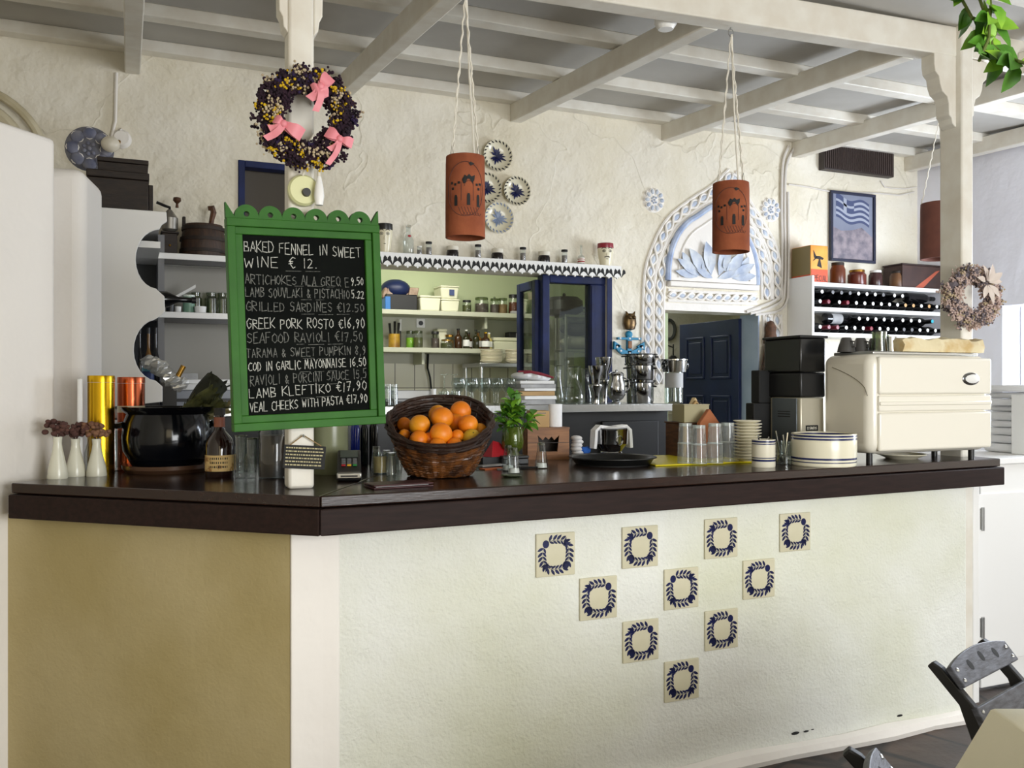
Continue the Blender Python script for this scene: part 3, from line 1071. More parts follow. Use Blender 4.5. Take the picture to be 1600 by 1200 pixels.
# cables beside the arch
cm = mat('white_cable_paint', (218, 212, 204), 0.7)
cabs = [[(1232, 228), (1223, 255), (1221, 320), (1222, 380), (1221, 440), (1216, 465), (1190, 478), (1166, 487)],
        [(1240, 232), (1228, 262), (1226, 330), (1227, 400), (1226, 445), (1222, 468), (1200, 482), (1172, 490)],
        [(1231, 300), (1232, 380), (1231, 440), (1229, 470), (1215, 486), (1180, 492)]]
lbl = ['white cable closest to the blue rosette, dropping beside the arch', 'white cable in the middle of the three beside the arch', 'white cable of the three beside the arch that starts lowest']
for pts, lb in zip(cabs, lbl):
    P = []
    for px, py in pts:
        q = onY(px, py, WB - .012)
        P.append((q.x, q.z))
    f_, _ = smooth_path(P, 40)
    o = MB().tube([(a.x, WB - .014, a.y) for a in f_], .0095, 6).build('wall_cable', cm)
    tag(o, lb, 'cable', 'cables beside the arch')
P = [onY(px, py, WB - .01) for px, py in ((1232, 288), (1262, 292), (1300, 300))] + [onY(px, py, WB - .01) for px, py in ((1372, 302), (1405, 305), (1428, 300))]
o = MB().tube([(a.x, a.y, a.z) for a in P], .006, 6).build('wall_cable', cm)
tag(o, 'thin white wire crossing behind the framed flag picture', 'cable')

# broom / dried corn hanging right of the doorway
p = onY(1204, 505, WB - .05)
t = T('hanging_whisk_broom', 'brown whisk broom hanging from a hook beside the blue door', 'broom', (p.x, WB - .05, p.z))
BR1 = mat('brown_straw', (104, 70, 48), 0.8, c2=(70, 48, 36), vs=30)
MB().lathe([(0, .02), (.02, .01), (.04, -.03), (.036, -.07), (.05, -.12), (.05, -.14), (0, -.15)], 16).build('bound_head', BR1, t)
bs_ = MB()
for i in range(60):
    a, r = R.uniform(0, 2 * PI), R.uniform(.005, .04)
    k = R.uniform(1.1, 1.9)
    bs_.tube([(r * math.cos(a), r * math.sin(a) * .6, -.12), (r * k * math.cos(a) - .02, r * k * math.sin(a) * .4, -.33), (r * k * 1.3 * math.cos(a) - .035, r * k * math.sin(a) * .4, -.42 - R.uniform(0, .06))], .004, 4)
bs_.build('bristle', mat('dark_straw', (70, 58, 50), 0.85, c2=(96, 72, 54), vs=30), t)
MB().tube([(0, .01, .01), (0, .0, .04), (0, .04, .05)], .003, 6).build('hook', STEEL, t)

# things on the hall wall seen through the doorway
p = onY(1046, 515, 7.18)
t = T('hall_wall_ring', 'dark ring hanging on the hall wall behind the doorway', 'wall ornament', (p.x, 7.18, p.z))
MB().tube([(.06 * math.cos(a), 0, .09 * math.sin(a)) for a in [2 * PI * i / 24 for i in range(24)]], .016, 8, True).build('ring', mat('dull_grey_ring', (84, 84, 82), .7), t)
p = onY(1052, 555, 6.9)
t = T('hanging_hall_lamp', 'dark bell shaped lamp inside the doorway, above the steel pots', 'lamp', (p.x, 6.9, p.z - .06))
MB().lathe([(0, .06), (.02, .055), (.06, .0), (.10, -.035), (.105, -.05), (.09, -.05), (0, -.0)], 20).build('lamp_shade', DARKST, t)
MB().cyl((0, 0, .05), (0, 0, .16), .006).build('stem', DARKST, t)
MB().tube([(0, 0, .13), (0, .12, .16), (0, .297, .16)], .006, 6).build('wall_arm', DARKST, t)

# ================================================================ KITCHEN OPENING: shelf, window
sy0 = WB - .17
a0, a1 = onY(560, 390, sy0), onY(971, 418, sy0)
sx0, sx1, sz = .9, a1.x, (onY(596, 392, sy0).z + a1.z) / 2
shelf = T('scalloped_shelf', 'white shelf with a scalloped fretwork edge above the kitchen opening', 'shelf', (0, 0, 0))
MB().box(sx0, sx1, sy0 + .012, WB - .001, sz - .022, sz).build('board', W_GLOSS, shelf, bevel=.002)
npx = 26
un = (onY(970, 420, sy0).x - onY(596, 400, sy0).x) / npx
outl, cut = [], MB()
zt, zl = sz + .002, sz - .046
nun = int((sx1 - sx0) / un)
low = []
for i in range(nun):
    x = sx1 - (i + .5) * un
    low += [(x + un * .5, zl - .010), (x + un * .34, zl - .020), (x + un * .22, zl - .026), (x + un * .12, zl - .021), (x + un * .09, zl - .029), (x, zl - .034), (x - un * .09, zl - .029), (x - un * .12, zl - .021), (x - un * .22, zl - .026), (x - un * .34, zl - .020)]
    xc = x + un * .5
    for sd in (-1, 1):
        pl = [(0, -.033), (.04, -.020), (.09, -.012), (.10, -.004), (.20, .004), (.36, -.004), (.40, -.014), (.20, -.020)]
        pl = [(xc + sd * a * un * 1.28, zl + .024 + b * 1.5) for a, b in pl]
        cut.add([(a, sy0 - .0012, b) for a, b in (pl if sd < 0 else pl[::-1])], [tuple(range(8))])
low.append((sx0, zl))
ft_ = MB().prism_xz([(sx0, zt), (sx1, zt)] + low, sy0, sy0 + .012)
trim = ft_.build('fretwork_trim', W_GLOSS, shelf, smooth=0)
cut.build('cutout_shade_pattern', BLACKM, trim, smooth=0)  # flat black patches stand in for the shade inside the fretwork holes

# blue window frame filling the end of the opening
wx0, wx1 = onY(850, 500, WB).x, KX1 - .002
fr = S(MB().box(wx0, wx0 + .05, WB + .02, WB + .10, KZ0, KZ1 - .002).box(wx0 + .05, wx1, WB + .02, WB + .10, KZ1 - .05, KZ1 - .002).box(wx1 - .11, wx1, WB + .02, WB + .10, KZ0, KZ1 - .05)
       .box(wx0 + .05, wx1 - .11, WB + .02, WB + .1, KZ0, KZ0 + .06).build('window_2', BLUE, smooth=0, bevel=.006))
MB().box(wx0 + .045, wx1 - .10, WB + .055, WB + .06, KZ0 + .05, KZ1 - .045).build('window_pane', GLASSP, fr)
MB().box(wx1 - .105, wx1 - .08, WB + .012, WB + .022, KZ0, KZ1 - .06).build('window_bead', BLUE, fr, bevel=.003)
MB().box(KX1 - .002, KX1 + .035, WB - .004, WB + .0, KZ0, KZ1 - .0).build('window_surround', BLUE, fr, bevel=.002)
# casement leaf swung into the kitchen
h0 = onY(840, 430, WB + .08)
fa = at(811, CY, dist(h0.x, h0.y) * 1.052)
cv = Vector((fa.x - h0.x, fa.y - h0.y))
cl = cv.length
cz0, cz1 = KZ0 + .06, KZ1 - .03
cs = S(MB().box(0, .055, -.018, .018, cz0, cz1).box(cl - .055, cl, -.018, .018, cz0, cz1).box(.055, cl - .055, -.018, .018, cz1 - .055, cz1).box(.055, cl - .055, -.018, .018, cz0, cz0 + .055)
       .build('window_3', BLUE, None, (h0.x, h0.y, 0), math.atan2(cv.y, cv.x), smooth=0, bevel=.004))
MB().box(.05, cl - .05, -.003, .003, cz0 + .05, cz1 - .05).build('window_pane', GLASSP, cs)
lt = MB().cyl((.02, -.03, 1.2), (.02, -.03, 1.6), .006).box(.012, .028, -.034, -.018, 1.35, 1.45)
lt.build('window_latch', STEEL, cs)
# little blue window high behind the post
nb = .035
S(MB().box(NX0, NX0 + nb, WB - .01, WB + .08, NZ0, NZ1).box(NX1 - nb, NX1, WB - .01, WB + .08, NZ0, NZ1).box(NX0 + nb, NX1 - nb, WB - .01, WB + .08, NZ1 - nb, NZ1)
  .build('window_4', BLUE, smooth=0, bevel=.004))
S(MB().box(NX0, NX1, WB + .12, WB + .14, NZ0, NZ1).build('window_board', mat('dim_grey_board', (92, 86, 78), 0.8), None))

# pale hoops leaning on the wall above the pier
hp0 = onY(-62, 245, WB - .10)
for R_, wd, l in ((.36, .022, 'outer pale wooden hoop leaning on the wall behind the tall white pier'), (.27, .03, 'inner pale wooden hoop leaning on the wall behind the tall white pier')):
    o = MB().tube([(R_ * math.cos(a), -.02 * (R_ < .3), R_ * math.sin(a)) for a in [2 * PI * k / 48 for k in range(48)]], wd, 8, True).build('wooden_hoop', mat('pale_hoop_wood', (206, 196, 168), 0.7, c2=(180, 168, 136), vs=8), None, (hp0.x, WB - .06 - .03 * (R_ < .3), hp0.z))
    tag(o, l, 'hoop', 'hoops behind the pier')
# ================================================================ GENERIC VESSELS
def px2m(px, x, y):
    return px * dist(x, y) / F


def jar(name, label, cat, x, y, z, r, h, body, lid, group=None, lidh=.16, lr=.92, content=None, neck=.86, knob=False):
    t = T(name, label, cat, (x, y, z), 0, group)
    bh = h * (1 - lidh)
    MB().lathe([(0, .0), (r * .94, .0), (r, r * .12), (r, bh * .8), (r * neck, bh * .96), (r * neck, bh), (0, bh)] if content is None else
               [(r * .94, .0), (r, r * .12), (r, bh * .8), (r * neck, bh * .96), (r * neck, bh)], 20).build('body', body, t)
    if content is not None:
        MB().lathe([(0, .003), (r * .9, .003), (r * .95, r * .14), (r * .95, bh * .72), (0, bh * .72)], 20).build('content', content, t)
    m = MB().lathe([(0, bh + .0005), (r * lr, bh + .0005), (r * lr, h - .002), (r * lr * .95, h), (0, h)], 20)
    if knob: m.sph((0, 0, h + r * .2), r * .26, 10, 8)
    m.build('lid', lid, t)
    return t


def bottle(name, label, x, y, z, r, h, body, cap, band=None, group=None, nr=.32, sh=.58, nh=.72, cat='bottle'):
    t = T(name, label, cat, (x, y, z), 0, group)
    MB().lathe([(0, .0), (r * .92, .0), (r, r * .12), (r, h * sh), (r * .85, h * (sh + .05)), (r * nr * 1.1, h * nh), (r * nr, h * (nh + .03)), (r * nr, h * .93), (0, h * .93)], 18).build('body', body, t)
    MB().lathe([(0, h * .925), (r * nr * 1.18, h * .925), (r * nr * 1.18, h), (0, h)], 14).build('cap', cap, t)
    if band is not None:
        MB().lathe([(r * 1.01, h * .14), (r * 1.025, h * .15), (r * 1.025, h * .46), (r * 1.01, h * .47)], 18, close=True).build('paper_label', band, t)
    return t


def spot(px, w, h, y):
    """foot centre, radius and height of something w by h pixels standing with its axis in the plane y"""
    p = onY(px, CY, y)
    d = dist(p.x, p.y)
    return p.x, y, w / 2 * d / F, h * d / F


# ================================================================ SCALLOPED SHELF: what stands on it
ys = WB - .085
def ons(px, w, h): return spot(px, w, h, ys)


x, y, r, h = ons(601, 25, 47)
FACE = mat('painted_face_glaze', (226, 218, 190), 0.3)
BLK = mat('black_glaze_paint', (26, 24, 24), 0.35)


def face_pot(x, y, z, r, h, label, hair, cap=None):
    t = T('face_pot', label, 'pot', (x, y, z), math.radians(-15))
    MB().lathe([(0, 0), (r * .62, 0), (r * .70, h * .12), (r * .82, h * .35), (r * .98, h * .62), (r * 1.0, h * .85), (r * .96, h), (r * .86, h), (r * .86, h * .8), (0, h * .8)], 24).build('body', FACE, t)
    hb = MB().lathe([(r * 1.005, h * .80), (r * 1.02, h * .82), (r * .99, h * 1.005), (r * .94, h * 1.01)], 24)
    hb.build('painted_hair' if cap is None else 'painted_cap', hair, t)
    e = MB()
    for sd in (-1, 1):
        zc = h * .66
        a0 = -PI / 2 + sd * .42
        e.tube([(r * 1.0 * math.cos(a0 + b), r * 1.0 * math.sin(a0 + b), zc + .10 * h + .04 * h * math.cos(b * 5)) for b in (-.3, -.15, 0, .15, .3)], r * .045, 5)
        e.tube([(r * .985 * math.cos(a0 + .2 * math.cos(q)), r * .985 * math.sin(a0 + .2 * math.cos(q)), zc + .045 * h * math.sin(q)) for q in [2 * PI * k / 10 for k in range(10)]], r * .03, 5, True)
        e.sph((r * .98 * math.cos(a0), r * .98 * math.sin(a0), zc), r * .075, 8, 6)
    if cap is not None:
        for sd in (-1, 1):
            e.tube([(r * .9 * math.cos(-PI / 2 + sd * b), r * .93 * math.sin(-PI / 2 + sd * b), h * .42 - .02 * h * (b > .3)) for b in (.03, .2, .38)], r * .06, 5)
    e.tube([(r * .84 * math.cos(-PI / 2 + b), r * .86 * math.sin(-PI / 2 + b), h * .33) for b in (-.15, 0, .15)], r * .035, 5)
    e.build('painted_face', BLK, t)
    MB().sph((0, -r * .93, h * .52), r * .13, 10, 8, (.8, .9, 1.9)).build('nose', FACE, t)


face_pot(x, y, sz, r, h, 'cream pot painted with a black haired face, next to the green chalkboard', BLK)
x, y, r, h = ons(946, 25, 37)
face_pot(x, y, sz, r, h, 'cream pot painted with a moustached face and a dark red cap', mat('dark_red_glaze', (140, 32, 46), 0.3), 1)
x, y, r, h = ons(638, 17, 48)
t = bottle('milk_bottle', 'clear glass bottle with a red mark on the scalloped shelf', x, y, sz, r, h, GLASSM, glass('clear_cap', (225, 225, 220)), nr=.42, sh=.5, nh=.72)
MB().sph((0, -r * .72, h * .63), r * .32, 10, 6, (1, .25, .7)).build('red_mark', RED, t)
x, y, r, h = ons(653, 8, 15)
t = jar('spice_jar', 'small clear jar close against the red marked bottle', 'jar', x, y - .03, sz, r, h, GLASSM, FOILW, content=GREYJ)
lb = ['slim tube of grey spice first along from the red marked bottle', 'slim tube of grey spice between the first two squat dark jars', 'slim tube of grey spice between the second and third squat jars', 'slim tube of grey spice just beyond the third squat jar', 'slim tube of grey spice behind the end of the shelf']
for px, l in zip((670, 747, 817, 882), (lb[0], lb[1], lb[2], lb[3])):
    x, y, r, h = ons(px, 9, 24)
    jar('spice_tube', l, 'spice jar', x, y, sz, r, h, GLASSM, BLACKM, 'spice tubes on the scalloped shelf', .14, 1.12, GREYJ, .95)
for px, l in zip((707, 777, 850), ('squat dark preserve jar with a cream lid, first from the chalkboard', 'squat dark preserve jar with a cream lid under the lowest plate', 'squat dark preserve jar with a cream lid above the blue casement')):
    x, y, r, h = ons(px, 19, 19)
    jar('preserve_jar', l, 'jar', x, y, sz, r, h, DARKJ, mat('cream_lid', (222, 216, 200), 0.6), 'dark jars on the scalloped shelf', .34, .98)
x, y, r, h = ons(908, 11, 33)
t = bottle('glass_bottle', 'small clear bottle with a red striped label beside the capped face pot', x, y, sz, r, h, GLASSM, GLASS, None, nr=.32, sh=.42, nh=.55)
MB().lathe([(r * 1.01, h * .12), (r * 1.03, h * .13), (r * 1.03, h * .38), (r * 1.01, h * .39)], 18, close=True).build('paper_label', bands('red_stripe_label', (226, 220, 210), (150, 40, 40), [h * .17, h * .21, h * .27, h * .31], .6), t)

# ================================================================ KITCHEN SHELVES AND THEIR CONTENTS
KS = mat('kitchen_shelf_board', (186, 188, 168), 0.5)
ks1, ks2 = onY(700, 486, 6.3).z, onY(700, 544, 6.3).z
k1 = T('kitchen_shelf', 'upper long shelf on the green kitchen wall', 'shelf', (0, 0, 0))
MB().box(.9, onY(846, 490, 6.3).x, 6.3, 6.584, ks1 - .035, ks1).build('board', KS, k1, bevel=.003)
for x in (1.4, 2.5): MB().box(x, x + .02, 6.36, 6.584, ks1 - .12, ks1 - .035).build('bracket', KS, k1)
k2 = T('kitchen_shelf', 'lower long shelf above the kitchen wall tiles', 'shelf', (0, 0, 0))
MB().box(.9, onY(792, 548, 6.3).x, 6.3, 6.584, ks2 - .035, ks2).build('board', KS, k2, bevel=.003)
for x in (1.4, 2.0): MB().box(x, x + .02, 6.36, 6.584, ks2 - .12, ks2 - .035).build('bracket', KS, k2)
yk = 6.44
def onk(px, w, h): return spot(px, w, h, yk)


# upper shelf
x, y, r, h = onk(622, 50, 24)
t = T('crate', 'black crate filled with packets under a navy cloth on the upper kitchen shelf', 'crate', (x, y, ks1))
MB().box(-r, r, -.1, .1, 0, h).build('body', BLACK, t, bevel=.006)
pk = MB()
for i in range(9): pk.obox((-r * .8 + i * r * .2, -.03 + .05 * R.random(), h + .01), (.035, 0, 0), (0, .05, 0), (0.01, 0, .03 + .02 * R.random()))
pk.build('packet', mat('brown_packet', (120, 90, 70), 0.4, c2=(170, 150, 130), vs=20), t, bevel=.006)
MB().sph((-.02, 0, h + .045), 1, 16, 10, (r * .95, .10, .075)).build('cloth_cover', NAVY, t)
x, y, r, h = onk(600, 8, 20)
o = MB().box(-.02, .02, -.05, .05, 0, h).build('packet', mat('bright_blue_packet', (40, 110, 180), 0.4), None, (x, y - .06, ks1), bevel=.004)
tag(o, 'bright blue packet at the end of the upper kitchen shelf beside the crate', 'packet')


def tub(x, y, z, r, h, label, deep=.09):
    t = T('food_tub', label, 'tub', (x, y, z), 0, 'white food tubs in the kitchen')
    M0 = MB()
    M0.add([(sx * r * .9, sy * deep * .9, 0) for sx, sy in ((-1, -1), (1, -1), (1, 1), (-1, 1))] + [(sx * r, sy * deep, h * .86) for sx, sy in ((-1, -1), (1, -1), (1, 1), (-1, 1))],
           [(3, 2, 1, 0), (4, 5, 6, 7), (0, 1, 5, 4), (1, 2, 6, 5), (2, 3, 7, 6), (3, 0, 4, 7)])
    TUB = bpy.data.materials.get('cream_tub') or mat('cream_tub', (222, 222, 196), 0.4)
    M0.build('body', TUB, t, bevel=.012, seg=3)
    MB().box(-r * 1.04, r * 1.04, -deep * 1.04, deep * 1.04, h * .86, h).build('lid', TUB, t, bevel=.008)
    return t


x, y, r, h = onk(667, 34, 24)
tub(x, y, ks1, r, h, 'wide cream tub standing next to the black crate')
x, y, r, h = onk(698, 30, 20)
tub(x, y, ks1, r, h, 'lower cream tub of the stacked pair')
x, y, r, h2 = onk(697, 30, 20)
t = tub(x, y, ks1 + h + .001, r, h2, 'upper cream tub with a blue square on it')
MB().box(-.005, r * .45, -.0955, -.088, h2 * .25, h2 * .7).build('printed_square', mat('blue_print', (60, 74, 120), 0.5), t)
jars = [(728, 14, 20, OLIVE, DARKST, 'olive green jar next to the cream tubs', 0), (751, 22, 25, GREYJ, GLASSF, 'widest jar of dark grains on the upper kitchen shelf', 0), (771, 14, 24, GREYJ, GLASSF, 'knob lidded narrow glass jar on the kitchen shelf', 1), (784, 15, 25, mat('tan_grain', (140, 110, 66), 0.6, c2=(110, 84, 50), vs=30), GLASSF, 'jar of tan grains on the upper kitchen shelf', 0), (801, 17, 31, BROWNJ, BLACK, 'tall jar of brown preserve with a black lid by the casement', 0)]
for px, wd, hh, cn, ld, l, kn in jars:
    x, y, r, h = onk(px, wd, hh)
    jar('storage_jar', l, 'jar', x, y - .02, ks1, r, h, GLASS, ld, 'jars on the upper kitchen shelf', .16, .92, cn, knob=kn)
x, y, r, h = onk(812, 28, 5)
o = MB().box(-.09, .03, -.02, .02, 0, .02).build('paper_roll', PAPERG, None, (x - .03, 6.33, ks1), bevel=.004)
tag(o, 'flat pale packet lying at the casement end of the upper kitchen shelf', 'packet')
# lower shelf
x, y, r, h = onk(616, 18, 22)
t = T('utensil_tin', 'yellow tin holding dark utensils on the lower kitchen shelf', 'tin', (x, y, ks2))
MB().lathe([(0, 0), (r, 0), (r, h), (r * .92, h), (r * .92, .01), (0, .01)], 20).build('body', mat('yellow_tin', (178, 140, 40), 0.4, c2=(120, 84, 30), vs=14), t)
ut = [MB().tube([(a * r, b * r, .012), (a * r * 1.7, b * r, h * k)], [.006, .010], 6) for a, b, k in ((-.5, 0, 1.75), (.1, .3, 1.9), (.45, -.2, 1.8))]
for u in ut: u.build('utensil', BLACK, t)
x, y, r, h = onk(629, 4, 46)
t = T('candle_stick', 'thin dark stand with a white candle behind the green jars', 'candle', (x, y + .06, ks2))
MB().lathe([(0, 0), (.03, 0), (.03, .008), (.006, .012), (.006, h * .6), (0, h * .6)], 12).build('stand', BLACK, t)
MB().cyl((0, 0, h * .601), (0, 0, h), .009).build('candle', PAPER, t)
small = [(641, 14, 27, LEAFB, GLASSF, 'jar', 'glass jar of pickled green peppers next to the yellow tin'), (650, 14, 27, OLIVE, GLASSF, 'jar', 'glass jar of olives against the pickled peppers'),
         (680, 13, 27, GREYJ, DARKST, 'jar', 'lidded glass jar in the middle of the lower kitchen shelf'), (694, 19, 14, OLIVE, None, 'jar', 'low glass jar in front of the white tub'),
         (702, 14, 22, mat('amber_honey', (150, 106, 30), 0.25), None, 'jar', 'amber honey jar on the lower kitchen shelf')]
for i, (px, wd, hh, cn, ld, cat, l) in enumerate(small):
    x, y, r, h = onk(px, wd, hh)
    jar('storage_jar', l, cat, x, y - .06 if i % 2 else y, ks2, r, h, GLASS, ld or BRASS, 'jars on the lower kitchen shelf', .16, .9, cn)
x, y, r, h = onk(693, 16, 32)
tub(x, y + .075, ks2, r, h, 'small white lidded tub behind the honey jar', .05)
bcol = [mat('brown_bottle_glass', (62, 40, 22), 0.15), mat('dark_olive_glass', (44, 44, 24), 0.15), mat('amber_bottle_glass', (120, 84, 34), 0.15), mat('pale_oil', (190, 176, 110), 0.2)]
capm = [BLACK, RED, FOILW, GOLD]
bl = ['tallest dark bottle after the honey jar', 'dark bottle with a pale label next to the tallest one', 'brown bottle in the middle of the sauce row', 'dark bottle with a wide cap in the sauce row', 'bottle with a printed white label in the sauce row', 'pale sauce bottle with a gold cap', 'last pale bottle of the sauce row before the plates']
for i, (px, wd, hh, b, c, bd) in enumerate([(716, 12, 32, 0, 0, 0), (725, 10, 30, 1, 2, 1), (732, 12, 26, 0, 0, 1), (740, 10, 30, 1, 0, 0), (747, 13, 28, 2, 0, 1), (755, 13, 26, 0, 3, 1), (764, 11, 26, 3, 2, 1)]):
    x, y, r, h = onk(px, wd, hh)
    if px > 750: y, x = 6.40, spot(px, wd, hh, 6.40)[0]
    if px > 747: zz = ks2
    bottle('sauce_bottle', bl[i] + ' on the kitchen shelf', x, y - .05 * (i % 2), ks2, r, h, bcol[b], capm[c], PAPER if bd else None, 'sauce bottles on the lower kitchen shelf', .36)
p = onY(657, 505, 6.58)
t = T('wall_socket', 'white electrical socket between the kitchen shelves', 'socket', (p.x, 6.584, p.z))
MB().box(-.035, .035, -.012, 0, -.035, .035).build('face_plate', PAPER, t, bevel=.004)
MB().cyl((0, -.016, 0), (0, -.011, 0), .018).build('socket_hole', BLACK, t)
cb = MB().tube([onY(669, 553, 6.56), onY(668, 575, 6.55), onY(672, 590, 6.55), onY(674, 610, 6.55)], .008, 6).build('power_cable', BLACK)
tag(cb, 'black cable hanging down the kitchen tiles', 'cable')
# plate stack on a steel rack next to the casement
px0, px1 = onY(748, 568, 6.1), onY(858, 568, 6.1)
rz_ = onY(760, 567, 6.1).z
t = T('steel_rack', 'steel rack holding white plates behind the casement', 'rack', ((px0.x + px1.x) / 2, 6.25, 0))
hwr = (px1.x - px0.x) / 2
MB().box(-hwr, hwr, -.17, .2, rz_ - .03, rz_).build('shelf_board', STEEL, t, bevel=.003)
MB().box(-hwr, hwr, -.17, .2, .9, .93).build('shelf_board', STEEL, t, bevel=.003)
for sx in (-1, 1):
    for yy in (-.15, .18): MB().cyl((sx * (hwr - .02), yy, 0), (sx * (hwr - .02), yy, rz_ - .03), .014).build('leg', STEEL, t)


def plate_mesh(r):
    return MB().lathe([(0, .003), (r * .6, .003), (r * .66, .0), (r * .72, .004), (r, .017), (r * .99, .020), (r * .7, .008), (r * .6, .0065), (0, .0065)], 28)


pl0 = None
for px, n, k in ((768, 9, 0), (806, 9, 1), (838, 7, 2)):
    q = onY(px, 560, 6.2)
    for i in range(n):
        lab = ['white plate in the kitchen stack at the end of the rack', 'white plate in the kitchen stack behind the casement edge', 'white plate in the kitchen stack seen through the window glass'][k]
        if pl0 is None:
            pl0 = plate_mesh(.085).build('dinner_plate', CREAM)
            o = pl0
        else:
            o = pl0.copy()
            COL.objects.link(o)
        o.location = (q.x + R.uniform(-.004, .004), 6.2, rz_ + .0005 + i * .0105)
        tag(o, lab, 'plate', ['plates in the first kitchen stack', 'plates in the second kitchen stack', 'plates in the third kitchen stack'][k])
x, y, r, h = spot(800, 48, 15, 6.36)
tub(x, 6.5, rz_ + .0, .12, onY(790, 528, 6.5).z - rz_, 'large pale tub standing behind the plate stacks', .06)
p_ = onY(795, 530, 6.5).z
t = T('radio', 'small dark radio with a pale grille on the large tub', 'radio', (onY(803, 520, 6.5).x, 6.5, p_ + .0))
MB().box(-.06, .06, -.04, .04, .002, .055).build('body', BLACK, t, bevel=.005)
MB().box(.0, .052, -.044, -.0395, .012, .046).build('speaker_grille', PAPERG, t)
MB().box(-.05, -.012, -.043, -.0395, .03, .045).build('dial', DARKST, t)
# dark shapes behind the window glass: pan, folded bags, towels
q = onY(884, 485, 6.25)
kb = T('high_rack', 'dark rack behind the window glass holding pans and bags', 'rack', (q.x + .02, 6.2, 0))
for z in (ks1 - .03, ks2 - .02): MB().box(-.10, .26, -.1, .09, z + .0, z + .02).build('shelf_board', STEEL, kb, bevel=.003)
for sx in (-.09, .25):
    for yy in (-.09, .08): MB().cyl((sx, yy, 0), (sx, yy, ks1 - .03), .012).build('leg', STEEL, kb)
t = T('cooking_pot', 'dark round pot seen through the blue window glass', 'pot', (q.x - .02, 6.24, ks1 - .009))
MB().lathe([(0, 0), (.125, 0), (.15, .04), (.145, .11), (.11, .14), (0, .15)], 22).build('body', DARKST, t)
MB().tube([(.145, 0, .06), (.175, 0, .065), (.19, 0, .06)], .009, 6).build('handle', BLACK, t)
MB().sph((0, 0, .16), .014, 8, 6).build('knob', BLACK, t)
for dx, dz, a, m_, l in ((0, .06, .14, mat('pale_bag', (186, 184, 170), 0.7, bump=.6, bs=14, bd=.03), 'pale folded bag, lowest of the three behind the blue window glass'), (0, .165, .14, mat('dark_bag', (84, 82, 76), 0.7, bump=.6, bs=14, bd=.03), 'dark folded bag between two pale ones behind the window glass'), (.02, .255, .13, PAPERG, 'grey folded bag, uppermost of the three behind the window glass')):
    t = T('folded_bag', l, 'bag', (q.x + .06 + dx, 6.195, ks2 + .001 + dz - .06), 0, 'folded bags behind the window glass')
    MB().sph((0, 0, .052), 1, 18, 10, (a, .075, .052)).build('bag_body', m_, t)
    MB().tube([(-a * .5, -.05, .08), (0, -.06, .084), (a * .5, -.05, .08)], .004, 6).build('folded_edge', m_, t)
# ================================================================ BACK WORKTOP
WZ, WY = 1.345, 4.52
wt = T('back_worktop', 'long steel worktop running along the back wall behind the bar', 'worktop', (0, 0, 0))
wxr = onY(1052, 640, WY).x
MB().box(-.45, wxr, WY, WB - .002, WZ - .045, WZ).build('steel_top', STEEL, wt, bevel=.004)
MB().box(-.45, wxr, WY + .06, WY + .08, 0, WZ - .046).build('front_panel', DARKST, wt)
xs_ = onY(938, 660, WY + .06).x
MB().box(xs_, wxr - .08, WY + .035, WY + .06, .5, WZ - .10).build('fridge_door', BLACK, wt, bevel=.004)
MB().box(xs_ + .03, xs_ + .05, WY + .012, WY + .035, .9, WZ - .2).build('door_handle', STEEL, wt)
MB().box(wxr - .03, wxr, WY + .08, WB - .01, 0, WZ - .046).build('end_panel', DARKST, wt)
for k in range(5):
    x = xs_ + .32 + k * .05
o = MB().box(xs_ - .2, wxr - .05, WY - .35, WY + .0, .98, 1.0).build('lower_ledge', STEEL, wt, bevel=.003)
MB().box(xs_ - .2, xs_ - .17, WY - .32, WY, 0, .98).build('ledge_leg', STEEL, wt)
MB().box(wxr - .09, wxr - .06, WY - .32, WY, 0, .98).build('ledge_leg', STEEL, wt)


def onw(px, w, h, y=WY + .12): return spot(px, w, h, y)


# glass carafes
def carafe(px, wd, hh, label, dy=0.12, top=.55, waist=.5):
    x, y, r, h = onw(px, wd, hh, WY + dy)
    t = T('glass_carafe', label, 'carafe', (x, y, WZ), 0, 'carafes on the steel worktop')
    MB().lathe([(r * .9, 0), (r, .01), (r * 1.0, h * .25), (r * waist * 1.1, h * .62), (r * waist, h * .75), (r * top * 1.2, h)], 24).build('body', GLASS, t)
    MB().lathe([(0, 0), (r * .9, 0), (r * .9, .006), (0, .006)], 24).build('thick_base', GLASS, t)
    MB().tube([(r * top * 1.2 * math.cos(a), r * top * 1.2 * math.sin(a), h) for a in [2 * PI * k / 24 for k in range(24)]], .0025, 6, True).build('rim', GLASSF, t)
    return t


carafe(872, 19, 60, 'slim glass carafe next to the blue window frame', .12)
carafe(897, 34, 58, 'large wide glass carafe between the slim one and the steel jugs', .10, .5, .45)
carafe(915, 22, 54, 'glass carafe half hidden behind the steel funnel cups', .26)
# little white tower of cups/napkins beside
x, y, r, h = onw(866, 6, 48, WY + .02)


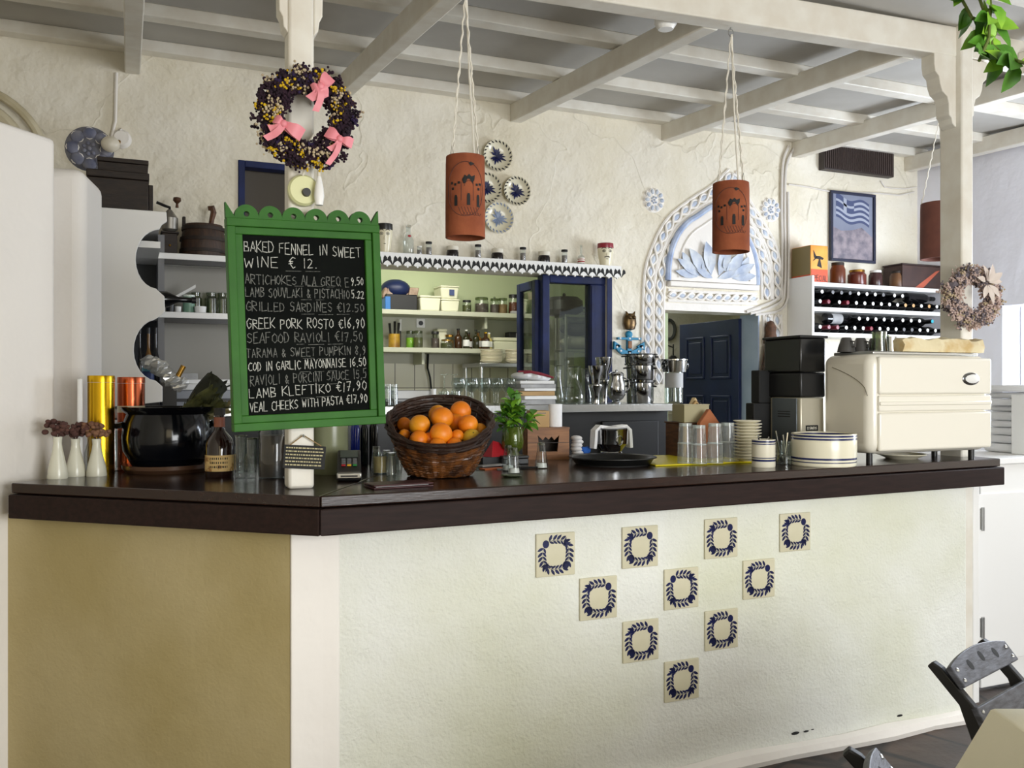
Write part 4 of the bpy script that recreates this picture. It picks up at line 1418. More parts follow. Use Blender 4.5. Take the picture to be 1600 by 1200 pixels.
def steel_jug(px, wd, hh, label, dy, kind):
    x, y, r, h = onw(px, wd, hh, WY + dy)
    t = T('steel_jug' if kind == 'jug' else 'ice_bucket' if kind == 'bucket' else 'cocktail_shaker', label, 'jug' if kind == 'jug' else 'bucket' if kind == 'bucket' else 'shaker', (x, y, WZ))
    if kind == 'jug':
        prof = [(0, 0), (r * .5, 0), (r * .52, .008), (r * .3, .014), (r * .7, .03), (r * .95, h * .3), (r * .95, h * .6), (r * .72, h * .85), (r * .8, h * .97), (r * .76, h * .97), (r * .66, h * .85), (0, h * .8)]
    elif kind == 'bucket':
        prof = [(0, 0), (r * .78, 0), (r * .8, .006), (r * .92, h * .9), (r, h * .93), (r, h), (r * .94, h), (r * .88, h * .9), (0, h * .5)]
    else:
        prof = [(0, 0), (r * .5, 0), (r * .45, .01), (r * .55, h * .3), (r * .9, h * .42), (r * .9, h * .5), (r * .5, h * .53), (r * .62, h * .7), (r * .92, h * .85), (r, h), (r * .95, h), (0, h * .8)]
    MB().lathe(prof, 24).build('body', CHROME, t)
    if kind == 'jug':
        MB().tube([(r * .75, -.01, h * .85), (r * 1.25, -.02, h * .78), (r * 1.35, -.02, h * .55), (r * 1.0, -.01, h * .35)], .005, 6).build('handle', CHROME, t)
        MB().lathe([(0, h * .975), (r * .82, h * .975), (r * .6, h * 1.03), (.006, h * 1.05), (.008, h * 1.1), (0, h * 1.11)], 20).build('lid', CHROME, t)
    if kind == 'bucket':
        for sd in (-1, 1):
            MB().tube([(sd * r * .95, -.0, h * .82), (sd * r * 1.12, -.0, h * .80), (sd * r * 1.12, -.0, h * .70), (sd * r * .9, -.0, h * .68)], .004, 6).build('handle', CHROME, t)
    return t


steel_jug(931, 24, 60, 'narrow steel shaker with a waist, nearest the glass carafes', .06, 'shaker')
steel_jug(943, 26, 72, 'taller steel shaker standing behind the narrow one', .22, 'shaker')
steel_jug(963, 30, 48, 'round lidded steel jug with a side handle under the anchor', .08, 'jug')
# stack of pots
zz = WZ
base_px = [(1000, 46, 36, 'lowest of the three stacked steel pots'), (1000, 46, 26, 'middle one of the three stacked steel pots'), (1000, 52, 15, 'uppermost of the three stacked steel pots')]
for px, wd, hh, l in base_px:
    x, y, r, h = onw(px, wd, hh, WY + .2)
    t = T('steel_pot', l + ', below the anchor', 'pot', (x, y, zz), 0, 'stacked steel pots')
    MB().lathe([(0, 0), (r * .86, 0), (r * .9, .006), (r * .92, h * .86), (r * 1.04, h * .9), (r * 1.06, h), (r * .98, h), (r * .88, h * .85), (r * .86, h * .3), (0, h * .3)], 28).build('body', CHROME, t)
    for sd in (-1, 1):
        MB().tube([(sd * r * .9, -.02, h * .75), (sd * r * 1.14, -.02, h * .72), (sd * r * 1.14, .02, h * .72), (sd * r * .9, .02, h * .75)], .005, 6).build('handle', BLACK, t)
    zz += h * .97 + .003
# tall steel and glass dispensers
x, y, r, h = onw(1053, 28, 48, WY + .14)
t = T('glass_cylinder', 'frosted glass cylinder holding up a steel bucket by the door', 'cylinder vase', (x, y, WZ))
MB().lathe([(0, 0), (r, 0), (r, h), (r * .94, h), (r * .94, .008), (0, .008)], 24).build('body', GLASS, t)
MB().lathe([(r * 1.005, h * .5), (r * 1.012, h * .5), (r * 1.012, h * .98), (r * 1.005, h * .98)], 24, close=True).build('frosted_band', mat('frosted_white', (206, 206, 204), 0.7), t)
MB().lathe([(0, .008), (r * .3, .01), (r * .25, h * .5), (0, h * .55)], 12).build('inner_stem', CHROME, t)
x, y, r, h2 = onw(1053, 44, 20, WY + .14)
t = T('ice_bucket', 'shallow polished steel bucket with ring handles on top of the frosted cylinder', 'bucket', (x, y, WZ + h + .001))
MB().lathe([(0, 0), (r * .86, 0), (r * .94, h2 * .85), (r, h2 * .9), (r, h2), (r * .93, h2), (r * .84, h2 * .3), (0, h2 * .3)], 28).build('body', CHROME, t)
for sd in (-1, 1):
    MB().tube([(sd * r * .95 + .0, -.012 + .022 * math.sin(a), h2 * .5 + .022 * math.cos(a)) for a in [2 * PI * k / 14 for k in range(14)]], .003, 6, True).build('ring_handle', CHROME, t)
# pile of magazines, papers and a folded red/white cloth
p = onY(842, 632, WY + .08)
zz = WZ
mags = [(.17, .11, .028, PAPERG, 0), (.165, .115, .02, PAPER, .1), (.17, .11, .025, CARD, -.06), (.16, .12, .016, PAPER, .05), (.175, .11, .022, PAPERG, .0), (.165, .115, .018, PAPER, -.08)]
ml_ = ['grey magazine at the bottom of the paper pile', 'thin white magazine second from the bottom of the paper pile', 'tan folder inside the paper pile on the worktop', 'white booklet above the tan folder in the pile', 'grey magazine in the upper part of the paper pile', 'white booklet on top of the paper pile under the cloth']
for (a, b, c, m_, rz), l in zip(mags, ml_):
    o = MB().box(-a * .62, a * .62, -b, b, 0, c).build('magazine', m_, None, (p.x - .03, WY + .13, zz + .0005), rz, bevel=.003)
    tag(o, l, 'magazine', 'magazines in the paper pile')
    zz += c + .001
fc = MB()
for i in range(5):
    fc.sph((-.04 + i * .03, .01 * math.sin(i * 2), .026 - i * .003), 1, 12, 8, (.055, .09, .022))
o = T('folded_cloth', 'crumpled white cloth with dark red stripes on the paper pile', 'cloth', (p.x - .05, WY + .12, zz + .001))
fc.build('cloth', CLOTHW, o)
MB().tube([(-.06, -.075, .042), (-.02, -.082, .046), (.03, -.085, .036), (.08, -.085, .026), (.12, -.08, .016)], .006, 7).build('stripe', mat('wine_red_stripe', (120, 28, 44), 0.8), o)
MB().tube([(-.07, -.02, .05), (-.0, -.03, .052), (.06, -.03, .042), (.12, -.03, .026)], .005, 7).build('stripe', mat('wine_red_stripe_b', (120, 28, 44), 0.8), o)
# glass rack with wine glasses
def wineglass(r, h, m=None):
    return MB().lathe([(0, 0), (r * .8, 0), (r * .8, .002), (.004, .006), (.0035, h * .45), (r * .5, h * .52), (r * .95, h * .68), (r, h * .8), (r * .85, h)], 18)


gx0 = onY(708, 620, WY + .2).x
wg = wineglass(.034, .15)
wg0 = None
k = 0
rowl = ['wine glass in the front row on the worktop, behind the basket', 'wine glass in the second row on the worktop, behind the basket', 'wine glass in the rear row on the worktop, behind the basket']
for j in range(3):
    for i in range(6):
        if wg0 is None:
            wg0 = wg.build('wine_glass', GLASS)
            o = wg0
        else:
            o = wg0.copy()
            COL.objects.link(o)
        o.location = (gx0 + i * .075 + j * .03, WY + .09 + j * .105, WZ)
        tag(o, rowl[j], 'glass', ['wine glasses, front row', 'wine glasses, second row', 'wine glasses, rear row'][j])
# upright stemmed glasses further left
x, y, r, h = onw(694, 14, 46, WY + .36)
for px, l in ((694, 'upside-down stemmed glass beside the book pile on the worktop'), (710, 'upside-down stemmed glass nearer the wine glass rows')):
    x, y, r, h = onw(px, 14, 46, WY + .46)
    o = wineglass(.03, h).xf(Matrix.Translation((0, 0, h)) @ Matrix.Scale(-1, 4, (0, 0, 1))).build('stemmed_glass', GLASS, None, (x, y, WZ))
    tag(o, l, 'glass')


def tumbler(r, h, taper=.86):
    return MB().lathe([(0, h), (r * taper, h), (r * taper, h - .006), (r, 0), (r * .95, 0), (r * taper * .92, h - .012), (0, h - .012)], 20)


for px, wd, hh, l in ((606, 12, 34, 'upside-down tumbler on the worktop beside the chalkboard'), (616, 12, 34, 'upside-down tumbler second from the chalkboard'), (694, 20, 22, 'low upside-down tumbler behind the basket'), (712, 18, 22, 'low upside-down tumbler further from the book pile')):
    x, y, r, h = onw(px, wd, hh, WY + .06)
    t = T('tumbler', l, 'glass', (x, y, WZ), 0, 'tumblers on the worktop')
    tumbler(r, h).build('body', GLASS, t)
    MB().tube([(r * math.cos(a), r * math.sin(a), .0025) for a in [2 * PI * k / 20 for k in range(20)]], .002, 5, True).build('rim', GLASSF, t)
x, y, r, h = onw(677, 9, 26, WY + .05)
o = MB().lathe([(0, 0), (r, 0), (r * .9, h * .2), (r * 1.0, h), (r * .8, h), (r * .7, .02), (0, .02)], 18).build('white_cup', W_GLOSS, None, (x, y, WZ))
tag(o, 'tall white cup in front of the book pile', 'cup')
# book pile
p = onY(645, 625, WY + .14)
zz = WZ
for a, b, c, m_, rz, l in ((.20, .12, .02, BLACK, .0, 'black thin book under the paper on the worktop'), (.17, .12, .012, PAPERG, .06, 'grey sheet bundle in the middle of the book pile'), (.12, .10, .045, PAPER, -.05, 'thick white book on top of the pile behind the basket')):
    t = T('book', l, 'book', (p.x + .0, WY + .18, zz + .001), rz, 'book pile on the worktop')
    if c > .03:
        MB().box(-a * .8, a * .8, -b, b, .003, c - .003).build('pages', PAPER, t, bevel=.001)
        MB().box(-a * .8 - .004, a * .8 + .003, -b - .003, b + .003, c - .003, c).box(-a * .8 - .004, a * .8 + .003, -b - .003, b + .003, 0, .003).build('cover', PAPERG, t)
    else:
        MB().box(-a * .8, a * .8, -b, b, 0, c).build('pages', m_, t, bevel=.002)
    zz += c + .0015

# ================================================================ LEFT SHELVING
cy = 4.32
cp = MB()


def wq(px, py, y=cy):
    p = onY(px, py, y)
    return (p.x, p.z)


outline = [wq(133, 322), wq(260, 331), wq(261, 346), wq(253, 351), wq(249, 358)]
outline += [wq(247 - 35 * math.sin(a), 405 - 46 * math.cos(a)) for a in [PI * (i + .6) / 13 for i in range(13)]]
outline += [wq(249, 456), wq(257, 463), wq(258, 487), wq(250, 494)]
outline += [wq(247 - 38 * math.sin(a), 547 - 48 * math.cos(a)) for a in [PI * (i + .6) / 13 for i in range(13)]]
outline += [wq(247, 598), wq(254, 604), wq(254, 628), wq(133, 640)]
cab = T('corner_shelf_unit', 'white corner shelf unit with a scalloped end panel behind the black pot', 'shelf unit', (0, 0, 0))
MB().prism_xz(outline, cy, cy + .02).build('scalloped_panel', W_GLOSS, cab, smooth=0, bevel=.003)
xl = onY(133, 330, cy).x
xr = onY(260, 331, cy).x
zt_ = onY(133, 322, cy).z
MB().box(xl, xr - .02, cy + .0202, WB - .005, zt_ - .03, zt_ - .008).build('top_board', W_GLOSS, cab)
sy_ = WB - .30
s1, s2 = onY(300, 397, sy_).z, onY(300, 488, sy_).z
sxr = onY(480, 400, sy_).x
for z in (s1, s2):
    MB().box(xl + .0, sxr, sy_, WB - .003, z - .03, z).build('shelf_board', W_GLOSS, cab, bevel=.002)
ux = onY(247, 400, sy_).x
MB().box(ux, ux + .03, sy_ + .01, WB - .003, WZ + .001, zt_ - .035).build('upright', mat('grey_painted_board', (120, 120, 122), 0.5), cab)
for z in (s1, s2):
    MB().box(ux + .031, sxr, sy_ + .004, sy_ + .03, z - .055, z - .0302).build('under_rail', BLACK, cab)
MB().box(ux + .031, sxr, WB - .02, WB - .004, WZ + .001, s1 - .031).build('back_board', mat('shaded_wall_grey', (168, 166, 160), 0.7), cab)  # added sheet; its grey stands for the back wall in shade
MB().box(sxr, sxr + .02, sy_, WB - .003, WZ + .001, s1).build('upright', W_GLOSS, cab)
MB().box(xl, ux, WB - .03, WB - .004, WZ + .001, zt_ - .035).build('back_board', mat('dark_grey_board', (70, 72, 76), 0.6), cab)
for z in (s1, s2):
    MB().box(xl, ux, cy + .08, sy_ - .002, z - .03, z).build('shelf_board', W_GLOSS, cab)
MB().box(xl - .01, xl + .012, cy + .0202, WB - .003, WZ + .001, zt_ - .035).build('side_board', W_GLOSS, cab)
MB().box(xl + .0, xr, cy + .02, cy + .05, .0, WZ - .046).build('lower_front', W_GLOSS, cab)

# dark chests on top
p0, p1 = onY(136, 322, cy + .06), onY(232, 328, cy + .06)
ztop = onY(136, 262, cy + .06).z
t = T('wooden_chest', 'large nearly black wooden box on top of the white shelf unit', 'chest', ((p0.x + p1.x) / 2, cy + .22, zt_ - .0075))
hwc = (p1.x - p0.x) / 2
hc = ztop - zt_ + .0075
MB().box(-hwc, hwc, -.15, .15, 0, hc * .82).build('body', WOODX, t, bevel=.004)
MB().box(-hwc - .004, hwc + .004, -.154, .154, hc * .83, hc).build('lid', WOODX, t, bevel=.004)
MB().box(hwc + .0005, hwc + .02, -.13, .13, 0, hc * .75).build('end_board', WOODX, t, bevel=.003)
q0, q1 = onY(153, 262, cy + .14), onY(231, 262, cy + .14)
z2 = onY(153, 245, cy + .14).z
t = T('wooden_box', 'flat dark box lying on the lid of the wooden chest', 'box', ((q0.x + q1.x) / 2, cy + .24, ztop + .001))
MB().box(-(q1.x - q0.x) / 2, (q1.x - q0.x) / 2, -.11, .11, 0, (z2 - ztop) * .7).build('body', WOODX, t, bevel=.003)
MB().box(-(q1.x - q0.x) / 2 - .003, (q1.x - q0.x) / 2 + .003, -.113, .113, (z2 - ztop) * .72, z2 - ztop).build('lid', WOODX, t, bevel=.003)
# coffee grinder and barrel on the upper shelf
gy_ = sy_ + .12
x, y, r, h = spot(265, 24, 76, gy_)
t = T('hand_coffee_grinder', 'old dark coffee grinder with a crank handle beside the barrel', 'coffee grinder', (x, y, s1))
MB().box(-r * .9, r * .9, -r * .9, r * .9, 0, h * .45).box(-r * 1.1, r * 1.1, -r * 1.1, r * 1.1, h * .45, h * .49).box(-r * 1.1, r * 1.1, -r * 1.1, r * 1.1, 0, h * .04).build('wooden_body', WOODX, t, bevel=.003)
MB().sph((0, -r * .98, h * .2), r * .16, 8, 6).build('drawer_knob', BRASS, t)
MB().lathe([(r * .5, h * .49), (r * 1.0, h * .55), (r * 1.05, h * .78), (r * .3, h * .95), (0, h * .96)], 18).build('hopper', mat('grey_tin', (150, 146, 138), 0.4, 0.7), t)
MB().tube([(0, 0, h * .94), (0, 0, h * 1.0), (-r * .6, -.01, h * 1.02), (-r * 1.6, -.01, h * 1.08)], .008, 6).build('crank', BLACK, t)
MB().lathe([(0, 0), (.008, 0), (.006, .02), (.02, .035), (.018, .05), (0, .055)], 12, (r * .9, -.01, h * 1.0)).build('crank_knob', WOODM, t)
x, y, r, h = spot(318, 68, 52, sy_ + .16)
t = T('wooden_barrel', 'small dark wooden barrel with a hooked ladle in it', 'barrel', (x, y, s1))
MB().lathe([(0, 0), (r * .98, 0), (r * 1.0, h * .3), (r * .94, h * .7), (r * .84, h), (r * .74, h), (r * .74, h * .8), (0, h * .8)], 28).build('staves', BARREL, t)
for z, k in ((.15, 1.005), (.5, .985), (.82, .91)):
    MB().lathe([(r * k, h * z), (r * k + .006, h * z), (r * k + .004, h * z + .018), (r * k, h * z + .018)], 28, close=True).build('hoop', WOODX, t)
MB().box(-r * .92, -r * .78, -.02, .02, h * .75, h * 1.22).build('lug', WOODX, t, bevel=.004)
MB().tube([(r * .28, 0, h * .80), (r * .36, 0, h * 1.2), (r * .44, 0, h * 1.42), (r * .38, 0, h * 1.55), (r * .2, 0, h * 1.53)], [.012, .013, .015, .018, .012], 8).build('ladle_handle', WOODM, t)
# things on the lower shelf
yl = sy_ + .10
LB = [('paper_folder', 273, 'sheet')]
p = onY(272, 470, yl)
o = MB().add([(-.06, 0, .0), (.10, -.02, .10), (.10, .02, .10), (-.06, .04, .0), (-.06, 0, -.012), (.10, -.02, .085), (.10, .02, .085), (-.06, .04, -.012)], [(0, 1, 2, 3), (7, 6, 5, 4), (0, 4, 5, 1), (2, 6, 7, 3), (1, 5, 6, 2), (0, 3, 7, 4)]).build('folded_letter', PAPER, None, (p.x, yl - .03, s2 + .045))
tag(o, 'folded white letter leaning out above the small cups', 'letter')
x, y, r, h = spot(295, 18, 29, yl)
t = T('candle_tin', 'pale green candle cup on the lower white shelf', 'cup', (x, y, s2))
MB().lathe([(0, 0), (r, 0), (r, h * .9), (0, h * .9)], 20).build('body', mat('sage_green', (112, 148, 128), 0.4), t)
MB().lathe([(0, h * .9), (r * 1.02, h * .9), (r * 1.02, h), (0, h)], 20).build('lid', mat('pale_sage', (206, 214, 204), 0.4), t)
for px, wd, hh, m_, l in ((278, 10, 10, PAPER, 'small white cup below the folded letter'), (313, 18, 11, PAPER, 'low white bowl beside the pale green candle cup'), (266, 13, 13, BLACK, 'small black box under the folded letter')):
    x, y, r, h = spot(px, wd, hh, yl - .03)
    o = MB().lathe([(0, 0), (r * .9, 0), (r, h), (r * .85, h), (r * .8, h * .3), (0, h * .3)], 18).build('small_cup', m_, None, (x, y, s2))
    tag(o, l, 'cup')
for px, wd, hh, l in ((306, 18, 36, 'clear glass jar behind the pale green cup'), (330, 20, 36, 'clear glass jar in the middle behind the white bowl'), (347, 18, 36, 'clear glass jug at the chalkboard end of the white shelf')):
    x, y, r, h = spot(px, wd, hh, yl + .12)
    t = T('glass_jar', l, 'jar', (x, y, s2))
    MB().lathe([(0, 0), (r, 0), (r, h * .75), (r * .7, h * .85), (r * .75, h), (r * .7, h)], 18).build('body', GLASSF, t)
    MB().tube([(r * .74 * math.cos(a), r * .74 * math.sin(a), h) for a in [2 * PI * k / 18 for k in range(18)]], .003, 5, True).build('rim', GLASS, t)
# bottles seen through the scalloped cut-outs
zl_ = WZ
for px, wd, hh, b, c, l in ((226, 18, 60, 'cyan', 1, 'blue bottle with a white cap in the lower cut-out'),):
    x, y, r, h = spot(231, 18, 42, cy + .16)
    bottle('squeeze_bottle', 'small turquoise bottle with a white cap in the lower scalloped cut-out', x, y, onY(231, 600, cy + .16).z, r, h, mat('turquoise_liquid', (92, 160, 178), 0.3), FOILW, mat('navy_label', (40, 60, 110), 0.5), None, .42)
bs = T('bottle_stand', 'small dark stand under the turquoise bottle', 'stand', (x, y, WZ))
MB().box(-.05, .05, -.04, .04, 0, onY(231, 600, cy + .16).z - WZ - .001).build('block', DARKST, bs, bevel=.004)
for px, hh, m_, l in ((218, 60, WINE, 'dark liquor bottle furthest into the lower cut-out'), (232, 74, bcol[2], 'amber liquor bottle with an orange label in the lower cut-out'), (243, 72, WINE, 'dark liquor bottle against the grey upright')):
    x, y, r, h = spot(px, 13, hh, cy + .36)
    bottle('liquor_bottle', l, x, y, WZ, r, max(.2, onY(px, 512, cy + .36).z - WZ), m_, BLACK, mat('orange_label' + str(px), (196, 90, 40), 0.6) if px == 232 else None, 'liquor bottles behind the cut-out', .36)
x, y, r, h = spot(236, 14, 20, cy + .3)
t = T('lying_bottle', 'dark bottle lying with its neck out through the upper cut-out', 'bottle', (x - .1, cy + .26, s2 + .045))
MB().lathe([(0, 0), (.036, 0), (.038, .01), (.038, .17), (.014, .22), (.013, .28), (0, .28)], 16).xf(Matrix.Rotation(PI / 2, 4, 'Y')).build('body', WINE, t)
MB().cyl((.281, 0, 0), (.30, 0, 0), .016).build('cap', BLACK, t)
MB().box(.05, .09, -.03, .03, -.044, -.036).build('cradle', BLACK, t)
# crumpled foil roll
p = onY(266, 585, cy + .02)
t = T('foil_roll', 'crumpled clear and silver wrap hanging out of the lower cut-out', 'wrap', (p.x, cy + .075, p.z))
fm = MB()
rv = random.Random(12)
for i in range(11):
    q = MB().sph((0, 0, 0), 1, 9, 6, (.042, .026, .030))
    q.v = [(x * rv.uniform(.6, 1.25), y * rv.uniform(.6, 1.2), z * rv.uniform(.6, 1.3)) for x, y, z in q.v]
    q.xf(Matrix.Translation((-.085 + i * .013, rv.uniform(-.012, .012), .06 - i * .011 + rv.uniform(-.012, .012))))
    fm.add(q.v, q.f)
fm.build('crumpled_film', mat('silver_film', (196, 196, 192), 0.28, 0.6), t, smooth=0)
MB().cyl((.03, 0, -.02), (.06, 0, .04), .012).build('gold_tube', BRASS, t)
MB().box(-.03, .03, -.012, .012, WZ - p.z + .001, -.03).build('stand', DARKST, t)
# grey box with papers at worktop height
x0, x1 = onY(256, 620, WY - .05).x, onY(356, 620, WY - .05).x
t = T('printer', 'low grey printer with papers on it behind the dried thistles', 'printer', ((x0 + x1) / 2, WY + .12, WZ))
hp_ = (x1 - x0) / 2
MB().box(-hp_, hp_ + .1, -.12, .12, 0, .085).build('body', mat('grey_blue_plastic', (140, 144, 152), 0.4), t, bevel=.006)
MB().box(-hp_ + .02, hp_ + .05, -.128, -.119, .03, .045).build('paper_slot', BLACK, t)
MB().box(-hp_ + .05, hp_ + .08, -.09, .1, .0855, .115).build('paper_tray', PAPER, t, bevel=.003)
t = T('paper_bundle', 'white sheet lying on the grey printer below the white shelf', 'paper', ((x0 + x1) / 2 + .03, WY + .12, WZ + .116), .08)
MB().box(-.12, .14, -.07, .08, 0, .02).build('sheet', PAPER, t, bevel=.002)
MB().box(-.1, -.02, -.06, .07, .0205, .05).build('folded_sheet', PAPERG, t, bevel=.002)
# ================================================================ MENU BOARD
GLYPH = {
    'A': '0,0 2,6 4,0|1,2 3,2', 'B': '0,0 0,6 3,5.5 3,3.6 0,3.2 3.6,2.4 3.4,.5 0,0', 'C': '4,5.2 2.4,6 .4,4.4 .2,1.6 1.8,0 4,.7', 'D': '0,0 0,6 2.6,5.4 3.8,3 2.6,.6 0,0',
    'E': '3.6,6 0,6 0,0 3.8,0|0,3.1 3,3.1', 'F': '3.8,6 0,6 0,0|0,3.2 2.8,3.2', 'G': '3.8,5.4 2,6 .2,4 .2,1.5 1.8,0 3.8,1 3.8,2.8 2.4,2.8', 'H': '0,0 0,6|4,0 4,6|0,3 4,3', 'I': '1,0 1,6',
    'K': '0,0 0,6|3.8,6 0,2.6 4,0', 'L': '0,6 0,0 3.6,0', 'M': '0,0 .4,6 2.2,2 4,6 4.4,0', 'N': '0,0 .2,6 3.6,0 3.9,6', 'O': '2,6 .2,4.4 .2,1.6 2,0 3.8,1.6 3.8,4.4 2,6', 'P': '0,0 0,6 3.4,5.4 3.4,3.4 0,2.8',
    'Q': '2,6 .2,4.4 .2,1.6 2,0 3.8,1.6 3.8,4.4 2,6|2.6,1.6 4.2,-.4', 'R': '0,0 0,6 3.4,5.4 3.4,3.6 0,3 3.8,0', 'S': '3.6,5.3 1.8,6 .3,4.8 .8,3.4 3.2,2.6 3.6,1.2 2,0 .1,.8', 'T': '-.2,6 4.2,6|2,6 2,0',
    'U': '0,6 .2,1.2 2,0 3.8,1.2 4,6', 'V': '0,6 2,0 4,6', 'W': '0,6 1,0 2.2,4 3.4,0 4.6,6', 'X': '0,0 4,6|0,6 4,0', 'Y': '0,6 2,3 4,6|2,3 2,0', '0': '1.8,6 .3,4.2 .3,1.6 1.8,0 3.3,1.6 3.3,4.2 1.8,6',
    '1': '1,0 1,6', '2': '.2,4.8 1.6,6 3.2,4.8 2.6,3 .2,0 3.8,.2', '5': '3.4,6 .6,6 .4,3.4 2.6,3.6 3.4,1.8 2.2,0 .2,.5', '6': '3,6 .8,4 .2,1.6 1.6,0 3.2,1.4 2,3 .4,2', '7': '0,6 3.6,6 1.4,0|.8,3 3,3', '8': '1.8,3.2 .4,4.6 1.8,6 3.2,4.6 1.8,3.2 .2,1.6 1.8,0 3.4,1.6 1.8,3.2',
    '9': '3.2,4 1.8,2.8 .4,4.4 1.8,6 3.2,4.8 2.8,2 1.4,0', '.': '.6,0 1,.2', ',': '1,.6 .4,-1', '&': '3.8,0 .8,4.4 1.6,6 2.8,4.8 .4,1.8 1.4,0 3.8,2.2', '€': '4,5.4 2.4,6 .9,4.4 .9,1.6 2.4,0 4,.7|-.2,3.6 2.8,3.6|-.2,2.5 2.6,2.5', '-': '0,3 3,3'}
NARROW = {'I': 2.0, '1': 2.0, '.': 1.6, ',': 1.6, ' ': 2.6, 'M': 4.8, 'W': 5.0}


def lettering(mb, text, x0, x1, zc, hgt, wd, y=0.0, jit=.25, rnd=None, slope=0.0):
    """hand-drawn capitals as flat strokes, fitted between x0 and x1"""
    rnd = rnd or random.Random(len(text) * 31 + 5)
    adv = [NARROW.get(c, 4.0) + 1.25 for c in text]
    sx = (x1 - x0) / (sum(adv) - 1.25)
    sz_ = hgt / 6
    cx = x0
    for c, a in zip(text, adv):
        if c in GLYPH:
            k = rnd.uniform(.9, 1.08)
            dz = rnd.uniform(-.3, .3)
            for st_ in GLYPH[c].split('|'):
                pts = [tuple(map(float, q.split(','))) for q in st_.split()]
                pts = [Vector((cx + (px_ + rnd.uniform(-jit, jit)) * sx, zc - hgt / 2 + slope * (cx - x0) + (pz_ * k + dz + rnd.uniform(-jit, jit)) * sz_)) for px_, pz_ in pts]
                for p, q in zip(pts, pts[1:]):
                    d = q - p
                    if d.length < 1e-6: continue
                    d.normalize()
                    n = Vector((-d.y, d.x)) * wd / 2
                    p2, q2 = p - d * wd * .35, q + d * wd * .35
                    ya = y - .00025 * rnd.random()
                    mb.add([(p2.x - n.x, ya, p2.y - n.y), (q2.x - n.x, ya, q2.y - n.y), (q2.x + n.x, ya, q2.y + n.y), (p2.x + n.x, ya, p2.y + n.y)], [(0, 1, 2, 3)])
        cx += a * sx


bl_, br_ = at(357.5, 508, 2.63), at(594.5, 508, 2.855)
bv = Vector((br_.x - bl_.x, br_.y - bl_.y))
BW, BH = bv.length, .627
brd = T('menu_chalkboard', 'green framed chalkboard menu with a scalloped top hanging on the white post', 'chalkboard', ((bl_.x + br_.x) / 2, (bl_.y + br_.y) / 2, 1.636), math.atan2(bv.y, bv.x))
brd.rotation_euler = (0, math.radians(-2.0), math.atan2(bv.y, bv.x))
w2, h2 = BW / 2, BH / 2
fo, fi = .024, .046
MB().box(-w2 + .02, w2 - .02, .0, .012, -h2 + .02, h2 - .02).build('slate_panel', SLATE, brd, smooth=0)
o = MB()
for a, b, c, d in ((-w2, w2, h2 - fo, h2), (-w2, w2, -h2, -h2 + fo), (-w2, -w2 + fo, -h2 + fo, h2 - fo), (w2 - fo, w2, -h2 + fo, h2 - fo)):
    o.box(a, b, -.022, .016, c, d)
o.build('outer_frame', GREEN, brd, smooth=0, bevel=.002)
o = MB()
for a, b, c, d in ((-w2 + fo, w2 - fo, h2 - fi, h2 - fo), (-w2 + fo, w2 - fo, -h2 + fo, -h2 + fi), (-w2 + fo, -w2 + fi, -h2 + fi, h2 - fi), (w2 - fi, w2 - fo, -h2 + fi, h2 - fi)):
    o.box(a, b, -.012, .012, c, d)
o.build('inner_frame', GREEN, brd, smooth=0, bevel=.002)
# scalloped crest with round holes, as one outline per scallop
cr = MB()
nsc = 6
pit = BW / (nsc + .72)
base = h2
for i in range(nsc):
    xc = -w2 + pit * (.36 + .5 + i)
    out_ = [(xc + pit * .5 * math.cos(a), base + .006 + .036 * math.sin(a)) for a in [PI * k / 16 for k in range(17)]] + [(xc - pit * .5, base), (xc + pit * .5, base)]
    hole = [(xc + .0085 * math.cos(a), base + .014 + .0085 * math.sin(a)) for a in [PI * k / 16 for k in range(17)]] + [(xc + .0085 * math.cos(a), base + .014 + .0085 * math.sin(a)) for a in [PI + PI * (k + 1) / 3 for k in range(2)]]
    n = len(out_)
    for yy, fl in ((-.012, 0), (.008, 1)):
        vs = [(x, yy, z) for x, z in out_] + [(x, yy, z) for x, z in hole]
        fs = [(k, (k + 1) % n, n + (k + 1) % n, n + k) for k in range(n)]
        cr.add(vs, fs)
    for ring in (out_, hole):
        vs = [(x, -.012, z) for x, z in ring] + [(x, .008, z) for x, z in ring]
        cr.add(vs, [(k, (k + 1) % n, n + (k + 1) % n, n + k) for k in range(n)])
for sd in (-1, 1):
    cr.prism_xz([(sd * w2, base), (sd * w2, base + .047), (sd * (w2 - pit * .12), base + .034), (sd * (w2 - pit * .36), base + .006), (sd * (w2 - pit * .36), base)][::-sd], -.012, .008)
cr.build('scalloped_crest', GREEN, brd, smooth=0)
tw = w2 - fi - .006
th_ = BH - 2 * fi


def vz(v): return h2 - fi - th_ * v


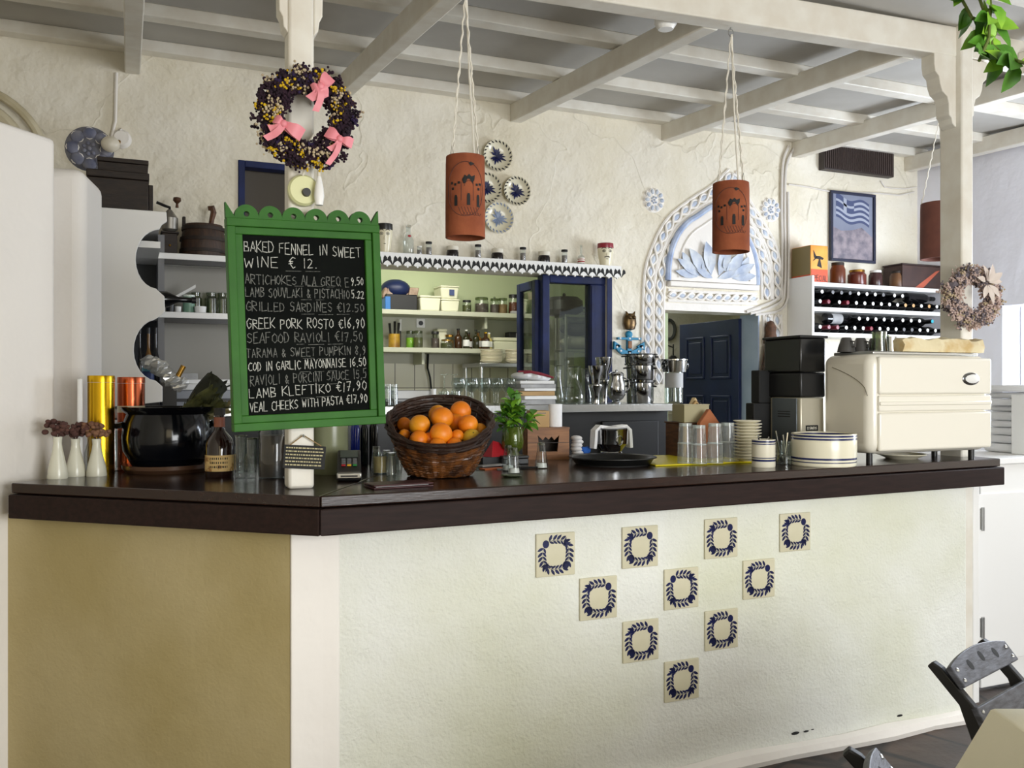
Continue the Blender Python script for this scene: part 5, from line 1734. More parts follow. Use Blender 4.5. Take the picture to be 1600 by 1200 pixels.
menu = [('BAKED FENNEL IN SWEET', 0, .98, .062, .064, 1, -.02), ('WINE', 0, .27, .150, .058, 1, 0), ('€ 12.', .36, .60, .148, .062, 1, 0), ('ARTICHOKES ALA GREQ E', 0, .87, .243, .056, 0, -.01), ('9.50', .89, 1, .243, .050, 1, 0),
        ('LAMB SOUVLAKI & PISTACHIO', 0, .87, .315, .056, 0, -.01), ('5.22', .89, 1, .318, .050, 1, 0), ('GRILLED SARDINES €12.50', 0, 1, .395, .054, 0, -.005), ('GREEK PORK ROSTO €16,90', 0, 1, .490, .060, 1, 0), ('SEAFOOD RAVIOLI €17,50', 0, .98, .572, .060, 0, .01),
        ('TARAMA & SWEET PUMPKIN 8,9', -.01, 1, .655, .054, 0, .01), ('COD IN GARLIC MAYONNAISE 16.50', 0, 1, .730, .054, 1, .02), ('RAVIOLI & PORCINI SAUCE 15,5', .01, 1, .808, .058, 0, .03), ('LAMB KLEFTIKO €17,90', 0, 1, .878, .056, 1, .035), ('VEAL CHEEKS WITH PASTA €17,90', 0, 1, .958, .054, 1, .045)]
for i, (tx, u0, u1, v, hh, br, sl) in enumerate(menu):
    mb = MB()
    lettering(mb, tx, -tw + 2 * tw * u0, -tw + 2 * tw * u1, vz(v), hh * th_ * .92, .0023, -.0006, .28, random.Random(i + 3), sl)
    mb.build('chalk_lettering', CHALK if br else CHALKD, brd, smooth=0)
ds = MB()
for v, a, b in ((.196, .33, .60), (.280, .40, .72), (.355, .45, .68), (.440, .45, .78), (.612, .40, .74), (.693, .45, .70), (.768, .42, .72), (.843, .45, .75), (.915, .42, .70)):
    x = -tw + 2 * tw * a
    while x < -tw + 2 * tw * b:
        l = R.uniform(.02, .05)
        z = vz(v) + R.uniform(-.001, .001)
        ds.add([(x, -.0007, z), (x + l, -.0007, z + .0006), (x + l, -.0007, z + .0018), (x, -.0007, z + .0014)], [(0, 1, 2, 3)])
        x += l + .012
ds.build('chalk_line', CHALKD, brd, smooth=0)
MB().box(-.03, .03, .0125, .03, .1, .2).build('hanger', BLACK, brd)

# ================================================================ WREATHS
def wreath(name, label, x, y, z, rz, R0, r0, tube_m, kinds, n, fs, rnd, patch=None):
    t = T(name, label, 'wreath', (x, y, z), rz)
    ring = [(R0 * math.cos(a), 0, R0 * math.sin(a)) for a in [2 * PI * k / 36 for k in range(36)]]
    MB().tube(ring, r0 * .8, 10, True).build('straw_ring', tube_m, t)
    for nm, m_, part, sc in kinds:
        mb = MB()
        for cl in range(int(n * part)):
            a = rnd.uniform(0, 2 * PI)
            b = rnd.uniform(-2.6, 2.6)
            rr = r0 * rnd.uniform(.85, 1.25)
            c = Vector(((R0 + rr * math.cos(b)) * math.cos(a), -abs(rr * math.sin(b)) if rnd.random() < .8 else rr * .4, (R0 + rr * math.cos(b)) * math.sin(a)))
            big = nm in ('yellow_blossoms', 'cream_blossoms', 'grey_blossoms', 'violet_blossoms')
            for k in range(rnd.randint(9, 15) if big else rnd.randint(5, 9)):
                q = c + Vector((rnd.gauss(0, 1), rnd.gauss(0, .6) - .5 * big, rnd.gauss(0, 1))) * fs * (1.25 if big else 1.0)
                mb.sph(q, fs * sc * rnd.uniform(.5, 1.0), 6, 4)
        mb.build(nm, m_, t, smooth=60)
    return t


wx, wy_ = LX - .002, LY - hw
wc = at(479, 185, dist(LX, LY - hw - .05))
wr = wreath('flower_wreath', 'large dried purple and yellow flower wreath with pink bows on the post', wc.x, wc.y, wc.z, -YAW * .3, .108, .040, PURPLE,
            [('purple_blossoms', PURPLE, 1.0, 1.0), ('violet_blossoms', VIOLET, .05, 1.0), ('yellow_blossoms', YFLOW, .12, .8), ('cream_blossoms', WFLOW, .14, .8)], 330, .0062, random.Random(4))
def bow(parent, x, z, loops, tails, sc=1.0):
    """ribbon bow: broad folded loops and hanging tails, angles in degrees"""
    y = -.060
    mb = MB()
    for ang, L, W in loops:
        a = math.radians(ang)
        d, q = Vector((math.cos(a), 0, math.sin(a))), Vector((-math.sin(a), 0, math.cos(a)))
        for k, (s0, s1, up) in enumerate(((.15, 1.0, -.014), (.55, 1.0, -.002))):
            n = 6
            vs = []
            for i in range(n + 1):
                t = i / n
                c = d * (L * t)
                wd = W * (s0 + (s1 - s0) * math.sin(PI * min(1, t * 1.05) * .62))
                yy = y + up * math.sin(PI * t) - .004
                vs += [(c.x - q.x * wd / 2, yy, c.z - q.z * wd / 2), (c.x + q.x * wd / 2, yy - .004, c.z + q.z * wd / 2)]
            mb.add(vs, [(2 * i, 2 * i + 1, 2 * i + 3, 2 * i + 2) for i in range(n)])
    for ang, L, W in tails:
        a = math.radians(ang)
        d, q = Vector((math.cos(a), 0, math.sin(a))), Vector((-math.sin(a), 0, math.cos(a)))
        vs = []
        for i in range(6):
            t = i / 5
            c = d * (L * t) + q * (.006 * math.sin(t * 4))
            vs += [(c.x - q.x * W / 2, y - .012 - .006 * math.sin(t * 5), c.z - q.z * W / 2), (c.x + q.x * W / 2, y - .010 - .006 * math.sin(t * 5 + .6), c.z + q.z * W / 2)]
        mb.add(vs, [(2 * i, 2 * i + 1, 2 * i + 3, 2 * i + 2) for i in range(5)])
    mb.sph((0, y - .012, 0), .010, 10, 6, (1.1, 1, 1.2))
    mb.v = [(a_ + x, b_, c_ + z) for a_, b_, c_ in mb.v]
    return mb.build('ribbon_bow', PINK, parent, smooth=40)


bow(wr, .036, .078, ((50, .046, .040), (200, .026, .03)), ((-125, .050, .026), (-97, .075, .020), (-60, .035, .026)))
bow(wr, -.070, -.042, ((-28, .062, .040), (150, .03, .03)), ((-135, .070, .020), (-155, .045, .022)))
bow(wr, .094, -.075, ((150, .045, .038), (-15, .04, .03)), ((-112, .085, .016), (-130, .045, .018)))
# cream disc and switch on the post, white plug hanging beside
p = at(474, 298, dist(LX, LY) - .05)
t = T('post_lamp', 'cream round wall lamp with a black switch on the post below the wreath', 'light fixture', (p.x, LY - hw - .001, p.z))
MB().lathe([(0, .03), (.042, .03), (.048, .022), (.048, 0)], 28).xf(Matrix.Rotation(PI / 2, 4, 'X')).build('round_cover', mat('cream_plastic', (222, 222, 170), 0.35), t)
MB().lathe([(0, .042), (.012, .042), (.014, .029)], 16, ).xf(Matrix.Translation((.006, 0, -.008)) @ Matrix.Rotation(PI / 2, 4, 'X')).build('switch', BLACK, t)
p = at(497, 298, dist(LX, LY) - .05)
t = T('hanging_plug', 'white plug on a looped flex hanging from the purple wreath', 'plug', (p.x, LY - hw - .05, p.z))
MB().lathe([(0, -.05), (.012, -.048), (.016, -.02), (.013, .01), (.006, .04), (0, .045)], 14).build('plug_body', W_GLOSS, t)
MB().tube([(0, 0, .04), (-.006, -.022, .09), (-.014, -.03, .14), (-.022, -.03, .158), (-.032, -.03, .14), (-.04, -.015, .08), (-.046, .02, .045)], .0045, 6).build('flex', CORD, t)

wc = at(1524, 464, dist(PX0, BY) - .06)
wr2 = wreath('dried_wreath', 'pale pink and grey dried flower wreath with a ribbon on the post', wc.x, BY - .052, wc.z, -YAW * .6, .098, .036, GFLOW,
             [('pink_blossoms', PFLOW, 1.0, 1.0), ('grey_blossoms', GFLOW, .2, 1.0), ('cream_blossoms', WFLOW, .08, .9)], 330, .0062, random.Random(9))
rb = MB()
for ang, L, W in ((100, .07, .03), (70, .075, .034), (35, .075, .032), (10, .06, .028), (-45, .075, .026), (-75, .085, .024), (-110, .06, .024), (150, .045, .03), (85, .05, .03), (50, .05, .03)):
    a = math.radians(ang)
    rb.leaf((.040 + .01 * math.cos(a), -.058, .060 + .01 * math.sin(a)), (math.cos(a), -.35, math.sin(a)), (.3 * math.sin(a), -1, .3), L, W, .35)
rb.build('ribbon_bow', mat('pale_ribbon', (226, 212, 202), 0.5), wr2, smooth=60)

# ================================================================ CLAY LANTERNS
def lantern(label, px, ytop, ybot, wpx, hook, mtl, holes=True, flip=1, nstr=4, Y=None):
    c = onY(px, ytop, BY + .045 if Y is None else Y)
    d = dist(c.x, c.y)
    r = wpx / 2 * d / F
    h = (ybot - ytop) * d / F
    t = T('clay_lantern', label, 'lantern', (c.x, c.y, c.z), 0, 'clay lanterns hanging over the bar')
    MB().lathe([(r * 1.0, -h), (r * 1.0, -h * .6), (r * .985, -h * .1), (r * .97, 0), (r * .88, 0), (r * .9, -h * .5), (r * .91, -h)], 40, close=True).build('shade', mtl, t)
    a0 = math.atan2(-c.y, -c.x)

    def sp(u, v, out=.0015):
        """u radians round the front, v down from the top"""
        a = a0 + u * 1.35
        return Vector((r * (1.0 if v > .6 else .985 + .015 * v / .6) * math.cos(a) + out * math.cos(a), r * math.sin(a) + out * math.sin(a), -h * v))
    if holes:
        cut = MB()

        def patch(uv):
            cut.add([sp(u, v) for u, v in uv], [tuple(range(len(uv)))])
        s_ = .55
        for u, v, w_, hh in ((-.35, .545, .12, .10), (.12, .525, .12, .115), (.5, .535, .12, .12)):
            patch([(u - w_ / 2, v + hh), (u + w_ / 2, v + hh), (u + w_ / 2, v), (u + w_ * .3, v - .03), (u - w_ * .3, v - .03), (u - w_ / 2, v)])
        for u, v in ((-.52, .38), (-.38, .40), (-.24, .38), (.44, .40), (.58, .39), (-.48, .45), (.52, .45)):
            patch([(u - .045, v), (u + .045, v), (u + .045, v - .03), (u - .045, v - .03)])
        patch([(-.12, .33), (-.02, .27), (.06, .29), (.14, .26), (.22, .29), (.36, .27), (.34, .33), (.26, .37), (.16, .32), (.08, .32), (0, .37), (-.06, .38)])
        patch([(.12, .13), (.2, .11), (.34, .13), (.26, .15), (.2, .16)])
        cut.build('cutout_shade_pattern', BLACKM, t, smooth=0)  # black patches on the clay paint the unlit inside of its openings
        inc = MB()
        for k in range(7):
            inc.tube([sp(-.25 + .11 * k + .3 * q, .66 + .10 * math.sin(q * 3), .0) for q in (0, .2, .4, .6, .8)], .0014, 4)
        inc.tube([sp(.75 * math.cos(a), .44 + .33 * math.sin(a), .0) for a in [2 * PI * k / 40 for k in range(40)]], .0016, 4, True)
        for u in (-.7, -.58, -.15, .3, .66): inc.tube([sp(u, .36, 0), sp(u, .58, 0)], .0014, 4)
        inc.tube([sp(.14 + .17 * math.cos(a), .41 - .07 * math.sin(a), 0) for a in [PI * k / 8 for k in range(9)]], .0014, 4)
        inc.build('incised_pattern', TERRA_D, t)
    hz = onY(px, hook, c.y).z - c.z if hook is not None else bz(c.x) - c.z
    for k in range(nstr):
        a = a0 + PI / 4 + 2 * PI * k / nstr
        e = Vector((r * .93 * math.cos(a), r * .93 * math.sin(a), .0))
        top_ = Vector((0, 0, hz - .035))
        P = [e.lerp(top_, q / 30) for q in range(31)]
        wv = [p + Vector((.0028 * math.cos(q * 1.9), .0028 * math.sin(q * 1.9), 0)) for q, p in enumerate(P)]
        wv[0] = e + Vector((0, 0, -.004))
        MB().tube(wv, .0030, 5).build('cord', CORD, t)
        MB().tube([e + Vector((-.006, 0, -.002)), e + Vector((0, 0, .03)), e + Vector((.006, 0, -.002))], .0013, 4).build('wire_loop', STEEL, t)
    MB().tube([(.012 * math.cos(q), 0, hz - .024 + .016 * math.sin(q)) for q in [2 * PI * k / 16 for k in range(16)]], .002, 5, True).build('hanging_ring', STEEL, t)
    MB().tube([(.03, -.01, .0), (.015, 0, hz * .5), (.004, 0, hz - .03)], .004, 5).build('flex', CORD, t)
    MB().cyl((0, 0, hz - .012), (0, 0, hz - .001), .004).build('hook', STEEL, t)
    return t


lantern('carved clay lantern in front of the painted wall plates', 727, 246, 372, 62, None, TERRA)
lantern('carved clay lantern hanging in front of the rope arch', 1142, 287, 394, 57, 42, TERRA)
# third lantern, half behind the post, hung from the last full joist
l3 = onX(1466, 318, 4.36)
lantern('plain dark clay lantern half hidden behind the post by the flag picture', 1468, 318, 405, 56, 176, TERRA_D, False, 1, 3, Y=l3.y)

# round white fitting at the beam, vine at the corner
p = onY(1040, 30, BY + .14)
t = T('beam_spotlight', 'round white unlit spotlight under the ceiling joist', 'light fixture', (p.x, p.y, p.z))
MB().lathe([(0, -.045), (.03, -.042), (.045, -.02), (.045, .03), (.03, .05), (0, .05)], 22).build('housing', W_GLOSS, t)
MB().cyl((0, 0, .049), (0, 0, jz(p.y) + .02 - p.z + .08), .012).build('stem', W_GLOSS, t)
vine = T('hanging_vine', 'green leafy vine hanging down at the corner of the white beam', 'plant', tuple(at(1545, 20, 2.2)))
vb = vine.location
st, lv, lv2 = MB(), MB(), MB()
br_pts = [[(1500, -60, 2.25), (1528, -10, 2.22), (1545, 40, 2.2), (1550, 70, 2.18), (1570, 88, 2.15), (1592, 96, 2.1), (1640, 110, 2.08)], [(1540, -60, 2.2), (1548, 10, 2.18), (1545, 60, 2.15), (1530, 95, 2.12)], [(1480, -60, 2.3), (1498, -10, 2.28), (1520, 30, 2.2)]]
rv = random.Random(3)
for P in br_pts:
    P3 = [at(*q) - vb for q in P]
    P3 = [Vector(q) for q in P3]
    st.tube(P3, .004, 6)
    for a, b in zip(P3, P3[1:]):
        for k in range(5):
            c = a.lerp(b, rv.random())
            d = Vector((rv.uniform(-1, 1), rv.uniform(-.8, .3), rv.uniform(-1, .15)))
            (lv if rv.random() < .4 else lv2).leaf(c, d, (0, -1, .4), rv.uniform(.05, .085), rv.uniform(.034, .05), .3)
st.build('stem', mat('vine_stem', (96, 110, 50), 0.6), vine)
lv.build('leaves', LEAF, vine, smooth=60)
lv2.build('bright_leaves', LEAFB, vine, smooth=60)
# ================================================================ ON THE BAR, ANGLED END
def counter(px, py, wpx, hpx, z=CT):
    """foot centre, radius and height of a round thing wpx wide and hpx high whose near foot edge shows at (px, py)"""
    d0 = F * (ZC - z) / (py - CY)
    r = wpx / 2 * d0 / F
    x, y, d = stand(px, py, r, z)
    return x, y, wpx / 2 * d / F, (hpx + max(0, CY + F * (ZC - z) / (d - r) - py)) * d / F


VASE = mat('white_bud_vase', (218, 216, 198), 0.25)
DRYB = mat('dried_brown_flower', (96, 62, 52), 0.9, c2=(70, 44, 42), vs=25)
DRYT = mat('dried_tan_flower', (150, 112, 82), 0.9, c2=(110, 74, 58), vs=25)
for px, py, fm, l in ((90, 742, DRYB, 'white bud vase with dark dried flowers, closest to the pier'), (118, 745, DRYB, 'white bud vase with dried flowers, middle one of three'), (151, 745, DRYT, 'white bud vase with tan dried flowers, nearest the black pot')):
    x, y, r, h = counter(px, py, 30, 58)
    t = T('bud_vase', l, 'vase', (x, y, CT), 0, 'white bud vases')
    MB().lathe([(0, 0), (r * .98, 0), (r, .004), (r * .9, h * .25), (r * .5, h * .68), (r * .40, h * .85), (r * .46, h), (r * .38, h), (r * .3, h * .85), (0, h * .7)], 26).build('body', VASE, t)
    f_, s_ = MB(), MB()
    for k in range(44):
        a, q = R.uniform(0, 2 * PI), R.uniform(.1, 1.15)
        c = (r * 1.1 * q * math.cos(a), r * .9 * q * math.sin(a), h + .012 + R.uniform(0, .042))
        f_.sph(c, R.uniform(.007, .013), 7, 5, (1, 1, .8))
    for k in range(6):
        a = k * PI / 3
        s_.tube([(0, 0, h * .85), (r * .3 * math.cos(a), r * .3 * math.sin(a), h + .02)], .0015, 4)
    f_.build('dried_blossoms', fm, t, smooth=60)
    s_.build('flower_stems', DRYB, t)
# tall tins
for px, py, w_, hh, m_, l in ((158, 731, 39, 142, GOLD, 'tall gold metal tin standing behind the bud vases'), (205, 733, 40, 142, COPPER, 'tall copper coloured tin behind the black pot')):
    x, y, r, h = counter(px, py, w_, hh)
    t = T('spirit_tin', l, 'tin', (x, y, CT), 0, 'tall metal tins')
    MB().lathe([(0, 0), (r, 0), (r, h * .93), (0, h * .93)], 30).build('body', m_, t)
    MB().lathe([(0, h * .93 + .001), (r * 1.02, h * .93 + .001), (r * 1.02, h - .004), (r, h), (0, h)], 30).build('lid', m_, t)
    if m_ is COPPER:
        MB().lathe([(r * 1.004, h * .62), (r * 1.012, h * .62), (r * 1.012, h * .69), (r * 1.004, h * .69)], 30, close=True).build('pale_band', CREAM, t)
x, y, r, h = counter(125, 720, 9, 130)
t = T('white_candle', 'tall thin white candle leaning by the pier behind the bud vases', 'candle', (x, y, CT))
MB().lathe([(0, 0), (.03, 0), (.03, .01), (r * 1.1, .02), (0, .02)], 16).build('holder', W_GLOSS, t)
MB().lathe([(0, .0205), (r, .0205), (r * .85, h * .98), (0, h)], 14).build('candle', PAPER, t)
x, y, r, h = counter(152, 741, 38, 107)
t = T('glass_decanter', 'clear glass decanter with a cork lid behind the bud vases', 'decanter', (x, y, CT))
MB().lathe([(r * .9, 0), (r, .01), (r * .98, h * .3), (r * .5, h * .62), (r * .34, h * .72), (r * .32, h * .95)], 24).build('body', GLASS, t)
MB().lathe([(0, h * .95), (r * .38, h * .95), (r * .38, h), (0, h)], 16).build('lid', mat('pale_lid', (190, 176, 150), 0.4), t)
x, y, r, h = counter(178, 736, 30, 62)
t = T('glass_pitcher', 'small clear glass pitcher between the tins and the black pot', 'pitcher', (x, y + .02, CT))
MB().lathe([(0, 0), (r * .9, 0), (r, .012), (r * .95, h * .6), (r * .8, h), (r * .76, h), (r * .9, h * .6), (r * .9, .014), (0, .01)], 24).build('body', GLASS, t)
MB().tube([(-r * .8, 0, h * .9), (-r * 1.4, 0, h * .85), (-r * 1.5, 0, h * .5), (-r * .95, 0, h * .3)], .005, 7).build('handle', GLASSF, t)
# black pot on a saucer with thistles
x, y, r, h = counter(262, 742, 134, 96)
t = T('glazed_pot_saucer', 'dark brown saucer under the black glazed pot', 'saucer', (x, y, CT))
MB().lathe([(0, 0), (r * .9, 0), (r * .99, .014), (r * 1.0, .028), (r * .96, .028), (r * .9, .012), (0, .010)], 40).build('dish', mat('brown_glazed_saucer', (84, 60, 44), 0.3), t)
px_, py_ = x, y
pt = T('glazed_pot', 'big round black glazed pot holding dried thistles beside the bud vases', 'pot', (x, y, CT + .0105))
MB().lathe([(0, 0), (r * .72, 0), (r * .80, .02), (r * .97, h * .3), (r * 1.0, h * .5), (r * .96, h * .75), (r * .90, h * .88), (r * 1.0, h * .95), (r * 1.02, h), (r * .94, h), (r * .84, h * .88), (r * .88, h * .5), (0, h * .25)], 44).build('body', GLAZE, pt)
for sd in (-1, 1):
    MB().tube([(sd * r * .95, -.03, h * .72), (sd * r * 1.10, -.015, h * .70), (sd * r * 1.10, .015, h * .70), (sd * r * .95, .03, h * .72)], .011, 8).build('lug_handle', GLAZE, pt)
THI = mat('dried_thistle_green', (92, 96, 48), 0.8, c2=(58, 62, 34), vs=24)
THD = mat('dark_artichoke', (44, 48, 30), 0.8, c2=(30, 32, 22), vs=24)


def sprig(a, b, r0, r1, m_, l, nm='thistle_stalk'):
    a, b = Vector(a), Vector(b)
    t = T(nm, l, 'dried plant', a)
    d = b - a
    n = 9
    sc_ = MB()
    P = [d * (i / n) + Vector((0, 0, .02 * math.sin(PI * i / n))) for i in range(n + 1)]
    MB().tube(P, [r0 + (r1 - r0) * math.sin(min(1, i / n * 1.15) * PI / 2) for i in range(n + 1)], 10).build('stalk', m_, t, smooth=60)
    for k in range(60):
        q = R.uniform(.1, 1)
        c = d * q + Vector((0, 0, .02 * math.sin(PI * q)))
        rr = r0 + (r1 - r0) * q
        ax = Vector((R.gauss(0, 1), R.gauss(0, 1), R.gauss(0, 1)))
        ax = (ax - d.normalized() * ax.dot(d.normalized())).normalized()
        sc_.leaf(c + ax * rr * .8, d.normalized() + ax * .5, ax, .035, .016, -.1)
    sc_.build('scales', m_, t, smooth=60)


za = CT + h * .9
zin = CT + .12
sprig((px_ - .02, py_ + .02, zin), (px_ + .17, py_ + .04, za + .085), .012, .030, THI, 'greenish dried thistle stalk reaching out of the black pot towards the board')
sprig((px_ + .00, py_ - .03, zin), (px_ + .20, py_ - .02, za + .045), .010, .018, THI, 'lower dried thistle stalk reaching out of the black pot')
sprig((px_ + .04, py_ + .07, zin), (px_ + .19, py_ + .12, za + .13), .016, .05, THD, 'dark dried artichoke head standing out of the black pot behind the board')
sprig((px_ + .06, py_ - .02, zin + .02), (px_ + .22, py_ + .03, za + .02), .009, .012, mat('pale_stalk', (150, 140, 96), 0.8), 'thin pale stalk out of the black pot beneath the thistle')
# dark labelled bottle
x, y, r, h = counter(343, 748, 43, 108)
BEER = mat('brown_beer_glass', (30, 14, 10), 0.08, coat=.3)
t = T('labelled_bottle', 'dark brown bottle with a cream label beside the black pot', 'bottle', (x, y, CT), math.radians(-8))
MB().lathe([(0, 0), (r * .95, 0), (r, .006), (r, h * .48), (r * .85, h * .57), (r * .42, h * .67), (r * .34, h * .72), (r * .34, h * .9), (0, h * .9)], 28).build('body', BEER, t)
MB().lathe([(0, h * .90), (r * .40, h * .90), (r * .42, h * 1.0), (0, h * 1.0)], 20).build('cap', BLACK, t)
MB().lathe([(r * .37, h * .73), (r * .385, h * .73), (r * .385, h * .87), (r * .37, h * .87)], 20, close=True).build('neck_foil', mat('copper_foil', (140, 76, 52), 0.4), t)
MB().lathe([(r * 1.005, h * .10), (r * 1.015, h * .10), (r * 1.015, h * .33), (r * 1.005, h * .33)], 28, close=True).build('paper_label', mat('cream_label', (204, 174, 116), 0.7, c2=(150, 110, 60), vs=40, sharp=(.55, .62)), t)
pr = MB()
for q in range(3):
    for k in range(9):
        a = -PI / 2 - .65 + .15 * k
        z = h * (.27 - .06 * q)
        w_ = R.uniform(.05, .1)
        pr.add([(r * 1.018 * math.cos(a + s), r * 1.018 * math.sin(a + s), z + e_) for s, e_ in ((0, 0), (w_, 0), (w_, h * .03), (0, h * .03))], [(0, 1, 2, 3)])
pr.build('label_print', BLACKM, t, smooth=0)
# tumblers and storage jars under the board
for px, py, w_, hh, l in ((376, 748, 20, 66, 'tall clear tumbler next to the dark labelled bottle'), (393, 748, 18, 62, 'tall clear tumbler second from the labelled bottle')):
    x, y, r, h = counter(px, py, w_, hh)
    t = T('tall_tumbler', l, 'glass', (x, y, CT), 0, 'tall tumblers under the chalkboard')
    MB().lathe([(0, 0), (r * .8, 0), (r * .86, .008), (r, h), (r * .95, h), (r * .8, .02), (0, .016)], 24).build('body', GLASS, t)
    MB().tube([(r * .97 * math.cos(a), r * .97 * math.sin(a), h) for a in [2 * PI * k / 24 for k in range(24)]], .0022, 5, True).build('rim', GLASSF, t)
x, y, r, h = counter(428, 750, 46, 96)
t = T('storage_jar', 'large glass jar with dark brown contents under the chalkboard, by the post', 'jar', (x, y + .02, CT))
MB().lathe([(0, 0), (r * .94, 0), (r, .015), (r, h * .75), (r * .8, h * .86), (r * .8, h * .9)], 26).build('body', GLASS, t)
MB().lathe([(0, .006), (r * .93, .006), (r * .93, h * .7), (0, h * .7)], 24).build('content', mat('brown_content', (62, 48, 34), 0.5, c2=(34, 30, 30), vs=12), t)
MB().lathe([(0, h * .9), (r * .84, h * .9), (r * .84, h), (0, h)], 24).build('lid', WOODM, t)
# small black sign on the post
p = at(477, 715, dist(LX, LY - hw) - .025)
sg = T('hanging_sign', 'small black sign with cream writing hanging from a string on the post', 'sign', (p.x, LY - hw - .012, p.z), 0)
sg.rotation_euler = (0, math.radians(4), math.radians(-4))
MB().box(-.064, .064, -.005, .004, -.036, .036).build('plaque', BLACKM, sg, bevel=.001)
ln = MB()
for q in range(6):
    z = .028 - q * .0105
    x = -.057
    while x < .052:
        w_ = R.uniform(.003, .010)
        ln.add([(x, -.0056, z - .002), (x + w_, -.0056, z - .002), (x + w_, -.0056, z + .002), (x, -.0056, z + .002)], [(0, 1, 2, 3)])
        x += w_ + .0022
ln.build('print_pattern', mat('cream_print', (190, 180, 140), 0.8), sg, smooth=0)
MB().tube([(-.045, 0, .036), (-.01, 0, .066), (-.004, 0, .066), (.05, 0, .036)], .0018, 5).build('string', mat('tan_string', (150, 124, 84), 0.8), sg)
MB().sph((-.007, -.001, .066), .004, 8, 6).build('nail', STEEL, sg)
# frosted glass vase, blue bottle and dark bottles behind
x, y, r, h = counter(516, 742, 56, 84)
t = T('frosted_vase', 'wide greenish glass cylinder vase under the chalkboard beside the post', 'vase', (x, y, CT))
MB().lathe([(0, 0), (r * .97, 0), (r, .01), (r, h), (r * .95, h), (r * .95, .015), (0, .012)], 32).build('body', mat('greenish_frosted_glass', (136, 140, 108), 0.25, c2=(120, 124, 94), vs=4), t)
MB().tube([(r * .975 * math.cos(a), r * .975 * math.sin(a), h) for a in [2 * PI * k / 28 for k in range(28)]], .004, 6, True).build('rim', GLASSF, t)
BLUEG = mat('cobalt_bottle_glass', (14, 40, 150), 0.08, coat=.3)
DKG = mat('green_black_glass', (20, 30, 28), 0.1)
for px, py, w_, hh, m_, l in ((555, 716, 14, 62, BLUEG, 'cobalt blue bottle behind the card terminal'), (569, 716, 12, 60, DKG, 'dark bottle touching the blue bottle behind the card terminal'), (584, 715, 14, 64, WINE, 'dark bottle between the blue one and the basket')):
    x, y, r, h = counter(px, py, w_, hh)
    bottle('bar_bottle', l, x, y, CT, r, h * 1.25, m_, FOILW if m_ is BLUEG else BLACK, None, 'bottles behind the card terminal', .4, .62, .74)
# card terminal
p = onZ(553, 752, CT)
t = T('card_terminal', 'black and silver card payment terminal beside the white post', 'card terminal', (p.x, p.y + .07, CT), math.radians(-13))
prof = [(-.085, .004), (-.085, .026), (-.06, .034), (.045, .082), (.085, .096), (.092, .08), (.085, .004)]
mb = MB()
n = len(prof)
for sx in (-1, 1): pass
vs = [(-.040, y_, z_) for y_, z_ in prof] + [(.040, y_, z_) for y_, z_ in prof]
mb.add(vs, [tuple(range(n)), tuple(range(2 * n - 1, n - 1, -1))] + [(i, n + i, n + (i + 1) % n, (i + 1) % n) for i in range(n)])
mb.build('body', BLACK, t, smooth=0, bevel=.006, seg=3)


def tilt(mb, y0):
    return mb.xf(Matrix.Translation((0, y0, .034 + (y0 + .06) * .457 + .0015)) @ Matrix.Rotation(.4285, 4, 'X'))


tilt(MB().box(-.030, .030, -.024, .024, 0, .002), .045).build('screen', mat('grey_lcd', (76, 84, 76), 0.2), t)
ky = [('key', DARKST)]
for j in range(4):
    for i in range(3):
        m_ = DARKST if j < 3 else (RED, mat('amber_key', (226, 170, 40), 0.5), mat('green_key', (40, 130, 60), 0.5))[i]
        tilt(MB().box(-.026 + i * .019, -.012 + i * .019, -.004, .004, 0, .004), .008 - j * .0125).build('key', m_ if j == 3 else mat('grey_key', (96, 98, 98), 0.5) if (i + j) == 0 else bpy.data.materials['grey_key'], t, bevel=.001)
MB().box(-.041, .041, -.089, -.072, .010, .031).build('silver_front', STEEL, t, bevel=.004)
MB().box(-.028, .028, -.0905, -.088, .017, .022).build('card_slot', BLACK, t)
# shot glasses and a tumbler with beige filling
x, y, r, h = counter(594, 742, 24, 34)
t = T('filled_tumbler', 'clear tumbler filled with beige sugar beside the card terminal', 'glass', (x, y, CT))
MB().lathe([(0, 0), (r * .9, 0), (r, h), (r * .94, h), (r * .84, .006), (0, .006)], 22).build('body', GLASS, t)
MB().lathe([(0, .007), (r * .83, .007), (r * .9, h * .8), (0, h * .8)], 22).build('content', mat('beige_sugar', (196, 172, 120), 0.9, c2=(178, 152, 100), vs=20), t)
for px, py, l in ((604, 738, 'upside-down shot glass behind the beige filled tumbler'), (612, 742, 'upside-down shot glass touching the basket'), (588, 732, 'upside-down shot glass near the dark bottles'), (620, 735, 'upside-down shot glass hidden at the edge of the basket')):
    x, y, r, h = counter(px, py, 17, 34)
    t = T('shot_glass', l, 'glass', (x, y, CT), 0, 'shot glasses beside the basket')
    tumbler(r, h, .7).build('body', GLASSM, t)
    MB().lathe([(0, h - .011), (r * .62, h - .011), (r * .66, h - .004), (0, h - .004)], 18).build('thick_base', GLASSF, t)
# leather folder
p = onZ(612, 764, CT)
t = T('bill_folder', 'dark red leather bill folder lying at the bar edge by the terminal', 'folder', (p.x + .04, p.y + .055, CT), math.radians(5))
LEA = mat('oxblood_leather', (62, 26, 28), 0.45, bump=.15, bs=80)
MB().box(-.10, .10, -.045, .055, .008, .013).build('cover', LEA, t, bevel=.002)
MB().box(-.10, .10, -.045, .055, 0, .005).build('cover', LEA, t, bevel=.002)
MB().box(-.088, .088, -.030, .044, .0052, .0078).build('bill_paper', PAPER, t)

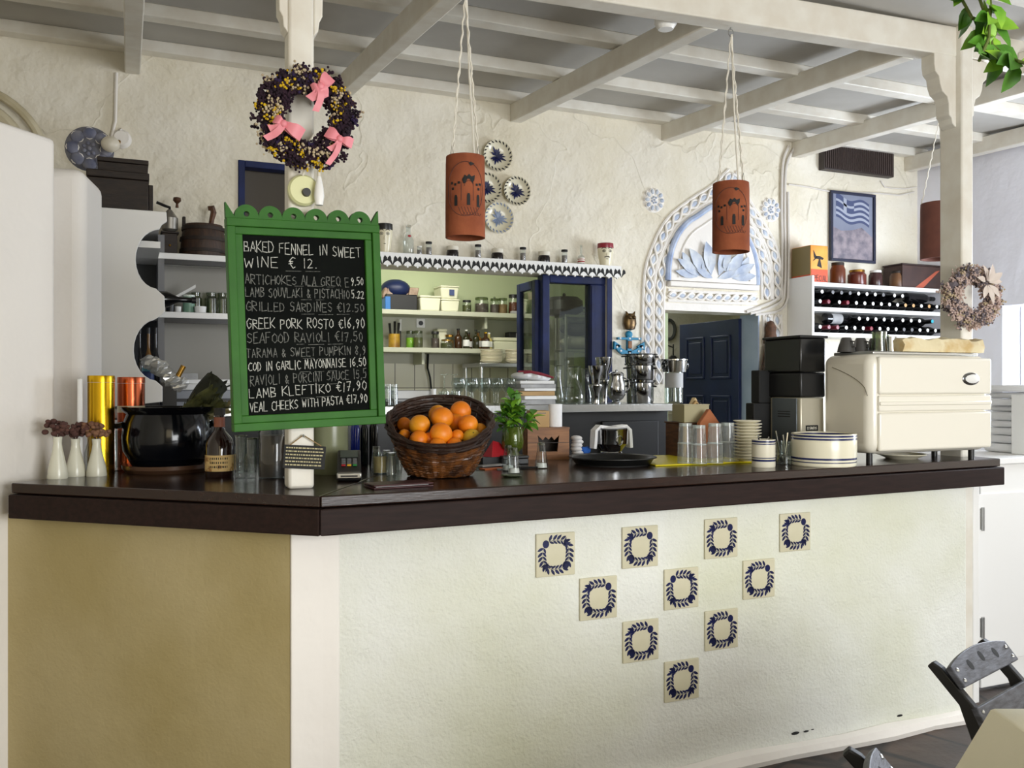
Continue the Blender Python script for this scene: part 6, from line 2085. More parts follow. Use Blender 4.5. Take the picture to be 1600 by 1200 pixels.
# ================================================================ BASKET OF ORANGES
bx, by, bd = stand(688, 748, .10)
bk = T('wicker_basket', 'round brown wicker basket heaped with oranges on the bar', 'basket', (bx, by, CT))
A0 = math.atan2(-by, -bx)


def rimh(a):
    f_ = math.cos(a - A0)
    return .205 - .075 * f_ - .015 * max(0, f_) ** 2


def rad(t_): return .105 + (.190 - .105) * (t_ ** .75)


rb_ = random.Random(5)
for part, m_, lo, hi in (('woven_side', WICKER, 0, 24), ('woven_rim', WICKER_D, 24, 32)):
    mb = MB()
    for k in range(lo, hi):
        tt = (k + .5) / 32 if part == 'woven_side' else (k + .5) / 32
        pts = []
        ph = rb_.uniform(0, 6)
        for i in range(64):
            a = 2 * PI * i / 64
            tl_ = min(1.0, tt + .012 * math.sin(a * 3 + ph))
            rr = rad(tl_) + .0045 * math.sin(i * PI / 2 + k * PI) + (.006 * math.sin(a * 2 + ph) if k >= 24 else 0)
            pts.append((rr * math.cos(a), rr * math.sin(a), .006 + rimh(a) * tl_ + .002 * math.sin(a * 5 + ph)))
        mb.tube(pts, .0052 if k < 24 else .0068, 6, True)
    mb.build(part, m_, bk)
mb = MB()
for i in range(32):
    a = 2 * PI * i / 32
    mb.tube([(rad(q) * math.cos(a), rad(q) * math.sin(a), .006 + rimh(a) * q) for q in (0, .15, .35, .55, .75, .98)], .0045, 5)
mb.lathe([(0, .004), (.10, .004), (.105, .010), (0, .010)], 30)
# inner skin behind the weave so nothing shows between the rods
for i in range(48):
    a, b = 2 * PI * i / 48, 2 * PI * (i + 1) / 48
    row = [0, .2, .4, .6, .8, .97]
    vs = [((rad(q) - .002) * math.cos(c), (rad(q) - .002) * math.sin(c), .006 + rimh(c) * q) for q in row for c in (a, b)]
    mb.add(vs, [(2 * k, 2 * k + 1, 2 * k + 3, 2 * k + 2) for k in range(5)])
mb.build('stake_frame', WICKER_D, bk)
og = []
OL = [(275, 765, 62, 3.10, 0, 'orange at the chalkboard side of the basket, partly behind a yellower one'), (403, 765, 88, 3.00, 1, 'yellowish orange resting in the chalkboard side of the basket'), (275, 850, 50, 3.02, 0, 'small orange peeping out under the yellowish one'), (395, 890, 80, 2.955, 0, 'orange at the front rim under the yellowish one'),
      (555, 680, 80, 3.13, 1, 'orange at the very back top of the pile'), (590, 708, 95, 3.06, 0, 'largest orange at the top of the pile'), (745, 655, 88, 3.14, 0, 'orange at the back top of the pile on the leafy vase side'), (708, 748, 76, 3.10, 0, 'orange wedged behind the middle of the pile'),
      (808, 765, 84, 3.04, 0, 'orange on the leafy vase side, above the greenish one'), (583, 842, 97, 2.965, 0, 'big orange in the middle front of the pile'), (718, 860, 56, 2.99, 0, 'small orange between the middle one and the greenish one'), (838, 878, 80, 2.965, 2, 'greenish yellow citrus at the front rim'),
      (905, 815, 62, 3.08, 1, 'orange at the leafy vase end of the basket'), (558, 945, 76, 2.93, 0, 'orange at the front rim in the middle of the basket'), (697, 938, 66, 2.945, 0, 'orange at the front rim between the middle and the greenish one'), (480, 890, 60, 2.98, 0, 'shaded orange low between the front ones')]
for zx, zy, zr, d, k, l in OL:
    px, py = 580 + zx / 5.333, 520 + zy / 5.333
    d += .16 if k == 2 else .128
    p = at(px, py, d)
    r = zr / 5.333 * d / F
    t = T('orange', l, 'orange', p, 0, 'oranges in the wicker basket')
    t.rotation_euler = (R.uniform(0, 3), R.uniform(0, 3), R.uniform(0, 3))
    MB().sph((0, 0, 0), r, 24, 16, (1, 1, R.uniform(.92, .98))).build('peel', (ORANGE, ORANGEY, LEMON)[k], t)
    MB().lathe([(0, r * .965), (r * .08, r * .96), (r * .05, r * .935)], 8).build('stalk_scar', THI, t)
    og.append((p, r))
# ================================================================ MIDDLE OF THE BAR
def shaker(px, py, label):
    x, y, r, h = counter(px, py, 22, 38)
    t = T('glass_shaker', label, 'shaker', (x, y, CT), 0, 'little glass shakers')
    MB().lathe([(0, 0), (r * .95, 0), (r, .006), (r * .62, h * .75), (r * .5, h), (0, h)], 12).build('body', GLASS, t)
    MB().lathe([(0, .004), (r * .8, .004), (r * .72, h * .22), (0, h * .22)], 12).build('content', mat('salt', (226, 226, 222), 0.8) if 'salt' not in bpy.data.materials else bpy.data.materials['salt'], t)
    MB().lathe([(0, h * .97), (r * .56, h * .97), (r * .5, h * 1.06), (0, h * 1.1)], 12).build('cap', GLASSF, t)
    return t


shaker(794, 737, 'little glass shaker close to the basket')
shaker(803, 741, 'little glass shaker standing on a white dish')
shaker(846, 733, 'little glass shaker alone in front of the crown box')
x, y, r, h = counter(799, 747, 34, 4)
o = MB().lathe([(0, 0), (r * .7, 0), (r, .006), (r * .97, .008), (r * .6, .003), (0, .003)], 22).build('small_dish', GLASSF, None, (x, y - .0, CT))
tag(o, 'small clear dish in front of the glass shakers', 'dish')
# papers and packets behind the basket
p = onY(776, 705, 3.42)
t = T('red_packet', 'folded red packet behind the basket', 'packet', (p.x, p.y, CT + .0305), .3)
MB().add([(-.05, -.03, 0), (.06, -.04, 0), (.05, .04, 0), (-.05, .03, 0), (-.02, 0, .065), (.02, .005, .055)], [(3, 2, 1, 0), (0, 1, 5, 4), (1, 2, 5), (2, 3, 4, 5), (3, 0, 4)]).build('packet', RED, t, smooth=0)
for px, py, a, b, rz, m_, l, z in ((768, 731, .06, .02, .3, PAPERG, 'grey leaflet behind the basket, above an orange one', .004), (771, 733, .05, .022, .15, mat('orange_leaflet', (206, 104, 52), 0.6), 'orange leaflet sticking out beneath the grey leaflet', .0), (789, 734, .03, .015, -.3, PAPERG, 'pale leaflet behind the glass shakers', .0), (773, 724, .075, .04, .1, BLACK, 'black box file lying under the red packet', .0)):
    p = onZ(px, py, CT)
    o = MB().box(-a, a, -b, b, 0, .004 if m_ is not BLACK else .03).build('leaflet', m_, None, (p.x, p.y, CT + z + (.0045 if z else .0002)), rz)
    tag(o, l, 'leaflet')
p = onZ(838, 733, CT)
t = T('ballpoint_pen', 'dark pen lying between the glass shakers', 'pen', (p.x - .03, p.y + .02, CT + .005), .0)
MB().cyl((-.06, .03, 0), (.04, -.01, 0), .0045, n=8).build('barrel', BLACK, t)
MB().cyl((.04, -.01, 0), (.05, -.014, 0), .004, .001, n=8).build('tip', STEEL, t)
# green goblet with basil
x, y, d = stand(801, 712, .045, CT + .0355)
r, h = 17.5 * d / F, 44 * d / F
t = T('black_tin', 'flat black box under the round green leafy vase', 'box', (x, y, CT))
MB().box(-.06, .05, -.05, .05, 0, .024).build('body', BLACK, t, bevel=.003)
MB().box(-.062, .052, -.052, .052, .0245, .035).build('lid', BLACK, t, bevel=.003)
t = T('leafy_vase', 'round green glass vase full of bright green sprigs beside the basket', 'vase', (x, y, CT + .0355))
MB().lathe([(0, 0), (r * .6, 0), (r * .6, .004), (r * .5, .012), (r * .9, h * .25), (r, h * .45), (r * .92, h * .75), (r * .82, h), (r * .80, h), (r * .9, h * .7), (r * .96, h * .45), (r * .85, h * .25), (0, .02)], 28).build('body', GLASSG, t)
MB().lathe([(0, .022), (r * .8, h * .26), (r * .9, h * .45), (r * .86, h * .62), (0, h * .62)], 24).build('water', glass('green_water', (150, 170, 110), .05, .3), t)
sp_, l1, l2 = MB(), MB(), MB()
rv = random.Random(21)
for k in range(16):
    a, q = rv.uniform(0, 2 * PI), rv.uniform(.15, 1)
    tip = Vector((.10 * q * math.cos(a), .08 * q * math.sin(a), h + rv.uniform(.045, .14) - .035 * q * (q > .75)))
    b = Vector((.012 * math.cos(a), .012 * math.sin(a), .03))
    P = [b.lerp(tip, i / 4) + Vector((0, 0, .014 * math.sin(PI * i / 4))) for i in range(5)]
    sp_.tube(P, .0018, 4)
    for j in range(7):
        c = P[2].lerp(P[4], rv.uniform(0, 1))
        d = Vector((rv.uniform(-1, 1), rv.uniform(-1, .6), rv.uniform(-.25, 1.0)))
        (l1 if rv.random() < .5 else l2).leaf(c, d, (0, -.3, 1), rv.uniform(.042, .07), rv.uniform(.024, .036), .25)
sp_.build('stems', LEAF, t)
l1.build('leaves', LEAF, t, smooth=60)
l2.build('bright_leaves', LEAFB, t, smooth=60)
# crown box
p0, p1 = onZ(824, 720, CT), onZ(889, 716, CT)
bw = 67 * dist((p0.x + p1.x) / 2, (p0.y + p1.y) / 2) / F
t = T('crown_box', 'old pine box with a crown shaped cut-out behind the glass shakers', 'box', ((p0.x + p1.x) / 2, (p0.y + p1.y) / 2, CT), -YAW + math.radians(12))
bh = 48 * dist(p0.x, p0.y) / F
hb = bw / 2
# the front board is built round the crown cut-out
cwn = [(-.040, bh * .26), (-.048, bh * .80), (-.026, bh * .64), (-.014, bh * .75), (.0, bh * .66), (.014, bh * .76), (.026, bh * .64), (.048, bh * .80), (.040, bh * .26)]
frb = MB()
outer = [(-hb, 0), (-hb, bh), (-hb * .3, bh), (-hb * .1, bh), (0, bh), (hb * .1, bh), (hb * .3, bh), (hb, bh), (hb, 0)]
for yy in (0, .012):
    vs = [(x_, yy, z_) for x_, z_ in outer] + [(x_, yy, z_) for x_, z_ in cwn]
    frb.add(vs, [(i, i + 1, 10 + i, 9 + i) for i in range(8)] + [(8, 0, 9, 17)])
frb.add([(x_, 0, z_) for x_, z_ in cwn] + [(x_, .012, z_) for x_, z_ in cwn], [(i, (i + 1) % 9, 9 + (i + 1) % 9, 9 + i) for i in range(9)])
frb.build('front_board', OAK, t, smooth=0)
MB().box(-hb, -hb + .012, .012, .10, 0, bh).build('side_board', OAK, t)
MB().box(hb - .012, hb, .012, .10, 0, bh).build('side_board', OAK, t)
MB().box(-hb + .012, hb - .012, .088, .10, 0, bh).build('back_board', WOODX, t)
MB().box(-hb + .012, hb - .012, .012, .088, .0, .01).build('bottom_board', WOODX, t)
MB().box(-hb - .002, hb + .002, -.002, .102, bh, bh + .008).build('lid', OAK, t)
MB().box(-hb + .001, hb - .001, -.0015, .0, bh * .55, bh * .565).build('plank_joint', WOODX, t)
bm = t.matrix_basis.copy()
bx0 = t.location.copy()
brz = t.rotation_euler.z


def onbox(x_, y_): return (bx0.x + x_ * math.cos(brz) - y_ * math.sin(brz), bx0.y + x_ * math.sin(brz) + y_ * math.cos(brz), CT + bh + .0085)


t = T('card_box', 'small tan cardboard box with a slot, standing on the crown box', 'box', onbox(-.03, .052), brz)
MB().box(-.044, .036, -.045, .05, 0, .072).build('body', CARD, t, bevel=.002)
MB().box(-.020, .020, -.0465, -.0445, .060, .064).build('slot', BLACK, t)
t = T('paper_roll', 'white paper roll standing on the crown box beside the small tan box', 'paper roll', onbox(.045, .055))
MB().lathe([(.010, 0), (.030, 0), (.030, .10), (.010, .10)], 22, close=True).build('paper_roll', CLOTHW, t)
MB().lathe([(.0085, .001), (.0098, .001), (.0098, .099), (.0085, .099)], 12, close=True).build('core', CARD, t)
p = onZ(897, 716, CT)
o = MB()
for i in range(6): o.sph((.0 + .004 * math.sin(i * 2), .03, .012 + i * .016), 1, 12, 6, (.022, .04, .012))
o = tag(o.build('folded_napkin', CLOTHW, None, (p.x - .01, min(p.y, 3.46), CT)), 'white rolled napkin pressed against the side of the crown box', 'napkin')
p = onZ(909, 713, CT)
o = MB()
for i in range(9): o.sph((R.uniform(-.035, .03), R.uniform(0, .04), .016 + R.uniform(0, .022)), R.uniform(.012, .018), 8, 5)
tag(o.build('blue_rag', mat('bright_blue_cloth', (40, 100, 190), 0.8), None, (p.x - .03, min(p.y, 3.49), CT)), 'crumpled bright blue cloth between the crown box and the round tray', 'cloth')
# round black tray
x, y, d = stand(957, 731, .175)
tr = T('round_tray', 'large round black serving tray on the bar', 'tray', (x, y, CT))
MB().lathe([(0, .004), (.155, .004), (.168, .024), (.180, .028), (.179, .032), (.166, .028), (.152, .008), (0, .008)], 56).build('tray_body', mat('black_tray', (16, 17, 17), 0.35), tr)
MB().lathe([(.11, 0), (.15, 0), (.15, .0038), (.11, .0038)], 40, close=True).build('rubber_ring', BLACKM, tr)
# steel bowl with a cloth
x, y, d = stand(955, 711, .07)
y = min(y, BACKY - .07)
sb = T('steel_bowl', 'polished steel footed bowl behind the round black tray', 'bowl', (x, y, CT))
dd = dist(x, y)
r = 27 * dd / F
h = 46 * dd / F
MB().lathe([(0, 0), (r * .62, 0), (r * .64, h * .2), (r * .60, h * .24), (r * .96, h * .5), (r, h * .95), (r * 1.02, h), (r * .95, h), (r * .92, h * .5), (0, h * .35)], 32).build('bowl', CHROME, sb)
MB().tube([(.015 * math.cos(a), -r * .99, h * .62 + .02 * math.sin(a)) for a in [2 * PI * k / 16 for k in range(16)]], .003, 6, True).build('ring_handle', CHROME, sb)
cl = MB()
for sd in (-1, 1):
    for k in range(4):
        cl.tube([(sd * r * .2, -.015 + .012 * k, h * 1.04), (sd * r * .85, -.02 + .012 * k, h * 1.09), (sd * r * 1.12, -.02 + .012 * k, h * .95), (sd * r * 1.16, -.02 + .012 * k, h * .6), (sd * r * 1.2, -.018 + .01 * k, h * .35)], .008, 6)
cl.sph((0, 0, h * 1.03), 1, 16, 6, (r * .9, r * .7, .008))
o = cl.build('draped_cloth', CLOTHW, None, (x, y, CT))
tag(o, 'white cloth draped over the steel bowl', 'cloth')
# ================================================================ RIGHT HALF OF THE BAR
p0, p1 = onZ(1024, 729, CT), onZ(1178, 723, CT)
q0 = onZ(1024, 713, CT)
t = T('yellow_board', 'bright yellow flat board under the upside-down tumblers', 'board', (0, 0, 0))
yb = MB().prism([(p0.x, p0.y), (p1.x, p1.y), (p1.x + .05, min(BACKY - .01, p1.y + .40)), (p0.x + .12, min(BACKY - .01, p0.y + .46))], CT + .0005, CT + .006)
yb.build('board', YELLOW, t, smooth=0, bevel=.002)
RIB = MB
for px, py, hh, l in ((1071, 727, 62, 'upside-down ribbed tumbler at the tray end of the yellow board'), (1092, 728, 60, 'upside-down ribbed tumbler second from the tray'), (1117, 727, 62, 'upside-down ribbed tumbler third from the tray'), (1137, 724, 60, 'upside-down ribbed tumbler next to the saucer stack')):
    x, y, r, h = counter(px, py, 25, hh)
    t = T('ribbed_tumbler', l, 'glass', (x, y, CT + .0065), 0, 'ribbed tumblers on the yellow board')
    mb = MB()
    n = 32
    for z0, z1, a, b in ((0, h * .5, 1.0, .94), (h * .5, h, .90, .80)):
        vs = []
        for z, k in ((z0, a), (z1, b)):
            for i in range(n):
                c = 2 * PI * i / n
                rr = r * k * (1 + (.035 if (i // 2) % 2 else -.02) * (1 if z0 == 0 else .3))
                vs.append((rr * math.cos(c), rr * math.sin(c), z))
        mb.add(vs, [(i, (i + 1) % n, n + (i + 1) % n, n + i) for i in range(n)])
    mb.build('body', GLASSM, t, smooth=30)
    MB().tube([(r * .94 * math.cos(c), r * .94 * math.sin(c), h * .5) for c in [2 * PI * k / 24 for k in range(24)]], .0024, 5, True).build('ring', GLASSW, t)
    MB().lathe([(0, h - .010), (r * .78, h - .012), (r * .80, h), (0, h)], 24).build('thick_base', GLASSW, t)
    MB().tube([(r * 1.0 * math.cos(c), r * 1.0 * math.sin(c), .002) for c in [2 * PI * k / 24 for k in range(24)]], .0018, 5, True).build('rim', GLASSW, t)
# saucer stacks
sc0 = None
for (px, py, n, w_, lab, gr) in ((1168, 724, 13, 43, 'white saucer in the stack beside the ribbed tumblers', 'saucers in the front stack'), (1208, 712, 12, 52, 'white saucer in the stack behind the striped mug', 'saucers in the rear stack')):
    x, y, r, h = counter(px, py, w_, 60)
    hh = (62 if py > 720 else 52) * dist(x, y) / F
    for i in range(n):
        rr = r
        o = MB().lathe([(0, .002), (rr * .5, .002), (rr * .55, 0), (rr * .6, .003), (rr, .013), (rr * .99, .0155), (rr * .6, .006), (0, .006)], 26).build('saucer', CREAM, None, (x + R.uniform(-.002, .002), y + R.uniform(-.002, .002), CT + (.0065 if gr.endswith('front stack') else .0005) + i * hh / n)) if sc0 is None or i == 0 else sc0.copy()
        if i == 0: sc0 = o
        else:
            COL.objects.link(o)
            o.location = (x + R.uniform(-.003, .003), y + R.uniform(-.003, .003), CT + (.0065 if gr.endswith('front stack') else .0005) + i * hh / n)
        tag(o, lab, 'saucer', gr)
for px, w_, l in ((1203, 60, 'oblong white dish lying crosswise on the rear saucer stack'),):
    x, y, r, h = counter(1208, 712, 62, 6)
    o = MB().box(-r * 1.05, r * 1.05, -r * .6, r * .6, 0, .006).box(-r * 1.15, r * 1.15, -r * .7, r * .7, .006, .014).build('oblong_dish', CREAM, None, (x, y, CT + .0075 + 52 * dist(x, y) / F + .008), bevel=.003)
    tag(o, l, 'dish')
# striped mug with spoon
x, y, r, h = counter(1193, 731, 36, 43)
STR = bands('striped_glaze_small', (226, 220, 200), (34, 42, 88), [h * .20, h * .27, h * .31, h * .34, h * .80, h * .84, h * .88, h * .95], .25)
t = T('striped_mug', 'small cream pot with dark blue stripes holding spoons', 'mug', (x, y, CT))
MB().lathe([(0, 0), (r * .97, 0), (r, .004), (r, h), (r * .9, h), (r * .9, .01), (0, .01)], 36).build('body', STR, t)


def spoon(a, b, l, loc_cat='spoon'):
    a, b = Vector(a), Vector(b)
    t = T('teaspoon', l, 'spoon', a)
    d = b - a
    MB().tube([(0, 0, 0), d * .6, d * 1.0], [.0016, .002, .0034], 6).build('handle', CHROME, t)
    e = MB().sph((0, 0, 0), 1, 12, 8, (.011, .005, .017))
    q = d.normalized().to_track_quat('Z', 'Y').to_matrix().to_4x4()
    e.xf(q)
    e.build('bowl', CHROME, t)


for i, (dx, dy, l) in enumerate(((-.012, .0, 'teaspoon leaning out of the striped mug'), (.01, .006, 'teaspoon standing deeper in the striped mug'))):
    spoon((x + dx * .3, y + dy, CT + .03), (x + dx * 2.2, y - dy, CT + h + .016 - i * .006), l)
x, y, r, h = counter(1225, 727, 27, 52)
t = T('spoon_glass', 'clear glass full of teaspoons between the mug and the striped crock', 'glass', (x, y, CT))
MB().lathe([(0, 0), (r * .85, 0), (r, h * .7), (r * .96, h * .7), (r * .82, .006), (0, .006)], 24).build('body', GLASS, t)
for i, (a, b, c, d_, l) in enumerate(((-.3, .1, -1.1, 1.02, 'teaspoon tilted towards the mug in the spoon glass'), (.1, -.2, -.3, .9, 'teaspoon upright in the spoon glass'), (.3, .2, .7, .95, 'teaspoon tilted towards the crock in the spoon glass'), (0, -.5, .15, .62, 'short teaspoon at the front of the spoon glass'))):
    spoon((x + a * r, y + b * r, CT + .026), (x + c * r, y + b * r, CT + h * d_), l)
# striped crock
x, y, r, h = counter(1287, 731, 98, 50)
STR2 = bands('striped_glaze_large', (230, 224, 200), (32, 40, 90), [h * .10, h * .15, h * .20, h * .25, h * .80, h * .85, h * .89, h * .95], .22)
t = T('striped_crock', 'large round cream crock with dark blue stripes in front of the coffee machine', 'crock', (x, y, CT))
MB().lathe([(0, 0), (r * .96, 0), (r * .985, .004), (r * 1.0, h * .5), (r * 1.0, h * .97), (r * .985, h), (r * .93, h), (r * .93, .012), (0, .012)], 64).build('body', STR2, t)
MB().lathe([(0, h * .80), (r * .925, h * .80), (r * .925, h * .84), (0, h * .84)], 48).build('inner_lid', CREAM, t)
# napkin holder group
t0 = onZ(1062, 712, CT)
wb = T('wood_block_box', 'mid brown wooden box behind the ribbed tumblers', 'box', (t0.x + .0, BACKY - .16, CT))
hx = 26 * dist(t0.x, BACKY - .2) / F
dn = dist(t0.x, BACKY - .2)
hz1 = onY(1055, 664, BACKY - .26).z - CT
MB().box(-hx * .9, hx * 1.1, -.10, .10, 0, hz1).build('body', WOODM, wb, bevel=.003)
MB().box(-hx * .95, hx * 1.15, -.105, .105, hz1 + .0005, hz1 + .008).build('lid', WOODM, wb, bevel=.002)
gb = T('grey_card_box', 'grey beige cardboard box lying askew on the brown wooden box', 'box', (t0.x - .005, BACKY - .17, CT + hz1 + .0085), -.25)
hz2 = (664 - 637) * dn / F
MB().box(-hx * .8, hx * .75, -.08, .08, 0, hz2).build('body', mat('grey_beige_card', (172, 164, 132), 0.8), gb, bevel=.002)
MB().box(-hx * .82, hx * .77, -.082, .0, hz2, hz2 + .003).build('flap', mat('grey_beige_flap', (186, 178, 148), 0.8), gb)
# folded paper bags with string
q = onY(1096, 650, BACKY - .30)
for i, (dx, dz, a, m_, l) in enumerate(((.035, .012, .1, mat('terracotta_paper', (176, 108, 70), 0.8, c2=(160, 96, 60), vs=9), 'pointed orange brown paper bag leaning behind the tumblers'), (.02, .045, -.2, mat('kraft_paper', (190, 156, 104), 0.8, c2=(172, 140, 92), vs=9), 'pointed tan paper bag behind the orange brown one'), (.065, .055, .25, mat('pale_kraft', (206, 182, 138), 0.8), 'pale paper bag closest to the blue door in the bag bundle'))):
    t = T('paper_bag', l, 'bag', (q.x + dx, BACKY - .30 + .055 * i + .02 * i, CT + .0065), a)
    zt2 = q.z - CT + dz - .01
    MB().prism_xz([(-.055, 0), (.055, 0), (.055, zt2 * .8), (0, zt2 * 1.12), (-.055, zt2 * .8)], -.012, .012).build('bag_body', m_, t, smooth=0, bevel=.004)
    if i: MB().tube([(0, -.014, zt2 * 1.05), (.03, -.016, zt2 * 1.0), (.045, -.016, zt2 * .86), (.035, -.016, zt2 * .78)], .0016, 4).build('string', WOODX, t)

# coffee grinder
gx0, gx1 = at(1246, CY, 3.95), at(1288, CY, 3.93)
gw = 43 * 3.93 / F / CA
gd = .20
cg = T('coffee_grinder', 'tall black coffee grinder with a silver base and a name plate', 'coffee grinder', (gx1.x - gw, gx1.y + .0, CT))
zs = at(0, 621, 3.93).z - CT
zk = at(0, 529, 3.93).z - CT
MB().box(0, gw, 0, gd, .01, zs).build('silver_base', mat('grinder_silver', (196, 190, 172), 0.35, .4), cg, bevel=.006)
MB().box(-.006, -.0005, .02, gd - .02, .02, zs - .004).build('side_panel', mat('grinder_grey_side', (98, 106, 112), 0.4, .3), cg, bevel=.002)
vent = MB()
for k in range(3): vent.box(-.0075, -.0055, .06, .14, zs * .68 + k * .011, zs * .68 + k * .011 + .004)
vent.build('vent_pattern', BLACK, cg)
MB().box(-.004, gw + .004, -.004, gd + .01, zs + .001, zs + .11).build('black_body', BLACK, cg, bevel=.008)
MB().box(-.01, gw - .002, -.01, gd + .03, zs + .111, zk).build('bean_hopper', mat('smoked_hopper', (22, 22, 22), 0.22), cg, bevel=.006)
MB().box(-.016, gw + .008, -.016, gd + .036, zk + .0, zk + .012).build('hopper_lid', BLACK, cg, bevel=.003)
for fx in (.015, gw - .015):
    for fy in (.02, gd - .02): MB().cyl((fx, fy, 0), (fx, fy, .011), .01).build('foot', BLACK, cg)
MB().box(-.09, gw - .02, gd + .002, gd + .06, .0, zs * .9).box(-.13, -.09, gd + .002, gd + .06, .0, zs * .2).box(-.06, gw - .02, gd + .002, gd + .06, zs * .9, zs * 1.45).build('portafilter_rest', BLACKM, cg, bevel=.004)
np_ = MB().box(-.0, 22 * 3.93 / F / CA, -.0035, -.0005, 0, .025)
lx0 = 9 * 3.93 / F / CA
pl = np_.build('name_plate', BLACKM, cg, (lx0, 0, zs * .46), bevel=.002)
lt = MB()
lettering(lt, 'SANTOS', .018, .058, .0125, .0105, .0016, -.0042, .05)
for a, b, c, d in ((.005, .014, .007, .0085), (.005, .014, .0165, .018), (.005, .0065, .007, .018), (.0125, .014, .007, .018)): lt.box(a, b, -.0044, -.0036, c, d)
lt.build('lettering', mat('plate_lettering', (220, 216, 200), 0.5), pl, smooth=0)

# coffee machine
m0 = at(1365, CY, 3.63)
MX0, MY = m0.x, 2.762
m1 = onY(1551, 650, MY)
MX1 = m1.x
MZ0, MZ1 = onY(1365, 711, MY).z, onY(1362, 552, MY).z
cmn = T('espresso_machine', 'large cream enamel espresso machine with its back panel facing out', 'coffee machine', (MX0, MY, 0))
L = MX1 - MX0
dep = .295
MB().box(0, L, .012, dep, MZ0, MZ1).build('body', MACHINE, cmn, bevel=.042, seg=6)
fx0, fx1 = .035, L - .004
za, zb_ = onY(1450, 617, MY).z, onY(1450, 643, MY).z
GR = mat('panel_seam', (120, 112, 92), 0.6)
MB().box(fx0, fx1, .0, .02, za + .002, MZ1 - .012).build('upper_panel', MACHINE, cmn, bevel=.014, seg=4)
MB().box(fx0, fx1, .002, .02, zb_ + .002, za - .002).build('middle_panel', MACHINE, cmn, bevel=.006, seg=3)
MB().box(fx0, fx1, .0, .02, MZ0 + .012, zb_ - .002).build('lower_panel', MACHINE, cmn, bevel=.014, seg=4)
MB().box(fx0 + .002, fx1 - .004, -.004, .003, (za + zb_) / 2 - .008, (za + zb_) / 2 + .008).build('ridge', MACHINE, cmn, bevel=.004)
bgp = onY(1517, 592, MY)
bd_ = MB().sph((0, 0, 0), 1, 28, 10, (.052, .008, .028))
bd_.build('oval_badge', CHROME, cmn, (bgp.x - MX0, .0, bgp.z))
MB().sph((0, 0, 0), 1, 28, 10, (.042, .006, .020)).build('badge_face', W_GLOSS, bpy.data.objects['oval_badge'], (.003, -.004, 0))
arcp = [(-.0005, .03 + .20 * q, MZ0 + .24 + .12 * math.sqrt(q)) for q in [k / 14 for k in range(15)]]
MB().tube(arcp, .0015, 5).build('side_seam', GR, cmn)
for fx in (.03, L - .07):
    for fy in (.05, dep - .05): MB().cyl((fx, fy, CT), (fx, fy, MZ0 + .004), .013, n=14).build('foot', BLACK, cmn)
MB().box(.04, L - .04, .04, dep - .03, MZ1 - .002, MZ1 + .012).build('cup_tray', STEEL, cmn, bevel=.004)
ZT = MZ1 + .0125
# plate under the machine
p = onZ(1440, 719, CT)
o = MB().lathe([(0, .003), (.06, .003), (.065, 0), (.07, .004), (.105, .018), (.104, .021), (.07, .008), (0, .007)], 40).build('flat_plate', CREAM, None, (p.x, p.y + .11, CT))
o.location.z = CT
tag(o, 'grey white plate pushed under the coffee machine', 'plate')
# cups and things on the machine
DCUP = mat('dark_grey_cup', (74, 72, 70), 0.35)
for i, (px, l) in enumerate(((1296, 'dark upside-down cup at the grinder end of the coffee machine top'), (1325, 'dark upside-down cup second from the grinder on the coffee machine'), (1350, 'dark upside-down cup beside the clear pitcher on the coffee machine'))):
    q = onY(px, 540, MY + .21)
    xx = MX0 + .05 + i * .08
    t = T('coffee_cup', l, 'cup', (xx, MY + .2, ZT), 0, 'dark cups on the coffee machine')
    MB().lathe([(0, .062), (.018, .062), (.022, .056), (.034, .02), (.038, 0), (.035, 0), (.020, .05), (0, .05)], 26).build('cup', DCUP, t)
    MB().tube([(0, -.030, .02), (0, -.050, .022), (0, -.052, .042), (0, -.024, .046)], .004, 6).build('handle', DCUP, t)
q = onY(1357, 535, MY + .1)
for px, l, hh, rr in ((1374, 'clear glass pitcher on top of the coffee machine, next to the dark cups', .085, .034), (1392, 'smaller steel pitcher on the coffee machine beside the cream paper bag', .066, .03)):
    q = onY(px, 535, MY + .12)
    t = T('milk_pitcher', l, 'pitcher', (q.x, MY + .12, ZT))
    m_ = GLASSF if hh > .08 else STEEL
    MB().lathe([(0, 0), (rr, 0), (rr, .006), (rr * .85, hh * .7), (rr * .9, hh), (rr * .86, hh), (rr * .8, hh * .7), (rr * .95, .01), (0, .01)], 24).build('body', m_, t)
    MB().tube([(rr * .9, 0, hh * .9), (rr * 1.5, 0, hh * .8), (rr * 1.5, 0, hh * .4), (rr * .95, 0, hh * .3)], .004, 6).build('handle', m_, t)
q0, q1 = onY(1400, 540, MY + .08), onY(1526, 540, MY + .08)
t = T('pastry_bag', 'long crumpled cream paper bag lying on top of the coffee machine', 'bag', ((q0.x + q1.x) / 2, MY + .09, ZT))
hl = (q1.x - q0.x) / 2
hb2 = (551 - 531) * dist((q0.x + q1.x) / 2, MY) / F
nx = 22
CRM = mat('cream_paper', (228, 214, 176), 0.8, c2=(206, 176, 120), vs=10, sharp=(.52, .68), bump=.5, bs=25, bd=.01)
rv = random.Random(8)
secs = []
mb = MB()
vs = []
for i in range(nx):
    x = -hl + 2 * hl * i / (nx - 1)
    k = 1 + rv.uniform(-.12, .12)
    for y_, z_ in ((-.05, .0), (-.055, hb2 * .5 * k), (-.04, hb2 * k), (.0, hb2 * k * 1.05), (.04, hb2 * k * .95), (.05, hb2 * .4), (.05, 0)):
        vs.append((x, y_ + rv.uniform(-.004, .004), max(0, z_ + (rv.uniform(-.006, .006) if z_ else 0))))
fs = [tuple(range(6, -1, -1)), tuple(range((nx - 1) * 7, nx * 7))]
